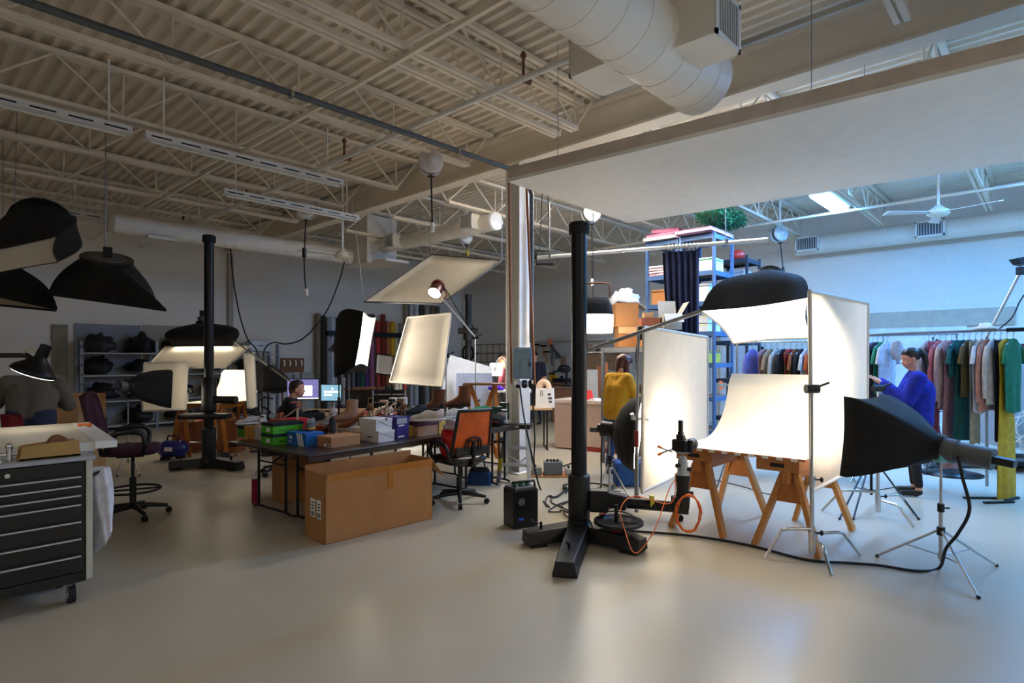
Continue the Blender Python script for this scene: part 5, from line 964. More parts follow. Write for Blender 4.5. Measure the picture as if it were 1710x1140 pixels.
t.part('housing', MB().lathe([(.05, -.12), (.085, -.10), (.09, .06), (.095, .09)], p, 18, ax), mat('oxblood_enamel', '#5c2422', rough=.4), ab=True); t.part('lens', MB().lathe([(0, .085), (.085, .085), (.085, .09)], p, 18, ax), glow('lit_spot', (1, .95, .88), 30), ab=True)
t.part('fin', MB().lathe([(.098, -.06), (.098, -.05)], p, 18, ax), M_RED, ab=True); t.part('yoke', MB().tube([p+Vector((.1, 0, 0)), p+Vector((.14, 0, -.08)), C(741, 500, 7.85)], .012, 7), M_RED, ab=True); t.part('boom', MB().cyl(C(740, 499, 7.85), C(793, 562, 9.35), .013, n=8), M_ALU, ab=True); t.part('cord', MB().tube([C(738, 474, 7.9), C(750, 492, 7.88), C(764, 517, 7.95), C(780, 540, 8.1)], .007, 6, sub=6), M_RUB, ab=True)
cstand('steel stand carrying the red spotlight boom', atz(794, 9.4, 0), 1.92, [(R(-100), .28), (R(20), .28), (R(140), .28)], r=.015)
# desk, monitors, tool chests
t = Th('desk', 'wooden desk under the two monitors', 'desk', atz(497, 9.0, 0), yaw=R(8)); t.part('top', MB().bx(0, 1.15, 0, .7, .71, .74), M_CARD2, bev=.004)
for x in (.04, 1.11):
    for y in (.04, .66): t.part('leg', MB().bx(x-.025, x+.025, y-.025, y+.025, 0, .71), M_BMET)
def monitor(lab, cx, cy, D, w_, h, yaw, kind):
    c = C(cx, cy, D); t = Th('monitor', lab, 'monitor', Vector((c.x, c.y, .74)), yaw=yaw); z = c.z-.74
    t.part('bezel', MB().bx(-w_/2, w_/2, 0, .03, z-h/2, z+h/2), M_BLK, bev=.005); t.part('stand', MB().bx(-.03, .03, .03, .06, .01, z), M_LGREY); t.part('foot', MB().bx(-.11, .11, -.03, .13, 0, .012), M_LGREY)
    if kind == 0:
        t.part('screen', MB().bx(-w_/2+.012, w_/2-.012, -.003, 0, z-h/2+.02, z+h/2-.012), glow('screen_indigo', (.035, .03, .14), .9)); t.part('open_window', MB().bx(-.02, .14, -.006, -.003, z-.10, z+.06), glow('screen_white', (1, 1, 1), .7)); t.part('task_bar', MB().bx(-w_/2+.012, w_/2-.012, -.006, -.003, z-h/2+.02, z-h/2+.032), MATS['screen_white'])
    else:
        t.part('screen', MB().bx(-w_/2+.012, w_/2-.012, -.003, 0, z-h/2+.02, z+h/2-.012), glow('screen_teal', (.10, .26, .36), .6))
        for i, (x, y) in enumerate([(.02, .07)]+[(-.105+k*.034, .02) for k in range(8)]+[(-.10+k*.034, -.03) for k in range(4)]): t.part('thumbnail', MB().bx(x-.011, x+.011, -.006, -.003, z+y-.013, z+y+.013), MATS['screen_white'])
monitor('large monitor showing a white page on an indigo desktop', 506, 650, 9.3, .50, .34, R(8), 0); monitor('smaller monitor with rows of white thumbnails on teal', 553, 656, 9.2, .345, .28, R(-6), 1)
solo('keyboard', MB().bx(-.2, .2, -.07, .07, 0, .018), M_BLK, 'black keyboard on the desk in front of the seated man', 'keyboard', atz(535, 9.15, .741), bev=.004)
t = Th('tool_chest', 'low black tool chest with silver drawer edges behind the shoes', 'tool chest', atz(650, 10.6, 0), yaw=R(4)); t.part('cabinet', MB().bx(-.29, .29, 0, .45, .05, 1.0), M_CHEST, bev=.006)
for i in range(6): d = t.part('drawer', MB().bx(-.26, .26, -.01, 0, .10+i*.14, .22+i*.14), M_CHEST); t.part('drawer_pull', MB().bx(-.26, .26, -.025, -.008, .215+i*.14, .23+i*.14), M_ALU, d)
for s in (-1, 1): t.part('corner_trim', MB().bx(s*.29-.012, s*.29+.012, -.012, .02, .05, 1.0), M_ALU)
t = Th('tool_cabinet', 'large dark workbench cabinet with a pale square label', 'cabinet', atz(607, 11.0, 0)); t.part('body', MB().bx(-.35, .3, 0, .6, 0, .98), mat('dark_brown_cabinet', '#2c2622', rough=.6, var=.2), bev=.006); t.part('worktop', MB().bx(-.38, .5, -.03, .65, .98, 1.01), M_DWOOD); t.part('square_label', MB().bx(.08, .22, -.008, 0, .68, .84), M_CARD2); t.part('label_inset', MB().bx(.10, .20, -.012, -.008, .70, .82), M_CHEST)
for px, D, z, r_, h, c_, lab in ((650, 10.8, 1.0, .08, .06, '#2a3238', 'dark round tray on the low tool chest'), (661, 10.8, 1.0, .05, .14, '#b9b2a0', 'pale paint tin on the low tool chest'), (668, 10.85, 1.0, .04, .16, '#d9d3c4', 'white spray can on the low tool chest'), (676, 10.8, 1.0, .018, .13, '#c82a20', 'red screwdriver standing on the low tool chest')):
    t = Th('workshop_tin', lab, 'tin', atz(px, D, z)); t.part('body', MB().cyl((0, 0, 0), (0, 0, h), r_, n=14), plastic(c_)); t.part('cap', MB().cyl((0, 0, h), (0, 0, h+.015), r_*.8, n=12), M_GREY)
for i, px in enumerate((562, 568, 573, 578, 583, 588)):
    t = Th('folded_stand', 'folded light stand, %s from the monitors in its bunch' % ('first', 'second', 'third', 'fourth', 'fifth', 'sixth')[i], 'light stand', atz(px, 10.4, 0)); t.part('pole', MB().cyl((0, 0, 0), (0, 0, 1.25+.06*(i % 3)), .013, n=8), M_BMET if i % 2 else M_STEEL)
    for a in range(3): d = Vector((math.cos(a*2.1), math.sin(a*2.1), 0))*.03; t.part('leg', MB().cyl(d*1.5+UP*.0, d*.6+UP*.75, .008, n=6), M_BMET)
    t.part('head', MB().box((0, 0, 1.28+.06*(i % 3)), (.07, .06, .08)), M_BLK, bev=.012)
# rear still-life set left of the column
t = Th('foam_board', 'tall white foam board propped at the rear set', 'foam board', C(735, 690, 9.6)); t.part('sheet', MB().prism([C(751, 592, 9.8), C(822, 613, 10.6), C(822, 690, 10.6), C(729, 690, 9.6)], (0, .03, 0)), M_FOAM, ab=True); t.part('foot', MB().prism([C(751, 690, 9.8), C(800, 690, 10.4), Vector((C(800, 690, 10.4).x, 10.8, 0)), Vector((C(751, 690, 9.8).x, 10.2, 0))], UP*.02), M_FOAM, ab=True); t.part('prop_leg', MB().cyl(C(790, 640, 10.3), Vector((C(790, 640, 10.3).x, 10.9, 0)), .015, n=6), M_DWOOD, ab=True)
t = Th('backdrop_board', 'pale blue-white backdrop board standing in front of the foam board', 'board', atz(790, 9.72, 0)); t.part('sheet', MB().bx(-.28, .32, 0, .03, .0, 1.33), mat('pale_blue_board', '#b9c8e6', rough=.6)); t.part('foot', MB().bx(-.2, .2, -.12, .2, 0, .03), M_WOODX)
t = Th('trestle', 'crossed wooden trestle in front of the pale blue panel', 'trestle', atz(806, 9.2, 0)); 
for s in (-1, 1): t.part('cross_leg', MB().beam((-s*.24, 0, .0), (s*.2, .02*s, 1.16), .07, .03, up=(0, 1, 0)), M_WOODX); t.part('outer_leg', MB().beam((s*.26, -.05, 0), (s*.2, -.05, 1.16), .06, .03, up=(0, 1, 0)), M_WOODX)
t.part('shelf', MB().bx(-.3, .42, -.2, .12, 1.16, 1.19), M_DWOOD)
solo('crumpled_sheet', blobify(MB(), (0, 0, .05), (.42, .25, .12), 21, .3), M_PAPER, 'crumpled white sheet behind the tall brown boot', 'sheet', Vector((-1.45, 9.1, .02)))
t = Th('table_lamp', 'lit white drum lamp at the rear set beside the column', 'lamp', atz(829, 10.9, 0)); t.part('pole', MB().cyl((0, 0, 0), (0, 0, 1.35), .012, n=8), M_BMET); t.part('shade', MB().lathe([(.10, 1.26), (.12, 1.48), (.09, 1.49), (.0, 1.49)], n=20), glow('lit_shade', (1, .96, .88), 12)); t.part('base', MB().cyl((0, 0, 0), (0, 0, .03), .12, n=16), M_BMET)
t = Th('gooseneck_lamp', 'white gooseneck lamp bent over the rear work shelf', 'lamp', atz(845, 9.7, 1.05)); t.part('neck', MB().tube([(0, 0, 0), (0, 0, .42), (-.06, 0, .54), (-.14, 0, .5), (-.17, 0, .38)], .014, 8, sub=5), M_WHT); t.part('shade', MB().lathe([(.02, 0), (.05, -.08)], (-.17, 0, .39), 14), M_WHT)
t = Th('work_shelf', 'narrow white work shelf with purple cloth behind the column', 'shelf', atz(838, 9.7, 0)); t.part('top', MB().bx(-.22, .5, -.15, .25, 1.02, 1.05), M_WHT)
for x in (-.18, .45): t.part('leg', MB().beam((x, .0, 0), (x, .0, 1.02), .04, .04), M_WOODX)
solo('purple_cloth', blobify(MB(), (0, 0, .03), (.12, .08, .05), 6, .3), fab('#5a2ad0'), 'bright purple cloth on the narrow work shelf', 'cloth', atz(828, 9.65, 1.051))
t = Th('tool_grid', 'black wire tool grid with red cords hanging on the far wall', 'tool grid', BB(13.93, 14.6, 1.45), wr=0); t.part('wall_bracket', MB().bx(0, .0695, -1.3, -1.26, .28, .32), M_BMET); t.part('wall_bracket', MB().bx(0, .0695, .1, .14, .28, .32), M_BMET)
for i in range(6): t.part('wire', MB().cyl((0, -1.3+i*.3, 0), (0, -1.3+i*.3, .6), .008, n=6), M_BMET)
for z in (0, .3, .6): t.part('wire', MB().cyl((0, -1.32, z), (0, .22, z), .012, n=6), M_BMET)
solo('red_cord_bundle', MB().tube([Vector((-.04+.02*math.sin(i), .18*math.cos(i*.7)*(1-.05*(i % 3)), .2+.3*math.sin(i*.7))) for i in range(40)], .016, 6), M_RED, 'bundle of red extension cord hanging on the wall grid', 'cord', BB(13.82, 13.4, 1.2), wr=0)
solo('hula_ring', MB().tube([Vector((0, .28*math.cos(i*math.pi/12), .28*math.sin(i*math.pi/12))) for i in range(25)], .035, 8).cyl((0, -.15, -.22), (0, 0, .26), .02, n=6).cyl((0, .15, -.22), (0, 0, .26), .02, n=6), M_BMET, 'black ring with a crossed frame hanging on the far wall', 'ring', BB(13.964, 15.2, 1.75), wr=0)
solo('brown_cupboard', MB().bx(-.35, 0, -.7, .5, .0, 1.5), M_DWOOD, 'brown wooden cupboard against the far wall behind the rear set', 'cupboard', BB(13.95, 12.7, 0), wr=0, bev=.01)
# ---------------------------------------------------------------- far right: shelving, rail, curtain
M_BSTEEL = mat('blue_rack_steel', '#4a6a96', rough=.45, metal=.2, var=.1); M_PART = mat('particle_shelf', '#8a6a4c', rough=.8, var=.15, scale=30)
def rack(lab, X, Y, dx, dy, h, zs, m):
    t = Th('storage_rack', lab, 'shelving', B2C(X, Y, 0), wr=0)
    for x in (0, dx):
        for y in (0, dy): t.part('post', MB().bx(x-.022, x+.022, y-.022, y+.022, 0, h), m)
    for z in zs:
        s = t.part('shelf', MB().bx(.02, dx-.02, .02, dy-.02, z-.02, z), M_PART)
        for b in ((-.01, dx+.01, -.012, .012), (-.01, dx+.01, dy-.012, dy+.012), (-.012, .012, 0, dy), (dx-.012, dx+.012, 0, dy)): t.part('beam', MB().bx(b[0], b[1], b[2], b[3], z-.075, z), m, s)
    return t
ZS = (.4, .95, 1.5, 2.02, 2.52, 3.02, 3.62)
rack('blue steel rack with its corner post beside the dark curtain', 9.17, 4.08, .72, .58, 3.64, ZS, M_BSTEEL); rack('blue steel rack half hidden behind the dark curtain', 9.17, 4.72, .72, .58, 3.60, ZS, M_BSTEEL)
rack('dark steel rack standing behind the blue racks', 10.6, 4.1, .6, .6, 3.45, (.5, 1.2, 1.9, 2.4, 2.9, 3.4), mat('dark_rack_steel', '#2c3440', rough=.5))
def rbox(name, lab, X, Y, z, d, c_, cat='box', det=None, rz=0):
    t = Th(name, lab, cat, B2C(X, Y, z), wr=rz); t.part('body', MB().bx(-d[0]/2, d[0]/2, -d[1]/2, d[1]/2, 0, d[2]), board(c_), bev=.004); t.part('lid_band', MB().bx(-d[0]/2-.004, d[0]/2+.004, -d[1]/2-.004, d[1]/2+.004, d[2]*.82, d[2]*.9), board(det or '#8a8f96')); return t
rbox('storage_box', 'orange-brown printed cartoon-lettered carton on the hidden blue rack', 9.5, 5.05, 2.525, (.5, .42, .26), '#b97a44', det='#5a3a20')
rbox('storage_box', 'wide white box at eye level of the corner rack', 9.5, 4.35, 2.525, (.5, .3, .30), '#d4d8dc'); rbox('storage_box', 'tall slim white box beside the curtain on the corner rack', 9.32, 4.58, 2.525, (.2, .12, .34), '#e4e8ec')
rbox('storage_box', 'white box with a green label on the upper corner rack', 9.55, 4.35, 3.025, (.45, .34, .24), '#d8dde0', det='#3a9a5a'); rbox('storage_box', 'dark box on the upper corner rack next to the curtain', 9.36, 4.58, 3.025, (.3, .16, .3), '#3a3a40')
rbox('storage_box', 'yellow-banded white box, upper one on the lower corner rack', 9.5, 4.4, 2.17, (.5, .36, .13), '#dfe4e6', det='#d8cc3a'); rbox('storage_box', 'yellow-banded white box, lower one on the lower corner rack', 9.5, 4.4, 2.025, (.5, .36, .13), '#dfe4e6', det='#d8cc3a')
rbox('storage_box', 'yellow box on the bottom visible shelf of the corner rack', 9.5, 4.4, 1.505, (.5, .36, .2), '#d8c04a'); rbox('storage_box', 'pale crate on the dark rack top shelf', 10.9, 4.4, 2.905, (.4, .4, .3), '#9fb0bc'); rbox('storage_box', 'grey-brown crate on the dark rack middle shelf', 10.85, 4.42, 2.405, (.36, .42, .3), '#8a8a86'); rbox('storage_box', 'white file box with a dark grip on the dark rack', 10.85, 4.4, 1.905, (.42, .42, .28), '#cfd6dc', det='#3a3f46')
for i, (z, c_) in enumerate(((3.025, '#d8a8b4'), (3.07, '#e0c8c8'), (3.115, '#d8b0bc'), (3.16, '#e2d0d0'))):
    solo('foam_sheet', MB().bx(-.34, .34, -.3, .3, 0, .035), mat('foam_'+c_.strip('#'), c_, rough=.9), ('lowest', 'second', 'third', 'topmost')[i]+' pink foam sheet stacked on the hidden blue rack', 'foam sheet', B2C(9.52, 5.0, z), wr=R(4*i-6), bev=.01)
for i, (X, Y, z, w_, l, a, c_) in enumerate(((9.55, 5.05, 3.632, .95, .60, 4, '#dcd2d4'), (9.6, 5.05, 3.715, .8, .56, -4, '#b9708a'), (9.62, 5.1, 3.80, .6, .48, 10, '#a8607a'), (9.5, 4.39, 3.655, .95, .62, 1, '#d6a4bc'))):
    def fn(u, v, w_=w_, l=l, i=i): return Vector(((u-.5)*w_, (v-.5)*l, .008*math.sin(u*5+i)*math.sin(v*4+i*2)))
    solo('foam_pad', MB().grid(fn, 8, 8, .06), mat('foam_'+c_.strip('#'), c_, rough=.9), ('pale flat pad on top of the hidden blue rack', 'dusty rose pad on top of the pale pad', 'crumpled plum pad at the top of the pile', 'long pink foam slab lying across the corner rack')[i], 'foam pad', B2C(X, Y, z), wr=R(a))
solo('blue_tarp', blobify(MB(), (0, 0, .1), (.34, .26, .13), 31, .25), fab('#2436a8'), 'folded royal blue tarp on the hidden blue rack', 'tarp', B2C(9.5, 5.05, 2.04))
# artificial tree on the racks
tr_ = Th('artificial_tree', 'dark green artificial tree lying on top of the racks', 'artificial tree', B2C(9.75, 4.2, 3.72), wr=0); rnd = random.Random(5)
tr_.part('trunk', MB().cyl((-.5, 0, .2), (.6, -.1, .25), .03, n=8), M_DWOOD)
fo = MB()
for i in range(2600):
    a, b, r_ = rnd.uniform(0, 6.283), rnd.uniform(-1, 1), rnd.uniform(.55, 1)
    s = math.sqrt(1-b*b); p = Vector((.72*r_*s*math.cos(a), .36*r_*s*math.sin(a), .26+.155*r_*b)); d = Vector((rnd.gauss(0, 1), rnd.gauss(0, 1), rnd.gauss(0, 1))).normalized()*.075; n = d.cross(Vector((rnd.gauss(0, 1), rnd.gauss(0, 1), 1))).normalized()*.012
    fo.add([p-n, p+n, p+d], [(0, 1, 2)])
o = tr_.part('needle_foliage', fo, mat('green_needles', '#1f6a44', rough=.7, var=.35)); o['kind'] = 'stuff'
solo('red_helmet', blobify(MB(), (0, 0, .07), (.14, .12, .11), 2, .05), plastic('#b8302a'), 'red helmet on top of the dark steel rack', 'helmet', B2C(10.8, 4.35, 3.42))
# pipe rail with the curtain
ra, rb = Z(898, 430, 3.25), Z(1282, 400, 3.25)
t = Th('curtain_rail', 'long steel pipe hung level under the roof as a curtain rail', 'rail', ra); t.part('pipe', MB().cyl(ra, rb, .032, n=12), M_ALU, ab=True)
for u in (.06, .84): p = ra.lerp(rb, u); t.part('chain', MB().cyl(p, Vector((p.x, p.y, ZD)), .006, n=6), M_STEEL, ab=True); t.part('pipe_clamp', MB().box(p, (.05, .1, .1)), M_CHR, ab=True)
u0, u1 = .60, .735; ca, cb = ra.lerp(rb, u0), ra.lerp(rb, u1)
def cur(u, v):
    p = ca.lerp(cb, u*(1-.05*v)+.03*v); f = math.sin(u*38+v*1.5)*.035*(1+.8*v)+.05*math.sin(u*9+v*3)*v
    return p+Vector((f*.3-.10*(1-u)*(1-v)*.6+.10*(1-u)*v, f, -.07-3.08*v))
t = Th('curtain', 'dark navy curtain bunched on the hanging rail', 'curtain', ca); t.part('cloth', MB().grid(cur, 70, 14, .006), fab('#20284a'), ab=True)
for i in range(9): p = ca.lerp(cb, (i+.5)/9); t.part('ring', MB().tube([p+Vector((0, .046*math.cos(a*.785), .046*math.sin(a*.785)-.003)) for a in range(9)], .005, 6), M_CHR, ab=True)
t = Th('hung_speaker', 'small black box light hung by straps from the roof left of the rail', 'lamp', C(910, 432, 10.2)); t.part('case', MB().bx(-.16, .16, -.1, .1, -.1, .1), M_BLK, bev=.01); t.part('yoke', MB().tube([(-.17, 0, 0), (-.17, 0, .14), (.17, 0, .14), (.17, 0, 0)], .01, 6), M_BMET)
for x in (-.09, .09): t.part('strap', MB().cyl((x, 0, .1), (x*.4, 0, ZD-C(910, 432, 10.2).z), .008, n=6), M_RUB)
# carton pile on a grey rack
t = rack('grey rack carrying the pile of open cartons', 7.38, 4.02, .56, 1.0, 1.74, (.4, .95, 1.74), M_RACK)
CT = B2C(8.4, 5.5, 1.745)
def carton(lab, cx, y, z, d, m, flaps=(), yaw=0, inside=None):
    t = Th('carton', lab, 'carton', Vector((cx, y, z)), yaw=yaw); a, b, h = d[0]/2, d[1]/2, d[2]
    for q, e in (([(-a, -b, 0), (a, -b, 0), (a, -b, h), (-a, -b, h)], (0, .006, 0)), ([(-a, b, 0), (a, b, 0), (a, b, h), (-a, b, h)], (0, -.006, 0)), ([(-a, -b, 0), (-a, b, 0), (-a, b, h), (-a, -b, h)], (.006, 0, 0)), ([(a, -b, 0), (a, b, 0), (a, b, h), (a, -b, h)], (-.006, 0, 0))): t.part('wall', MB().prism(q, e), m)
    t.part('bottom', MB().bx(-a, a, -b, b, 0, .006), m)
    for s, l, an in flaps:
        dz = math.sin(R(an))*l; do = math.cos(R(an))*l
        q = {'f': [(-a, -b, h), (a, -b, h), (a, -b-do, h+dz), (-a, -b-do, h+dz)], 'b': [(-a, b, h), (a, b, h), (a, b+do, h+dz), (-a, b+do, h+dz)], 'l': [(-a, -b, h), (-a, b, h), (-a-do, b, h+dz), (-a-do, -b, h+dz)], 'r': [(a, -b, h), (a, b, h), (a+do, b, h+dz), (a+do, -b, h+dz)]}[s]
        t.part('flap', MB().prism(q, (.001, .001, .006)), inside or M_CARDIN)
    return t
def xat(px, D): return (px-CX)/F*D
carton('brown carton with its flap folded down at the bottom of the pile', xat(1052, 8.92), 8.92, 1.745, (.42, .36, .30), M_CARD, (('f', .10, -70), ('b', .15, 60)), inside=M_CARD2)
carton('open brown carton stuffed with white plastic at the pile top', xat(1044, 8.92), 8.92, 2.05, (.34, .34, .36), M_CARD, (('r', .16, -35), ('b', .1, 80)))
solo('plastic_bags', blobify(MB(), (0, 0, .1), (.2, .14, .15), 17, .35), mat('white_film', '#d8dee8', rough=.3), 'crumpled white plastic bags bulging out of the open carton', 'plastic bags', Vector((xat(1044, 8.92), 8.92, 2.37)))
carton('small red-brown carton in front of the white one', xat(1084, 8.5), 8.5, 1.99, (.27, .24, .17), mat('red_brown_card', '#9a5a40', rough=.85), (('r', .12, 20),))
carton('tiny tan box on the red-brown carton', xat(1082, 8.52), 8.52, 2.165, (.14, .14, .08), M_CARD2)
carton('pale grey carton with tall raised flaps beside the curtain', xat(1119, 8.45), 8.45, 1.99, (.26, .3, .22), M_CARDIN, (('b', .22, 75), ('r', .2, 60), ('f', .16, -50)))
solo('packing_paper', blobify(MB(), (0, 0, .06), (.10, .06, .09), 14, .3), mat('pale_aqua_film', '#bcd4d8', rough=.4), 'pale aqua packing bag between the cartons', 'packing', Vector((xat(1099, 8.7), 8.7, 2.02)))
carton('flat brown carton supporting the small boxes', xat(1096, 8.52), 8.52, 1.745, (.44, .36, .24), M_CARD, (('f', .14, -20),), inside=M_CARD2)
# counter, rear table and things on them
c0 = Vector((.706, 10.25, 0)); cd = Vector((.88, -.58, 0)).normalized(); cyaw = math.atan2(cd.y, cd.x)
t = Th('counter', 'pinkish beige laminate counter behind the black column stand', 'counter', c0, yaw=cyaw); M_CNT = mat('beige_laminate', '#c2a696', rough=.5, var=.04)
t.part('body', MB().bx(.03, 1.7, .03, .7, .02, .80), M_CNT, bev=.004); t.part('worktop', MB().bx(0, 1.73, 0, .73, .80, .86), mat('beige_top', '#cfb8a8', rough=.4), bev=.006); t.part('toe_rail', MB().bx(.6, 1.7, .02, .06, 0, .08), M_RED)
solo('red_folder', MB().prism([(-.11, 0, 0), (.11, 0, 0), (.08, 0, .16), (-.08, 0, .16)], (0, .12, 0)), plastic('#d83a34'), 'red tent-folded sign standing on the counter', 'folder', c0+cd*.72+Vector((0, .25, .862)), bev=.004)
for a, lab in ((.95, 'loose white papers on the counter'), (1.2, 'white paper stack at the elbow of the woman in yellow')): solo('paper_stack', MB().box((0, 0, .012), (.26, .2, .024), rz=.3), M_PAPER, lab, 'papers', c0+cd*a+Vector((0, .3, .861)))
t = Th('side_table', 'small folding table with a paper bag between column and counter', 'table', atz(868, 9.95, 0), yaw=R(4)); t.part('top', MB().bx(0, .56, 0, .6, .69, .72), M_CARD2)
for x in (.08, .48): t.part('leg', MB().tube([(x, .08, 0), (x, .08, .69)], .014, 7), M_BMET); t.part('leg', MB().tube([(x, .52, 0), (x, .52, .69)], .014, 7), M_BMET)
t.part('foot_bar', MB().tube([(.48, -.02, .015), (.48, .3, .03), (.48, .62, .015)], .013, 7), M_BMET)
t = Th('shopping_bag', 'white paper shopping bag with black lettering on the side table', 'bag', atz(914, 9.85, .721)+Vector((-.02, .35, 0)), yaw=R(-10)); t.part('body', MB().loft([[Vector((x*.16*k, y*.08, z)) for x, y in ((-1, -1), (1, -1), (1, 1), (-1, 1))] for z, k in ((0, 1), (.33, .95))], smooth=False), M_PAPER)
for i, (x, z, w_) in enumerate(((-.07, .2, .012), (-.04, .2, .008), (.06, .22, .05), (.07, .15, .06), (.08, .09, .05))): t.part('lettering', MB().bx(x, x+w_, -.083, -.081, z, z+(.1 if i < 2 else .03)), M_PRINT)
t.part('peach_wreath', MB().tube([Vector((-.02+.09*math.cos(i*.393), 0, .33+.12*math.sin(i*.393))) for i in range(9)], .05, 8), plastic('#e8c3a0'))
# workshop wall
def WL(px, py, off=.05): D = (X1-off)/(.730+(px-CX)/F*.683); return C(px, py, D)
a_, b_ = WL(890, 562), WL(1065, 645)
t = Th('pegboard', 'grey-white pegboard of hand tools on the far wall', 'pegboard', B2C(X1-.015, 8.6, .75), wr=0); t.part('panel', MB().bx(-.015, .015, -2.3, 3.9, 0, 1.35), mat('pegboard_grey', '#c6c3bc', rough=.7)); t.part('top_rail', MB().bx(-.05, .0, -2.3, 3.9, 1.35, 1.39), M_FRAME)
TOOLS = [(897, 578, 'hammer', 'pale-handled hammer above the shoulder of the navy-shirted man'), (908, 580, 'hammer', 'dark-headed claw hammer right of the navy-shirted man'), (913, 590, 'hammer', 'small pine-handled hammer below the claw hammer'), (921, 585, 'saw', 'narrow hand saw hanging under the orange-jawed level'), (926, 602, 'level', 'long silver level hanging on the pegboard'), (932, 590, 'square', 'dark triangular set square on the pegboard'), (938, 604, 'chisel', 'long-bladed chisel below the set square'), (943, 598, 'pliers', 'red-gripped pliers right of the set square'), (980, 577, 'pliers', 'red-gripped pliers beside the bar clamp'), (987, 583, 'chisel', 'wood-handled chisel right of the black column'), (998, 590, 'saw', 'wide hand saw by the dark wall cabinet'), (904, 612, 'chisel', 'thin chisel low down beside the navy sleeve')]
for i, (px, py, k, lab) in enumerate(TOOLS):
    c = WL(px, py, .055); t = Th('hand_tool', lab, 'hand tool', c, wr=0)
    t.part('peg', MB().bx(.0, .03, -.012, .012, -.012, .012), M_STEEL)
    if k == 'hammer': t.part('handle', MB().cyl((0, 0, -.3), (0, 0, .05), .02, n=8), M_WOODX); t.part('head', MB().beam((0, -.11, .05), (0, .11, .05), .05, .05), M_BMET)
    elif k == 'chisel': t.part('blade', MB().bx(-.006, .006, -.018, .018, -.32, 0), M_STEEL); t.part('handle', MB().cyl((0, 0, 0), (0, 0, .14), .025, n=8), M_WOODX)
    elif k == 'saw': t.part('blade', MB().prism([(0, -.05, .1), (0, .06, .1), (0, .02, -.45), (0, -.03, -.45)], (.006, 0, 0)), M_STEEL); t.part('handle', MB().bx(-.015, .015, -.06, .06, .08, .2), M_DWOOD, bev=.01)
    elif k == 'level': t.part('bar', MB().bx(-.015, .015, -.03, .03, -.4, .25), M_ALU); t.part('vial', MB().bx(-.018, .018, -.02, .02, -.1, -.04), plastic('#d8c31e'))
    elif k == 'square': t.part('plate', MB().prism([(0, -.2, -.15), (0, .2, .2), (0, .2, -.15)], (.008, 0, 0)), M_GREY); t.part('edge', MB().beam((0, -.2, -.15), (0, .2, -.15), .02, .02), M_STEEL)
    else: t.part('jaws', MB().prism([(0, -.03, 0), (0, .03, 0), (0, .0, .1)], (.012, 0, 0)), M_STEEL); t.part('grip', MB().tube([(0, -.02, 0), (0, -.05, -.1), (0, -.03, -.18)], .012, 6), M_RED); t.part('grip', MB().tube([(0, .02, 0), (0, .05, -.1), (0, .03, -.18)], .012, 6), M_RED)
for px0, px1, py, lab in ((913, 929, 567, 'orange-tipped long level on the pegboard top'), (970, 985, 567, 'orange-tipped bar clamp on the pegboard top')):
    p, q = WL(px0, py, .1), WL(px1+30, py, .1); t = Th('bar_clamp', lab, 'clamp', p); t.part('bar', MB().beam(p, q, .03, .06), M_FRAME, ab=True); t.part('orange_jaw', MB().beam(p.lerp(q, .15)-UP*.14, p.lerp(q, .15)+UP*.04, .08, .12), plastic('#d8601c'), ab=True)
t = Th('clamp_arm', 'dark articulated clamp arm sticking out by the pegboard', 'clamp arm', atz(946, 14.5, .875)); t.part('base', MB().cyl((0, 0, 0), (0, 0, .45), .03, n=8), M_BMET); t.part('foot', MB().cyl((0, 0, 0), (0, 0, .03), .12, n=12), M_BMET); t.part('arm', MB().cyl((.05, 0, .47), (-.45, 0, .32), .03, n=8), M_BMET); t.part('jaw', blobify(MB(), (-.05, 0, .45), (.16, .08, .09), 3, .3, flat=False), M_BLK)
t = Th('bench_stand', 'plain low bench under the clamp arm', 'bench', atz(946, 14.5, 0)); t.part('top', MB().bx(-.4, .3, -.2, .25, .84, .874), M_PART); t.part('frame', MB().bx(-.36, .26, -.16, .2, 0, .84), M_DWOOD)
t = Th('workbench', 'brown workbench of drawers under the pegboard', 'workbench', B2C(13.3, 8.0, 0), wr=0); t.part('body', MB().bx(0, .65, -1.5, 3.2, .05, .82), M_DWOOD, bev=.006); t.part('worktop', MB().bx(-.04, .66, -1.52, 3.22, .82, .87), M_PART)
for i in range(5): d = t.part('drawer', MB().bx(-.015, 0, -1.4+i*.92, -.55+i*.92, .5, .78), M_DWOOD); t.part('pull', MB().bx(-.03, -.015, -1.1+i*.92, -.85+i*.92, .66, .69), M_LGREY, d)
for px, lab, c_, d in ((938, 'black tool tray with red edge on the workbench', '#26262a', (.3, .5, .12)), (924, 'yellow cordless drill on the workbench', '#d8a018', (.1, .25, .22))):
    p = WL(px, 640, .4); t = Th('bench_tool', lab, 'tool', Vector((p.x, p.y, .871)), wr=0); t.part('body', MB().bx(-d[0]/2, d[0]/2, -d[1]/2, d[1]/2, 0, d[2]), plastic(c_), bev=.02); t.part('handle', MB().bx(-.03, .03, -.04, .04, d[2], d[2]+.07), M_BLK, bev=.01)
for px, D, w_, z0, z1, c_, lab in ((990, 11.6, .24, 0, 1.35, '#a8aaac', 'pale grey folded board leaning behind the counter'), (1006, 11.9, .2, 0, 1.42, '#8a5230', 'red-brown plank board leaning behind the counter'), (1013, 11.4, .10, 0, 1.5, '#a86a3c', 'single upright pine plank behind the counter'), (976, 11.9, .12, 0, 1.3, '#5a5650', 'dark grey board leaning beside the black column')):
    solo('leaning_board', MB().prism([(-w_/2, 0, z0), (w_/2, 0, z0), (w_/2, .15, z1), (-w_/2, .15, z1)], (0, .03, 0)), board(c_), lab, 'board', atz(px, D, 0))
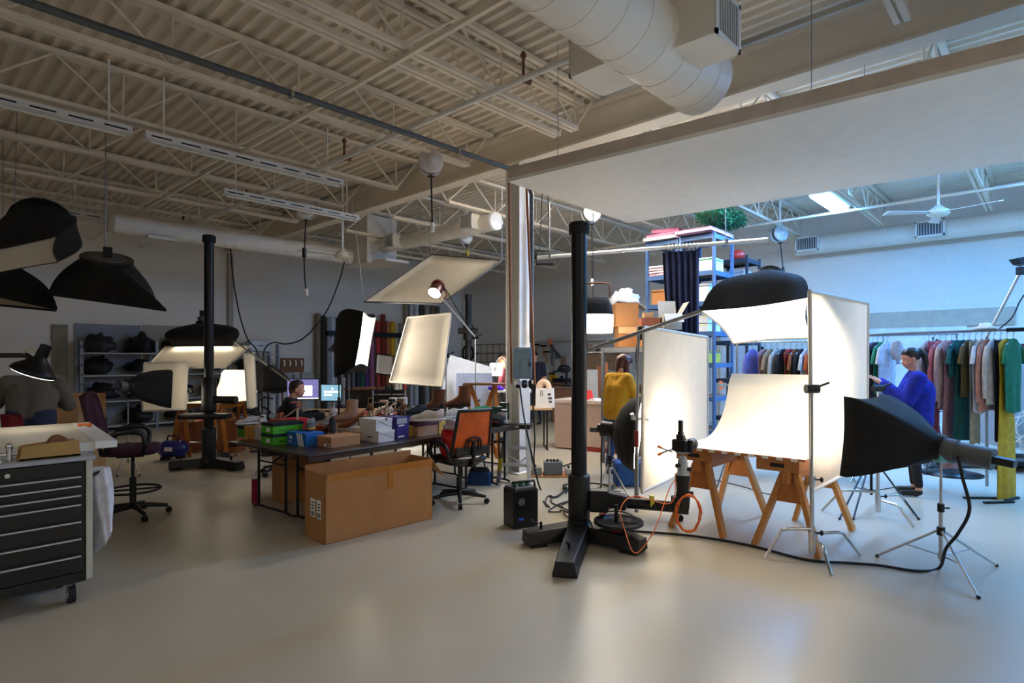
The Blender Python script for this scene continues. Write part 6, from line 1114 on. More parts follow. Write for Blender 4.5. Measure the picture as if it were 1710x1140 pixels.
t = Th('brown_canopy', 'brown padded blanket draped over a bar behind the counter', 'blanket', atz(1010, 12.3, 1.4)); t.part('cloth', MB().grid(lambda u, v: Vector(((u-.5)*1.0, .02*math.sin(u*12), .30-.34*v-.10*abs(u-.5)*2*v)), 16, 6, .03), fab('#5a4632')); t.part('bar', MB().cyl((-.52, .02, .3), (.52, .02, .3), .02, n=8), M_STEEL); t.part('post', MB().cyl((-.5, .04, -1.4), (-.5, .04, .3), .018, n=8), M_STEEL); t.part('post', MB().cyl((.5, .04, -1.4), (.5, .04, .3), .018, n=8), M_STEEL)
t = Th('wall_cabinet', 'small dark open cabinet of bottles above the pegboard end', 'cabinet', B2C(13.75, 7.25, 1.6), wr=0); t.part('case', MB().bx(-.02, .22, -.35, .35, 0, .03).bx(-.02, .22, -.35, .35, .3, .33).bx(-.02, .22, -.35, .35, .6, .63).bx(-.02, .22, -.38, -.35, 0, .63).bx(-.02, .22, .35, .38, 0, .63), mat('dark_blue_cab', '#2a303a', rough=.5))
for i in range(5): s = Th('spray_bottle', 'small pale bottle in the dark wall cabinet', 'bottle', B2C(13.83, 7.02+i*.11, 1.93 if i % 2 else 1.632), wr=0, group='bottles in the wall cabinet'); s.part('body', MB().cyl((0, 0, 0), (0, 0, .16), .04, n=10), plastic('#d8d4c8')); s.part('cap', MB().cyl((0, 0, .16), (0, 0, .2), .02, n=8), plastic('#b9803a'))
# ---------------------------------------------------------------- clothes racks
def garment(kind, px, D, zr, app, L, c_, lab, trim=None, sgn=1, yaw=R(28)):
    """hangs from the rail height zr; app = width as it shows, L = length"""
    w = .38 if kind != 'pants' else .28; a = yaw; t = Th('garment', lab, 'garment', Vector((xat(px, D), D, zr)), yaw=a); m = fab(c_); rnd = random.Random(int(px*7)); ph = rnd.uniform(0, 6)
    t.part('hanger', MB().tube([(0, 0, .0), (.0, 0, .03), (.015, 0, .045), (.03, 0, .02)], .003, 5).tube([(-w*.42, 0, -.11), (0, 0, -.03), (w*.42, 0, -.11)], .006, 6).cyl((0, 0, -.03), (0, 0, .0), .003, n=5), M_STEEL)
    rings = []; n = 36; K_ = 14
    for k in range(K_+1):
        v = k/K_; z = -.05-v*L
        if kind == 'pants': hw = w/2*(.95-.25*v); th = .014+.004*v
        elif kind == 'dress': hw = w/2*((.35+.65*min(1, v/.08)) if v < .08 else (1-.35*math.sin(min(1, v*3)*math.pi/2)*(1-v)+.1*v)); th = .016+.010*v
        else: hw = w/2*((.3+.7*v/.12) if v < .12 else (1-.12*v)); th = .016+.006*v
        if v < .12 and kind != 'pants': z = -.04-.09*(v/.12)-.0*L
        ring = []
        for i in range(n):
            q = 2*math.pi*i/n; f = 1+(.25*v+.03)*math.sin(q*5+ph)+.12*v*math.sin(q*9+ph*2); ring.append(Vector((math.cos(q)*hw*(1+.05*v*math.sin(7*v+ph)), math.sin(q)*th*f+.006*v*math.sin(math.cos(q)*7+1), z-.02*v*math.sin(q*2+ph))))
        rings.append(ring)
    t.part('body', MB().loft(rings), m)
    if kind == 'top':
        for s in (-1, 1): t.part('sleeve', MB().tube([(s*w*.40, 0, -.12), (s*w*.52, 0, -.26), (s*w*.55, 0, -.26-L*.32), (s*w*.53, 0, -.26-L*.62)], [.019, .024, .022, .018], 10, sub=4), m)
    if kind == 'tee':
        for s in (-1, 1): t.part('sleeve', MB().tube([(s*w*.40, 0, -.12), (s*w*.52, -.01, -.22), (s*w*.58, -.01, -.32)], [.018, .022, .024], 10, sub=3), m)
    if trim: t.part('trim_band', MB().beam((w*.36, -.016, -.2), (w*.30, -.018, -.05-L), .010, .008), fab(trim))
    return t
# right rack
ra2, rb2 = Vector((5.67, 6.51, 1.90)), Vector((4.58, 7.52, 1.885))
t = Th('clothes_rack', 'chrome rolling clothes rack in front of the woman in blue', 'clothes rack', Vector((5.40, 6.35, 0)))
t.part('rail', MB().cyl(ra2+Vector((.5, -.45, .01)), rb2, .016, n=10), M_STEEL, ab=True); t.part('end_grip', MB().cyl(ra2+Vector((.5, -.45, .01)), ra2+Vector((-.08, .08, 0)), .024, n=10), M_BMET, ab=True)
pA = Vector((6.0, 6.20, 0)); pB = Vector((4.56, 7.54, 0))
for p, l in ((pA, 'a'), (pB, 'b')): t.part('upright', MB().cyl(Vector((p.x, p.y, .1)), Vector((p.x, p.y, 1.88)), .015, n=9), M_CHR, ab=True); t.part('foot_tube', MB().tube([p+Vector((-.32, -.25, .03)), p+Vector((-.2, -.15, .12)), p+Vector((0, 0, .13)), p+Vector((.25, .2, .12)), p+Vector((.35, .28, .03))], .014, 8, sub=4), M_CHR, ab=True)
GR = [('tee', 1452, 7.1, .10, .55, '#8a86b4', 'lavender top at the far end of the right rack', 1), ('dress', 1459, 7.05, .10, .95, '#3a2a34', 'dark brown long garment beside the lavender top', 1), ('tee', 1468, 7.0, .10, .62, '#1f7a58', 'bright green sleeveless top near the rack end', 1), ('tee', 1483, 6.95, .20, .62, '#c3ccd8', 'white lace blouse held by the woman in blue', 1),
      ('top', 1572, 6.6, .14, .68, '#c3b4ac', 'pale beige cardigan sleeve next to the woman in blue', 1), ('pants', 1583, 6.58, .16, 1.20, '#b0565c', 'coral pink long trousers on the right rack', 1), ('top', 1590, 6.55, .20, .78, '#b9666a', 'dusty pink hooded jacket on the right rack', 1), ('top', 1600, 6.5, .16, .78, '#c0a49c', 'beige and rose striped shirt on the right rack', 1), ('dress', 1604, 6.52, .16, 1.45, '#a87a7c', 'mauve full-length trousers under the striped shirt', 1), ('tee', 1609, 6.45, .16, .40, '#0f5a5a', 'dark teal T-shirt on the right rack', 1), ('dress', 1612, 6.47, .12, 1.12, '#0c4a46', 'long bottle-teal dress behind the T-shirt', 1), ('tee', 1619, 6.42, .14, .62, '#5a4a24', 'olive brown blouse on the right rack', 1), ('pants', 1628, 6.42, .20, 1.16, '#a8a28a', 'khaki beige pleated trousers', 1), ('tee', 1627, 6.38, .10, .80, '#c9d0d8', 'slim white tunic beside the olive blouse', 1), ('top', 1635, 6.36, .13, .78, '#b98474', 'peach knitted top on the right rack', 1), ('top', 1652, 6.30, .26, .70, '#c6bdb6', 'chunky oatmeal sweater with balloon sleeves', 1), ('pants', 1659, 6.32, .20, 1.10, '#17161c', 'black trousers with a white side stripe', 1), ('dress', 1686, 6.24, .16, 1.75, '#b9951c', 'mustard yellow floor-length dress', 1), ('tee', 1679, 6.2, .24, .78, '#12694a', 'emerald green short-sleeved top at the grip end', 1)]
for i, (k, px, D, app, L, c_, lab, s) in enumerate(GR):
    u = (.955-.035*i) if i < 4 else (.56-.0375*(i-4)); p = ra2.lerp(rb2, u)      # evenly along the rail
    garment(k, CX+F*p.x/p.y, p.y, p.z-.062, app, L*1.03, c_, lab, trim='#e8e4e0' if 'stripe' in lab else None, yaw=R(26))
solo('cap_bag', blobify(MB(), (0, 0, -.18), (.09, .03, .13), 8, .1, flat=False), fab('#b9bec8'), 'white cloth cap hanging from the rack rail', 'cap', ra2.lerp(rb2, .78)-UP*.03)
solo('sun_hat', MB().lathe([(.0, .04), (.05, .035), (.06, 0), (.11, -.025), (.11, -.033), (.0, -.03)], n=22), fab('#d9d0cc'), 'cream hat resting on the oatmeal sweater hanger', 'hat', ra2.lerp(rb2, .20)+UP*.055)
# far rack
zr = 1.80
t = Th('clothes_rack', 'chrome clothes rack seen behind the paper sweep', 'clothes rack', Vector((xat(1228, 8.0), 8.0, 0))); a0 = Vector((xat(1222, 8.05), 8.05, zr)); b0 = Vector((xat(1420, 7.6), 7.6, zr))
t.part('rail', MB().cyl(a0, b0, .014, n=9), M_CHR, ab=True)
for p in (Vector((xat(1231, 8.03), 8.03, 0)), Vector((b0.x, b0.y, 0))): t.part('upright', MB().cyl(p+UP*.08, p+UP*zr, .014, n=9), M_CHR, ab=True); t.part('foot_tube', MB().tube([p+Vector((-.1, -.28, .03)), p+UP*.09, p+Vector((.1, .28, .03))], .014, 7), M_CHR, ab=True)
for k, px, app, L, c_, lab in (('top', 1257, .30, .95, '#6f74c4', 'shiny blue-violet raincoat on the far rack'), ('dress', 1277, .16, 1.1, '#9a7a84', 'mauve dress on the far rack'), ('tee', 1287, .10, 1.0, '#a08a70', 'leopard-tan garment on the far rack'), ('top', 1298, .18, .95, '#c3c6ca', 'white-grey shirt on the far rack'), ('top', 1309, .14, .95, '#1f2026', 'black jacket on the far rack'), ('dress', 1320, .18, 1.0, '#b02a34', 'red floral dress on the far rack'), ('tee', 1330, .10, .9, '#8a5230', 'rust brown top on the far rack'), ('top', 1339, .12, .9, '#22242c', 'dark slim coat on the far rack'), ('tee', 1348, .10, .6, '#c8d0dc', 'pale blue-white top on the far rack'), ('tee', 1357, .12, 1.0, '#c05a2a', 'burnt orange top on the far rack'), ('tee', 1367, .12, 1.0, '#a8a8ac', 'grey top hidden behind the diffusion panel')): garment(k, px, 8.05-(px-1222)*.00227, zr-.058, app, L, c_, lab, yaw=R(36))
for m_ in ['cloth_b02a34']:     # floral print
    nt = MATS[m_].node_tree; vor = nt.nodes.new('ShaderNodeTexVoronoi'); vor.inputs['Scale'].default_value = 16; rp = nt.nodes.new('ShaderNodeValToRGB'); rp.color_ramp.interpolation = 'CONSTANT'
    for e, (p, c_) in zip([rp.color_ramp.elements[0], rp.color_ramp.elements[1], rp.color_ramp.elements.new(.5), rp.color_ramp.elements.new(.75)], ((0, '#b0202c'), (.3, '#d8d0d0'), (.5, '#a01c28'), (.8, '#2a7a3a'))): e.position = p; e.color = (*lin(c_), 1)
    nt.links.new(vor.outputs['Color'], rp.inputs[0]); nt.links.new(rp.outputs[0], nt.nodes['Principled BSDF'].inputs['Base Color'])
# lamps and clutter behind the right rack
t = tripod('black light stand under the plum spotlight with barn doors', atz(1566, 8.2, 0), 1.52, [atz(1545, 7.9, 0), atz(1590, 7.9, 0), atz(1570, 8.6, 0)], m=M_BMET, hub=.6)
t = Th('plum_spotlight', 'plum coloured spotlight with dark barn doors behind the woman in blue', 'spotlight', C(1562, 605, 8.2)); ax = Vector((.35, -.3, .75)).normalized(); t.part('housing', MB().lathe([(.06, -.13), (.09, -.11), (.09, .08), (.095, .1)], (0, 0, .06), 16, ax), mat('plum_enamel', '#6a3f6a', rough=.4)); 
u, w = frame(ax); o_ = Vector((0, 0, .06))+ax*.1
for d, e in ((u, w), (-u, w), (w, u), (-w, u)): t.part('barn_door', MB().slab([o_+d*.09-e*.09, o_+d*.09+e*.09, o_+d*.18+e*.12+ax*.14, o_+d*.18-e*.12+ax*.14], .006), M_BMET)
t = Th('boom_arm', 'steel boom pole with a small black lamp rising at the right rack', 'boom', C(1655, 552, 7.2)); t.part('tube', MB().cyl(C(1648, 562, 7.2), C(1706, 450, 7.0), .018, n=10), M_ALU, ab=True); t.part('joint', MB().box(C(1705, 452, 7.0), (.08, .07, .1)), M_BLK, ab=True, bev=.01); t.part('lamp_head', MB().prism([C(1698, 431, 7.0), C(1712, 428, 7.0), C(1716, 442, 7.0), C(1706, 440, 7.0)], (0, .12, 0)), M_BLK, ab=True); t.part('cord', MB().tube([C(1712, 490, 7.0), C(1702, 505, 7.0), C(1690, 530, 7.0), C(1665, 552, 7.1)], .008, 6, sub=5), M_RUB, ab=True); t.part('post', MB().cyl(Vector((C(1648, 562, 7.2).x, 7.2, 0)), C(1648, 562, 7.2), .018, n=10), M_STEEL, ab=True)
t = Th('metal_cabinet', 'low grey metal cabinet with cables at the edge of the wardrobe area', 'cabinet', atz(1722, 8.0, 0)); t.part('body', MB().bx(-.32, .4, 0, .6, .35, 1.5), M_LGREY, bev=.01); t.part('shelf_frame', MB().bx(-.32, .4, 0, .6, .12, .16), M_BMET)
for x in (-.28, .36): t.part('caster', MB().cyl((x, .05, .06), (x+.04, .05, .06), .06, n=14), M_RUB); t.part('post', MB().bx(x-.02, x+.02, .03, .07, .1, .36), M_BMET)
solo('plum_case', MB().loft([[Vector((x*a, y*.2, z)) for x, y in ((-1, -1), (1, -1), (1, 1), (-1, 1))] for z, a in ((0, .16), (.28, .24))], smooth=False), mat('plum_vinyl', '#4a2036', rough=.4), 'plum coloured lamp case on the grey metal cabinet', 'case', atz(1716, 8.25, 1.502), bev=.02)
solo('loose_cables', MB().tube([Vector((.3*math.sin(i*1.3)*math.cos(i*.21), .1*math.cos(i*.9)-.12, .6+.28*math.sin(i*.83))) for i in range(60)], .008, 6), M_FRAME, 'tangle of white cables hanging in front of the grey cabinet', 'cables', atz(1712, 7.95, 0))
solo('backdrop_tube', MB().cyl((-.9, 0, .1), (1.3, 0, .1), .1, n=18), mat('grey_tube', '#6a7480', rough=.5), 'long grey cardboard tube lying on the floor behind the rack', 'tube', atz(1650, 8.45, 0)); solo('black_bar', MB().cyl((-.9, 0, .03), (1.3, 0, .03), .03, n=10), M_BMET, 'thin black bar on the floor behind the grey tube', 'bar', atz(1640, 8.9, 0))
solo('dark_pedestal', MB().lathe([(.36, 0), (.36, .02), (.2, .05), (.05, .12), (.0, .13)], n=20), M_BMET, 'dark round floor base below the pink clothes', 'base', atz(1588, 7.95, 0))
for i, (x, y, l, a) in enumerate(((1668, 6.35, .35, .1), (1640, 6.55, .4, -.05), (1690, 6.5, .3, .5))): solo('black_strip', MB().box((0, 0, .012), (l, .035, .02), rz=a), M_RUB, ('short black bar lying below the yellow dress', 'long black bar by the curved rack foot', 'black strip beneath the rack upright')[i], 'bar', atz(x, y, 0))
# ---------------------------------------------------------------- floor power gear and cables
t = Th('wood_plank', 'thin plywood plank carrying the power boxes on the floor', 'plank', G(918, 797)); t.part('board', MB().bx(-.26, .3, -.02, .3, 0, .025), M_WOODX); t.part('edge_strip', MB().bx(-.26, .3, -.025, -.02, 0, .025), M_CARD2)
for dx, w_, h, c_, lab in ((-.17, .14, .10, '#8a9088', 'small olive-grey power box on the plank'), (.05, .25, .17, '#6f7678', 'grey multi-outlet power box on the plank'), (.25, .08, .08, '#b9bab4', 'pale socket block at the end of the plank')):
    p = Th('power_box', lab, 'power box', G(918, 797)+Vector((dx, .1, .026))); p.part('case', MB().bx(-w_/2, w_/2, -.08, .1, 0, h), plastic(c_), bev=.01)
    for i in range(4 if h > .15 else 1): p.part('plug', MB().box((-w_/2+.05+i*.045, 0, h+.015), (.03, .05, .03)), M_BLK, bev=.004)
cable('black cable running from the column outlet down to the floor', [C(868, 645, 7.75), C(874, 690, 7.5), C(884, 740, 7.25), gz(902, 815), gz(925, 830), gz(950, 815), gz(985, 808)], .011)
cable('black cable looping from the dark outlet to the plank', [C(888, 648, 7.72), C(891, 690, 7.75), C(893, 730, 7.9), gz(896, 783), gz(940, 778), gz(960, 770)], .010)
rnd = random.Random(11)
for i in range(7):
    cx_, cy_ = 900+i*18, 825+rnd.uniform(-12, 40); pts = [gz(cx_+rnd.uniform(-22, 30)*math.cos(k*1.1)+k*6, cy_+10*math.sin(k*1.3+i), .008+.004*i) for k in range(7)]
    cable('loose black floor cable, %s of the tangle behind the column stand' % ('first', 'second', 'third', 'fourth', 'fifth', 'sixth', 'seventh')[i], pts, .007)
solo('cable_coil', MB().tube([gz(984, 815)+Vector((.30*math.cos(i*.4)*(1+.06*math.sin(i)), .24*math.sin(i*.4), .004*(i % 8))) for i in range(80)], .008, 6), M_RUB, 'coil of black cable on the floor behind the round softbox', 'cable', gz(984, 815), ab=True)
solo('blue_tote', MB().bx(-.24, .24, -.14, .14, 0, .30), fab('#1d4a8a'), 'blue fabric tote on the floor behind the rolling stand', 'bag', atz(1058, 7.28, 0), bev=.03)
cable('black cable hanging from the lamp stand of the round softbox', [C(1006, 712, 6.2), C(1004, 760, 6.2), C(1004, 800, 6.2), gz(1000, 842), gz(980, 850)], .008)
cable('long black cable swooping from the duct to the left desk', [C(575, 438, 10.4), C(566, 470, 10.2), C(545, 520, 10.0), C(510, 562, 9.9), C(480, 574, 9.9), C(455, 572, 9.9), C(440, 590, 9.9), C(438, 650, 9.9), gz(438, 755)], .012)
cable('black cable dropping from the left duct behind the left set', [C(385, 415, 12.0), C(390, 470, 11.8), C(400, 525, 11.6), C(413, 565, 11.4), C(430, 590, 11.2), C(436, 660, 11.2), gz(440, 736)], .013)
# ---------------------------------------------------------------- people
def capsule(mb, p, q, r0, r1, n=14):
    p, q = Vector(p), Vector(q); mb.sph(p, r0, n, 8); mb.sph(q, r1, n, 8)
    if (q-p).length > 1e-4: mb.cyl(p, q, r0, r1, n)
def voxel(mb, vs, it=6):
    me = mb.mesh('tmp'); o = bpy.data.objects.new('tmp', me); COL.objects.link(o)
    a = o.modifiers.new('r', 'REMESH'); a.mode = 'VOXEL'; a.voxel_size = vs; a.use_smooth_shade = True
    b = o.modifiers.new('s', 'SMOOTH'); b.iterations = it; b.factor = .5
    dg = bpy.context.evaluated_depsgraph_get(); dg.update(); r = bpy.data.meshes.new_from_object(o.evaluated_get(dg)); bpy.data.objects.remove(o); bpy.data.meshes.remove(me); return r
def person(lab, c, yaw, J, mats, vs=.009, hair=None, hmat=None, head_dir=0, group=None):
    """J: joints in local metres, figure faces +y. mats: [skin, top, legs, shoes]"""
    t = Th('person', lab, 'person', c, yaw=yaw); prim = []
    def cap(p, q, r0, r1, m): prim.append((Vector(p), Vector(q), r0, r1, m))
    pel, chest, neck, hd = [Vector(J[k]) for k in ('pelvis', 'chest', 'neck', 'head')]; g = J.get('girth', 1.0); sw = J.get('sw', .17)
    hx = Vector((1, 0, 0))
    for s in (-1, 1):
        cap(pel+hx*s*.07, pel+hx*s*.07+UP*.08, .115*g, .115*g, 2 if J.get('hem', 0) == 0 else 1); cap(pel+hx*s*.06+UP*.08, chest+hx*s*.07, .115*g, .12*g, 1); cap(chest+hx*s*.07, Vector(J['sh'][0 if s < 0 else 1])*.8+neck*.2, .12*g, .07, 1)
        i = 0 if s < 0 else 1; sh, el, wr, tip = [Vector(J[k][i]) for k in ('sh', 'el', 'wr', 'tip')]; sl = J.get('sleeve', 1.0)
        cap(sh, el, .062*sl, .052*sl, 1); e2 = el.lerp(wr, .86); cap(el, e2, .054*sl, .044*sl if J.get('long', 1) else .04, 1 if J.get('long', 1) else 0); cap(el.lerp(wr, .85), wr, .027, .024, 0)
        d = (tip-wr).normalized(); n = d.cross(UP); n = n.normalized() if n.length > .1 else Vector((1, 0, 0)); pm = wr+d*.06; cap(wr, pm, .024, .026, 0); cap(wr+n*.012, pm+n*.018, .022, .02, 0); cap(wr-n*.012, pm-n*.018, .022, .02, 0)
        cl = J.get('curl', .4); dn = (d*math.cos(cl)-UP*math.sin(cl)).normalized() if abs(d.z) < .8 else (d*math.cos(cl)+Vector((0, math.sin(cl), 0))).normalized()
        for k, (o_, ln) in enumerate(((-.027, .06), (-.009, .072), (.009, .068), (.027, .052))):
            b = pm+d*.025+n*o_; k1 = b+d*ln*.5; cap(b, k1, .0095, .009, 0); cap(k1, k1+dn*ln*.5, .009, .0075, 0)
        th = wr+d*.025+n*.028*(-s); cap(th, th+d*.035+n*.025*(-s), .012, .010, 0); cap(th+d*.035+n*.025*(-s), th+d*.065+n*.028*(-s), .010, .008, 0)
        hp, kn, an = Vector(J['hip'][i]), Vector(J['kn'][i]), Vector(J['an'][i]); lg = J.get('leg', 1.0)
        cap(hp, kn, .095*lg, .062*lg, 2); cap(kn, an+(kn-an)*.12, .060*lg, .045*lg, 2); cap(an+(kn-an)*.16, an, .036, .034, 0 if J.get('bare', 0) else 2)
        f = Vector(J['toe'][i]); cap(an-UP*.035, an-UP*.04+(f-an)*.2, .038, .036, 3); cap(an-UP*.04+(f-an)*.1, f, .034, .030, 3)
    cap(neck-UP*.04, neck+UP*.05, .052, .048, 0); cap(chest, neck-UP*.05, .115*g, .08, 1); cap((Vector(J['sh'][0])+neck*1)/2-UP*.02, (Vector(J['sh'][1])+neck*1)/2-UP*.02, .07, .07, 1); cap(neck+(chest-neck)*.3, neck-UP*.02, .09, .058, 1)
    R_ = Matrix.Rotation(head_dir, 3, 'Z') @ Matrix.Rotation(J.get('nod', 0), 3, 'X')
    H = lambda x, y, z: hd+R_ @ Vector((x, y, z))
    hs = J.get('hs', 1.0)
    cap(H(0, -.015, .03), H(0, .01, .035), .082*hs, .080*hs, 0); cap(H(0, .02, -.03), H(0, .035, -.065), .064*hs, .042*hs, 0); cap(H(0, .075, -.005), H(0, .096, -.022), .010, .014, 0); cap(H(0, .06, .03), H(0, .075, .0), .018, .012, 0)
    cap(H(0, .068, -.055), H(0, .072, -.055), .018, .016, 0); cap(neck+UP*.02, H(0, -.01, -.05), .05, .05, 0)
    for s in (-1, 1): cap(H(s*.078*hs, -.005, .012), H(s*.082*hs, -.012, -.022), .016, .012, 0)
    mb = MB()
    for p, q, a, b, m in prim: capsule(mb, p, q, a, b)
    me = voxel(mb, vs)
    n = len(me.polygons); cen = np.zeros(n*3); me.polygons.foreach_get('center', cen); cen = cen.reshape(-1, 3); best = np.full(n, 9e9); idx = np.zeros(n, int)
    for p, q, a, b, m in prim:
        p_, d = np.array(p), np.array(q-p); L2 = max(d @ d, 1e-9); tt = np.clip(((cen-p_) @ d)/L2, 0, 1); dist = np.linalg.norm(cen-(p_+tt[:, None]*d), axis=1)-(a+(b-a)*tt)
        w_ = dist < best; best[w_] = dist[w_]; idx[w_] = m
    me.materials.clear()
    o = link('body', me, mats, t.o); me.polygons.foreach_set('material_index', idx.astype(np.int32)); me.polygons.foreach_set('use_smooth', np.ones(n, bool)); me.update()
    for s in (-1, 1): t.part('eye', MB().sph(H(s*.03, .072, .018), (.013, .008, .009), 10, 6), mat('eye_dark', '#1a1210', rough=.2), o); t.part('eyebrow', MB().tube([H(s*.015, .084, .042), H(s*.032, .08, .046), H(s*.048, .068, .04)], .004, 5), hmat or M_HAIR, o)
    t.part('lips', MB().tube([H(-.022, .078, -.05), H(0, .09, -.048), H(.022, .078, -.05)], .006, 6, sub=3), mat('lip_colour', '#a8605a', rough=.5), o)
    if hair:
        hb = MB()
        for p, q, a, b in hair: capsule(hb, H(*p), H(*q), a, b)
        hm = voxel(hb, max(.007, vs), 4); ho = link('hair', hm, hmat or M_HAIR, t.o); hm.polygons.foreach_set('use_smooth', np.ones(len(hm.polygons), bool))
    return t
SH = plastic('#1a1a1c')
short = [((0, -.03, .05), (0, .0, .06), .086, .082), ((0, -.06, .02), (0, -.06, -.03), .062, .05), ((-.05, -.01, .05), (-.055, -.02, .0), .045, .03), ((.05, -.01, .05), (.055, -.02, .0), .045, .03), ((0, .03, .085), (0, .045, .08), .05, .04)]
# woman in blue, facing left and slightly away, hands raised at the garment
J = dict(pelvis=(0, 0, .86), chest=(0, -.01, 1.20), neck=(0, .02, 1.42), head=(0, .05, 1.565), girth=1.46, sleeve=1.5, hem=1, sh=((-.19, 0, 1.345), (.19, 0, 1.345)), el=((-.25, .12, 1.08), (.24, .14, 1.08)), wr=((-.13, .34, 1.29), (.08, .36, 1.31)), tip=((-.06, .47, 1.38), (.02, .49, 1.40)),
         hip=((-.09, 0, .84), (.09, 0, .84)), kn=((-.10, .02, .47), (.10, .02, .47)), an=((-.11, -.02, .09), (.11, 0, .09)), toe=((-.13, .15, .035), (.13, .16, .035)), leg=.98, bare=1, nod=R(-12), hs=1.0)
pony = [((0, -.03, .05), (0, .0, .06), .088, .082), ((-.045, 0, .05), (-.05, -.02, .01), .045, .032), ((.045, 0, .05), (.05, -.02, .01), .045, .032), ((0, -.09, .075), (0, -.115, .09), .03, .026), ((0, -.12, .085), (0, -.15, .02), .028, .034), ((0, -.15, .02), (0, -.145, -.09), .034, .030), ((0, -.145, -.09), (0, -.13, -.16), .028, .012)]
wb = person('woman with a dark ponytail in a fuzzy royal blue sweater sorting the clothes rack', G(1529, 826), R(62), J, [M_SKIN, mat('fuzzy_blue', '#16239a', rough=.95, var=.35, scale=12, bump=.5, bscale=90), fab('#1b1a20'), SH], .008, pony, mat('brown_black_hair', '#1d1210', rough=.45, var=.4, scale=30, stretch=(8, 8, 1)), head_dir=R(14))
wb.part('hair_tie', MB().tube([Vector((0, .05, 1.565))+Vector((.03*math.cos(a*.785)-.02, -.105, .085+.03*math.sin(a*.785))) for a in range(9)], .009, 6), M_RUB)
# woman in yellow, back to us, turned right, writing at the counter
J = dict(pelvis=(0, 0, .86), chest=(0, .04, 1.16), neck=(0, .10, 1.37), head=(0, .17, 1.50), girth=1.08, sleeve=1.2, hem=1, sh=((-.17, .06, 1.31), (.17, .06, 1.31)), el=((-.27, .10, 1.06), (.24, .14, 1.05)), wr=((-.16, .32, 1.0), (.16, .38, 1.02)), tip=((-.08, .48, .98), (.10, .54, 1.0)),
         hip=((-.09, 0, .84), (.09, 0, .84)), kn=((-.10, .03, .46), (.12, .0, .46)), an=((-.11, -.03, .09), (.13, -.05, .09)), toe=((-.13, .12, .035), (.15, .1, .035)), leg=.98, nod=R(-22))
long_ = [((0, -.03, .05), (0, .01, .06), .09, .084), ((0, -.06, .03), (0, -.045, -.09), .078, .062), ((0, -.045, -.09), (0, -.02, -.17), .06, .03), ((-.06, 0, .03), (-.07, .05, -.15), .042, .036), ((.06, 0, .03), (.07, .05, -.15), .042, .038), ((-.07, .05, -.15), (-.07, .08, -.22), .034, .016), ((.07, .05, -.15), (.075, .09, -.25), .036, .016), ((0, .04, .085), (0, .055, .07), .05, .035)]
person('woman with long auburn hair in a mustard yellow sweater bent over the counter', G(1028, 795), R(-55), J, [M_SKIN, mat('mustard_knit', '#b9870c', rough=.9, var=.15, bump=.3, bscale=60), fab('#27406a'), fab('#3a3a40')], .009, long_, mat('auburn_hair', '#4a2118', rough=.45, var=.35, scale=30, stretch=(8, 8, 1)), head_dir=R(-25))
# man in navy at the pegboard
J = dict(pelvis=(0, 0, .92), chest=(0, 0, 1.26), neck=(0, .03, 1.48), head=(0, .07, 1.62), girth=1.2, sleeve=1.15, hem=0, long=0, sh=((-.2, 0, 1.42), (.2, 0, 1.42)), el=((-.26, .03, 1.12), (.26, .05, 1.12)), wr=((-.26, .15, .88), (.25, .18, .88)), tip=((-.26, .2, .72), (.25, .23, .72)),
         hip=((-.1, 0, .9), (.1, 0, .9)), kn=((-.11, .02, .5), (.11, .02, .5)), an=((-.12, -.02, .09), (.12, -.02, .09)), toe=((-.14, .15, .035), (.14, .15, .035)), nod=R(-14))
mn = person('man in a navy shirt and dark cap standing at the pegboard', G(894, 708), R(150), J, [M_SKIN, fab('#1e2238'), fab('#2a2c38'), SH], .013, short, M_HAIR)
mn.part('cap', MB().sph((0, .06, 1.68), (.098, .105, .075), 14, 8).slab([(-.07, .13, 1.665), (.07, .13, 1.665), (.05, .24, 1.645), (-.05, .24, 1.645)], .012), M_RUB)
# woman in maroon behind the column
J = dict(pelvis=(0, 0, .86), chest=(0, .03, 1.16), neck=(0, .08, 1.36), head=(0, .13, 1.49), girth=1.0, long=0, sh=((-.17, .04, 1.30), (.17, .04, 1.30)), el=((-.22, .06, 1.04), (.22, .08, 1.04)), wr=((-.16, .25, .98), (.16, .28, .98)), tip=((-.12, .4, .96), (.12, .42, .96)),
         hip=((-.09, 0, .84), (.09, 0, .84)), kn=((-.1, .02, .46), (.1, .02, .46)), an=((-.11, -.02, .09), (.11, -.02, .09)), toe=((-.13, .14, .035), (.13, .14, .035)), nod=R(-20))
person('woman in a maroon T-shirt working half hidden behind the column', atz(849, 11.2, 0), R(60), J, [M_SKIN, fab('#5a1a24'), fab('#26262e'), SH], .012, long_, mat('blond_brown_hair', '#8a5a34', rough=.45, var=.3, scale=30))
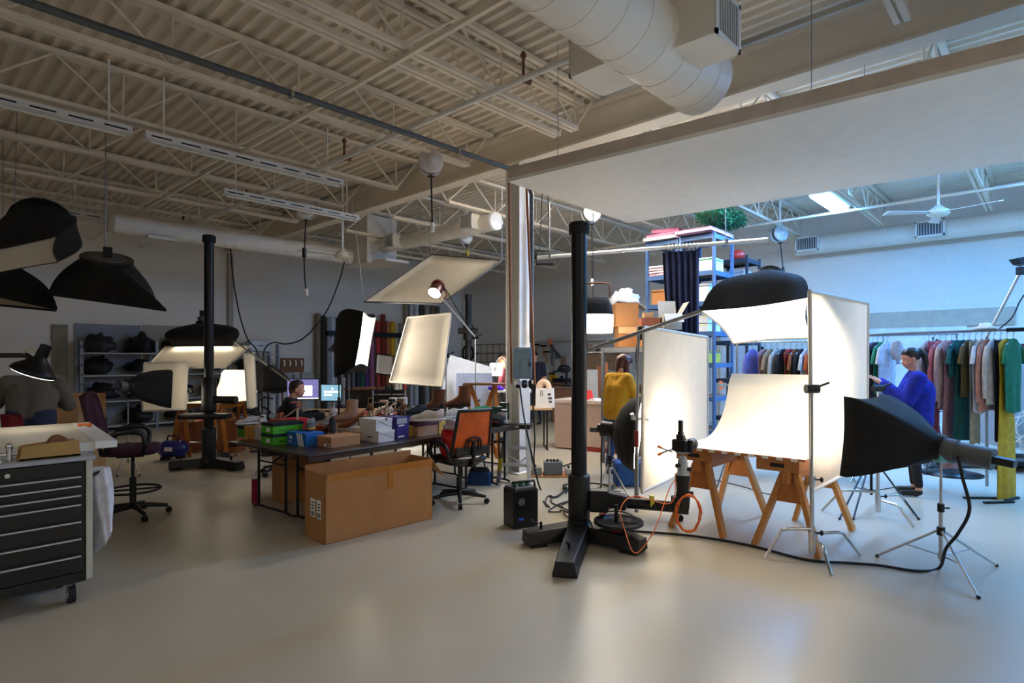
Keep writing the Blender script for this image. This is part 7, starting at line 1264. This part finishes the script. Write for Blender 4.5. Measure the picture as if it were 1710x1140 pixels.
# seated man at the monitors
J = dict(pelvis=(0, 0, .52), chest=(0, .03, .82), neck=(0, .10, 1.02), head=(0, .16, 1.145), girth=1.18, sleeve=1.3, hem=1, sh=((-.2, .05, .96), (.2, .05, .96)), el=((-.27, .2, .74), (.27, .22, .76)), wr=((-.2, .46, .80), (.22, .50, .80)), tip=((-.16, .62, .79), (.20, .66, .79)),
         hip=((-.1, .02, .50), (.1, .02, .50)), kn=((-.13, .44, .50), (.13, .44, .50)), an=((-.13, .46, .09), (.13, .46, .09)), toe=((-.14, .62, .035), (.14, .62, .035)), hs=1.05)
person('man with short brown hair in a black sweater seated before the monitors', atz(476, 8.0, 0), R(-68), J, [M_SKIN, fab('#101016'), fab('#20222a'), SH], .009, short, mat('brown_hair', '#33201a', rough=.5, var=.3, scale=30), head_dir=R(-10))
office_chair('dark grey office chair under the seated man', atz(474, 8.0, 0), R(-68), fab('#26282c'), fab('#26282c'), hs=.315, arms=False, mesh=False)
# standing man at the cutting table, back to us
J = dict(pelvis=(0, 0, .90), chest=(0, .04, 1.18), neck=(0, .12, 1.38), head=(0, .22, 1.47), girth=1.32, sleeve=1.35, hem=0, sh=((-.21, .06, 1.32), (.21, .06, 1.32)), el=((-.34, .16, 1.10), (.28, .2, 1.06)), wr=((-.40, .40, 1.08), (.18, .42, 1.06)), tip=((-.42, .55, 1.06), (.12, .56, 1.05)),
         hip=((-.1, 0, .88), (.1, 0, .88)), kn=((-.12, .02, .48), (.12, .02, .48)), an=((-.13, -.02, .09), (.13, -.02, .09)), toe=((-.15, .15, .035), (.15, .15, .035)), nod=R(-35))
pm_ = person('man in a grey sweater and dark apron bent over behind the cutting table', atz(52, 6.2, 0), R(25), J, [M_SKIN, mat('grey_wool', '#5f5850', rough=.95, var=.15, bump=.3, bscale=60), fab('#232a44'), SH], .011, short, mat('grey_brown_hair', '#4a3f36', rough=.5, var=.3, scale=30))
t = Th('drawer_cabinet', 'low brown drawer cabinet behind the man at the cutting table', 'cabinet', atz(104, 7.6, 0)); t.part('body', MB().bx(-.2, .22, 0, .5, 0, 1.10), M_CARD2, bev=.006)
for i in range(3): d = t.part('drawer', MB().bx(-.18, .2, -.012, 0, .12+i*.32, .42+i*.32), M_CARD2); t.part('pull', MB().bx(-.05, .06, -.025, -.012, .30+i*.32, .32+i*.32), M_GREY, d)
solo('red_cloth', MB().grid(lambda u, v: Vector((-.12+u*.2+.02*math.sin(v*5), -.02+.03*math.sin(u*9), 1.02-v*.4)), 8, 8, .01), fab('#7a1a24'), 'dark red cloth hanging from the hip of the man at the cutting table', 'cloth', atz(22, 5.86, 0))
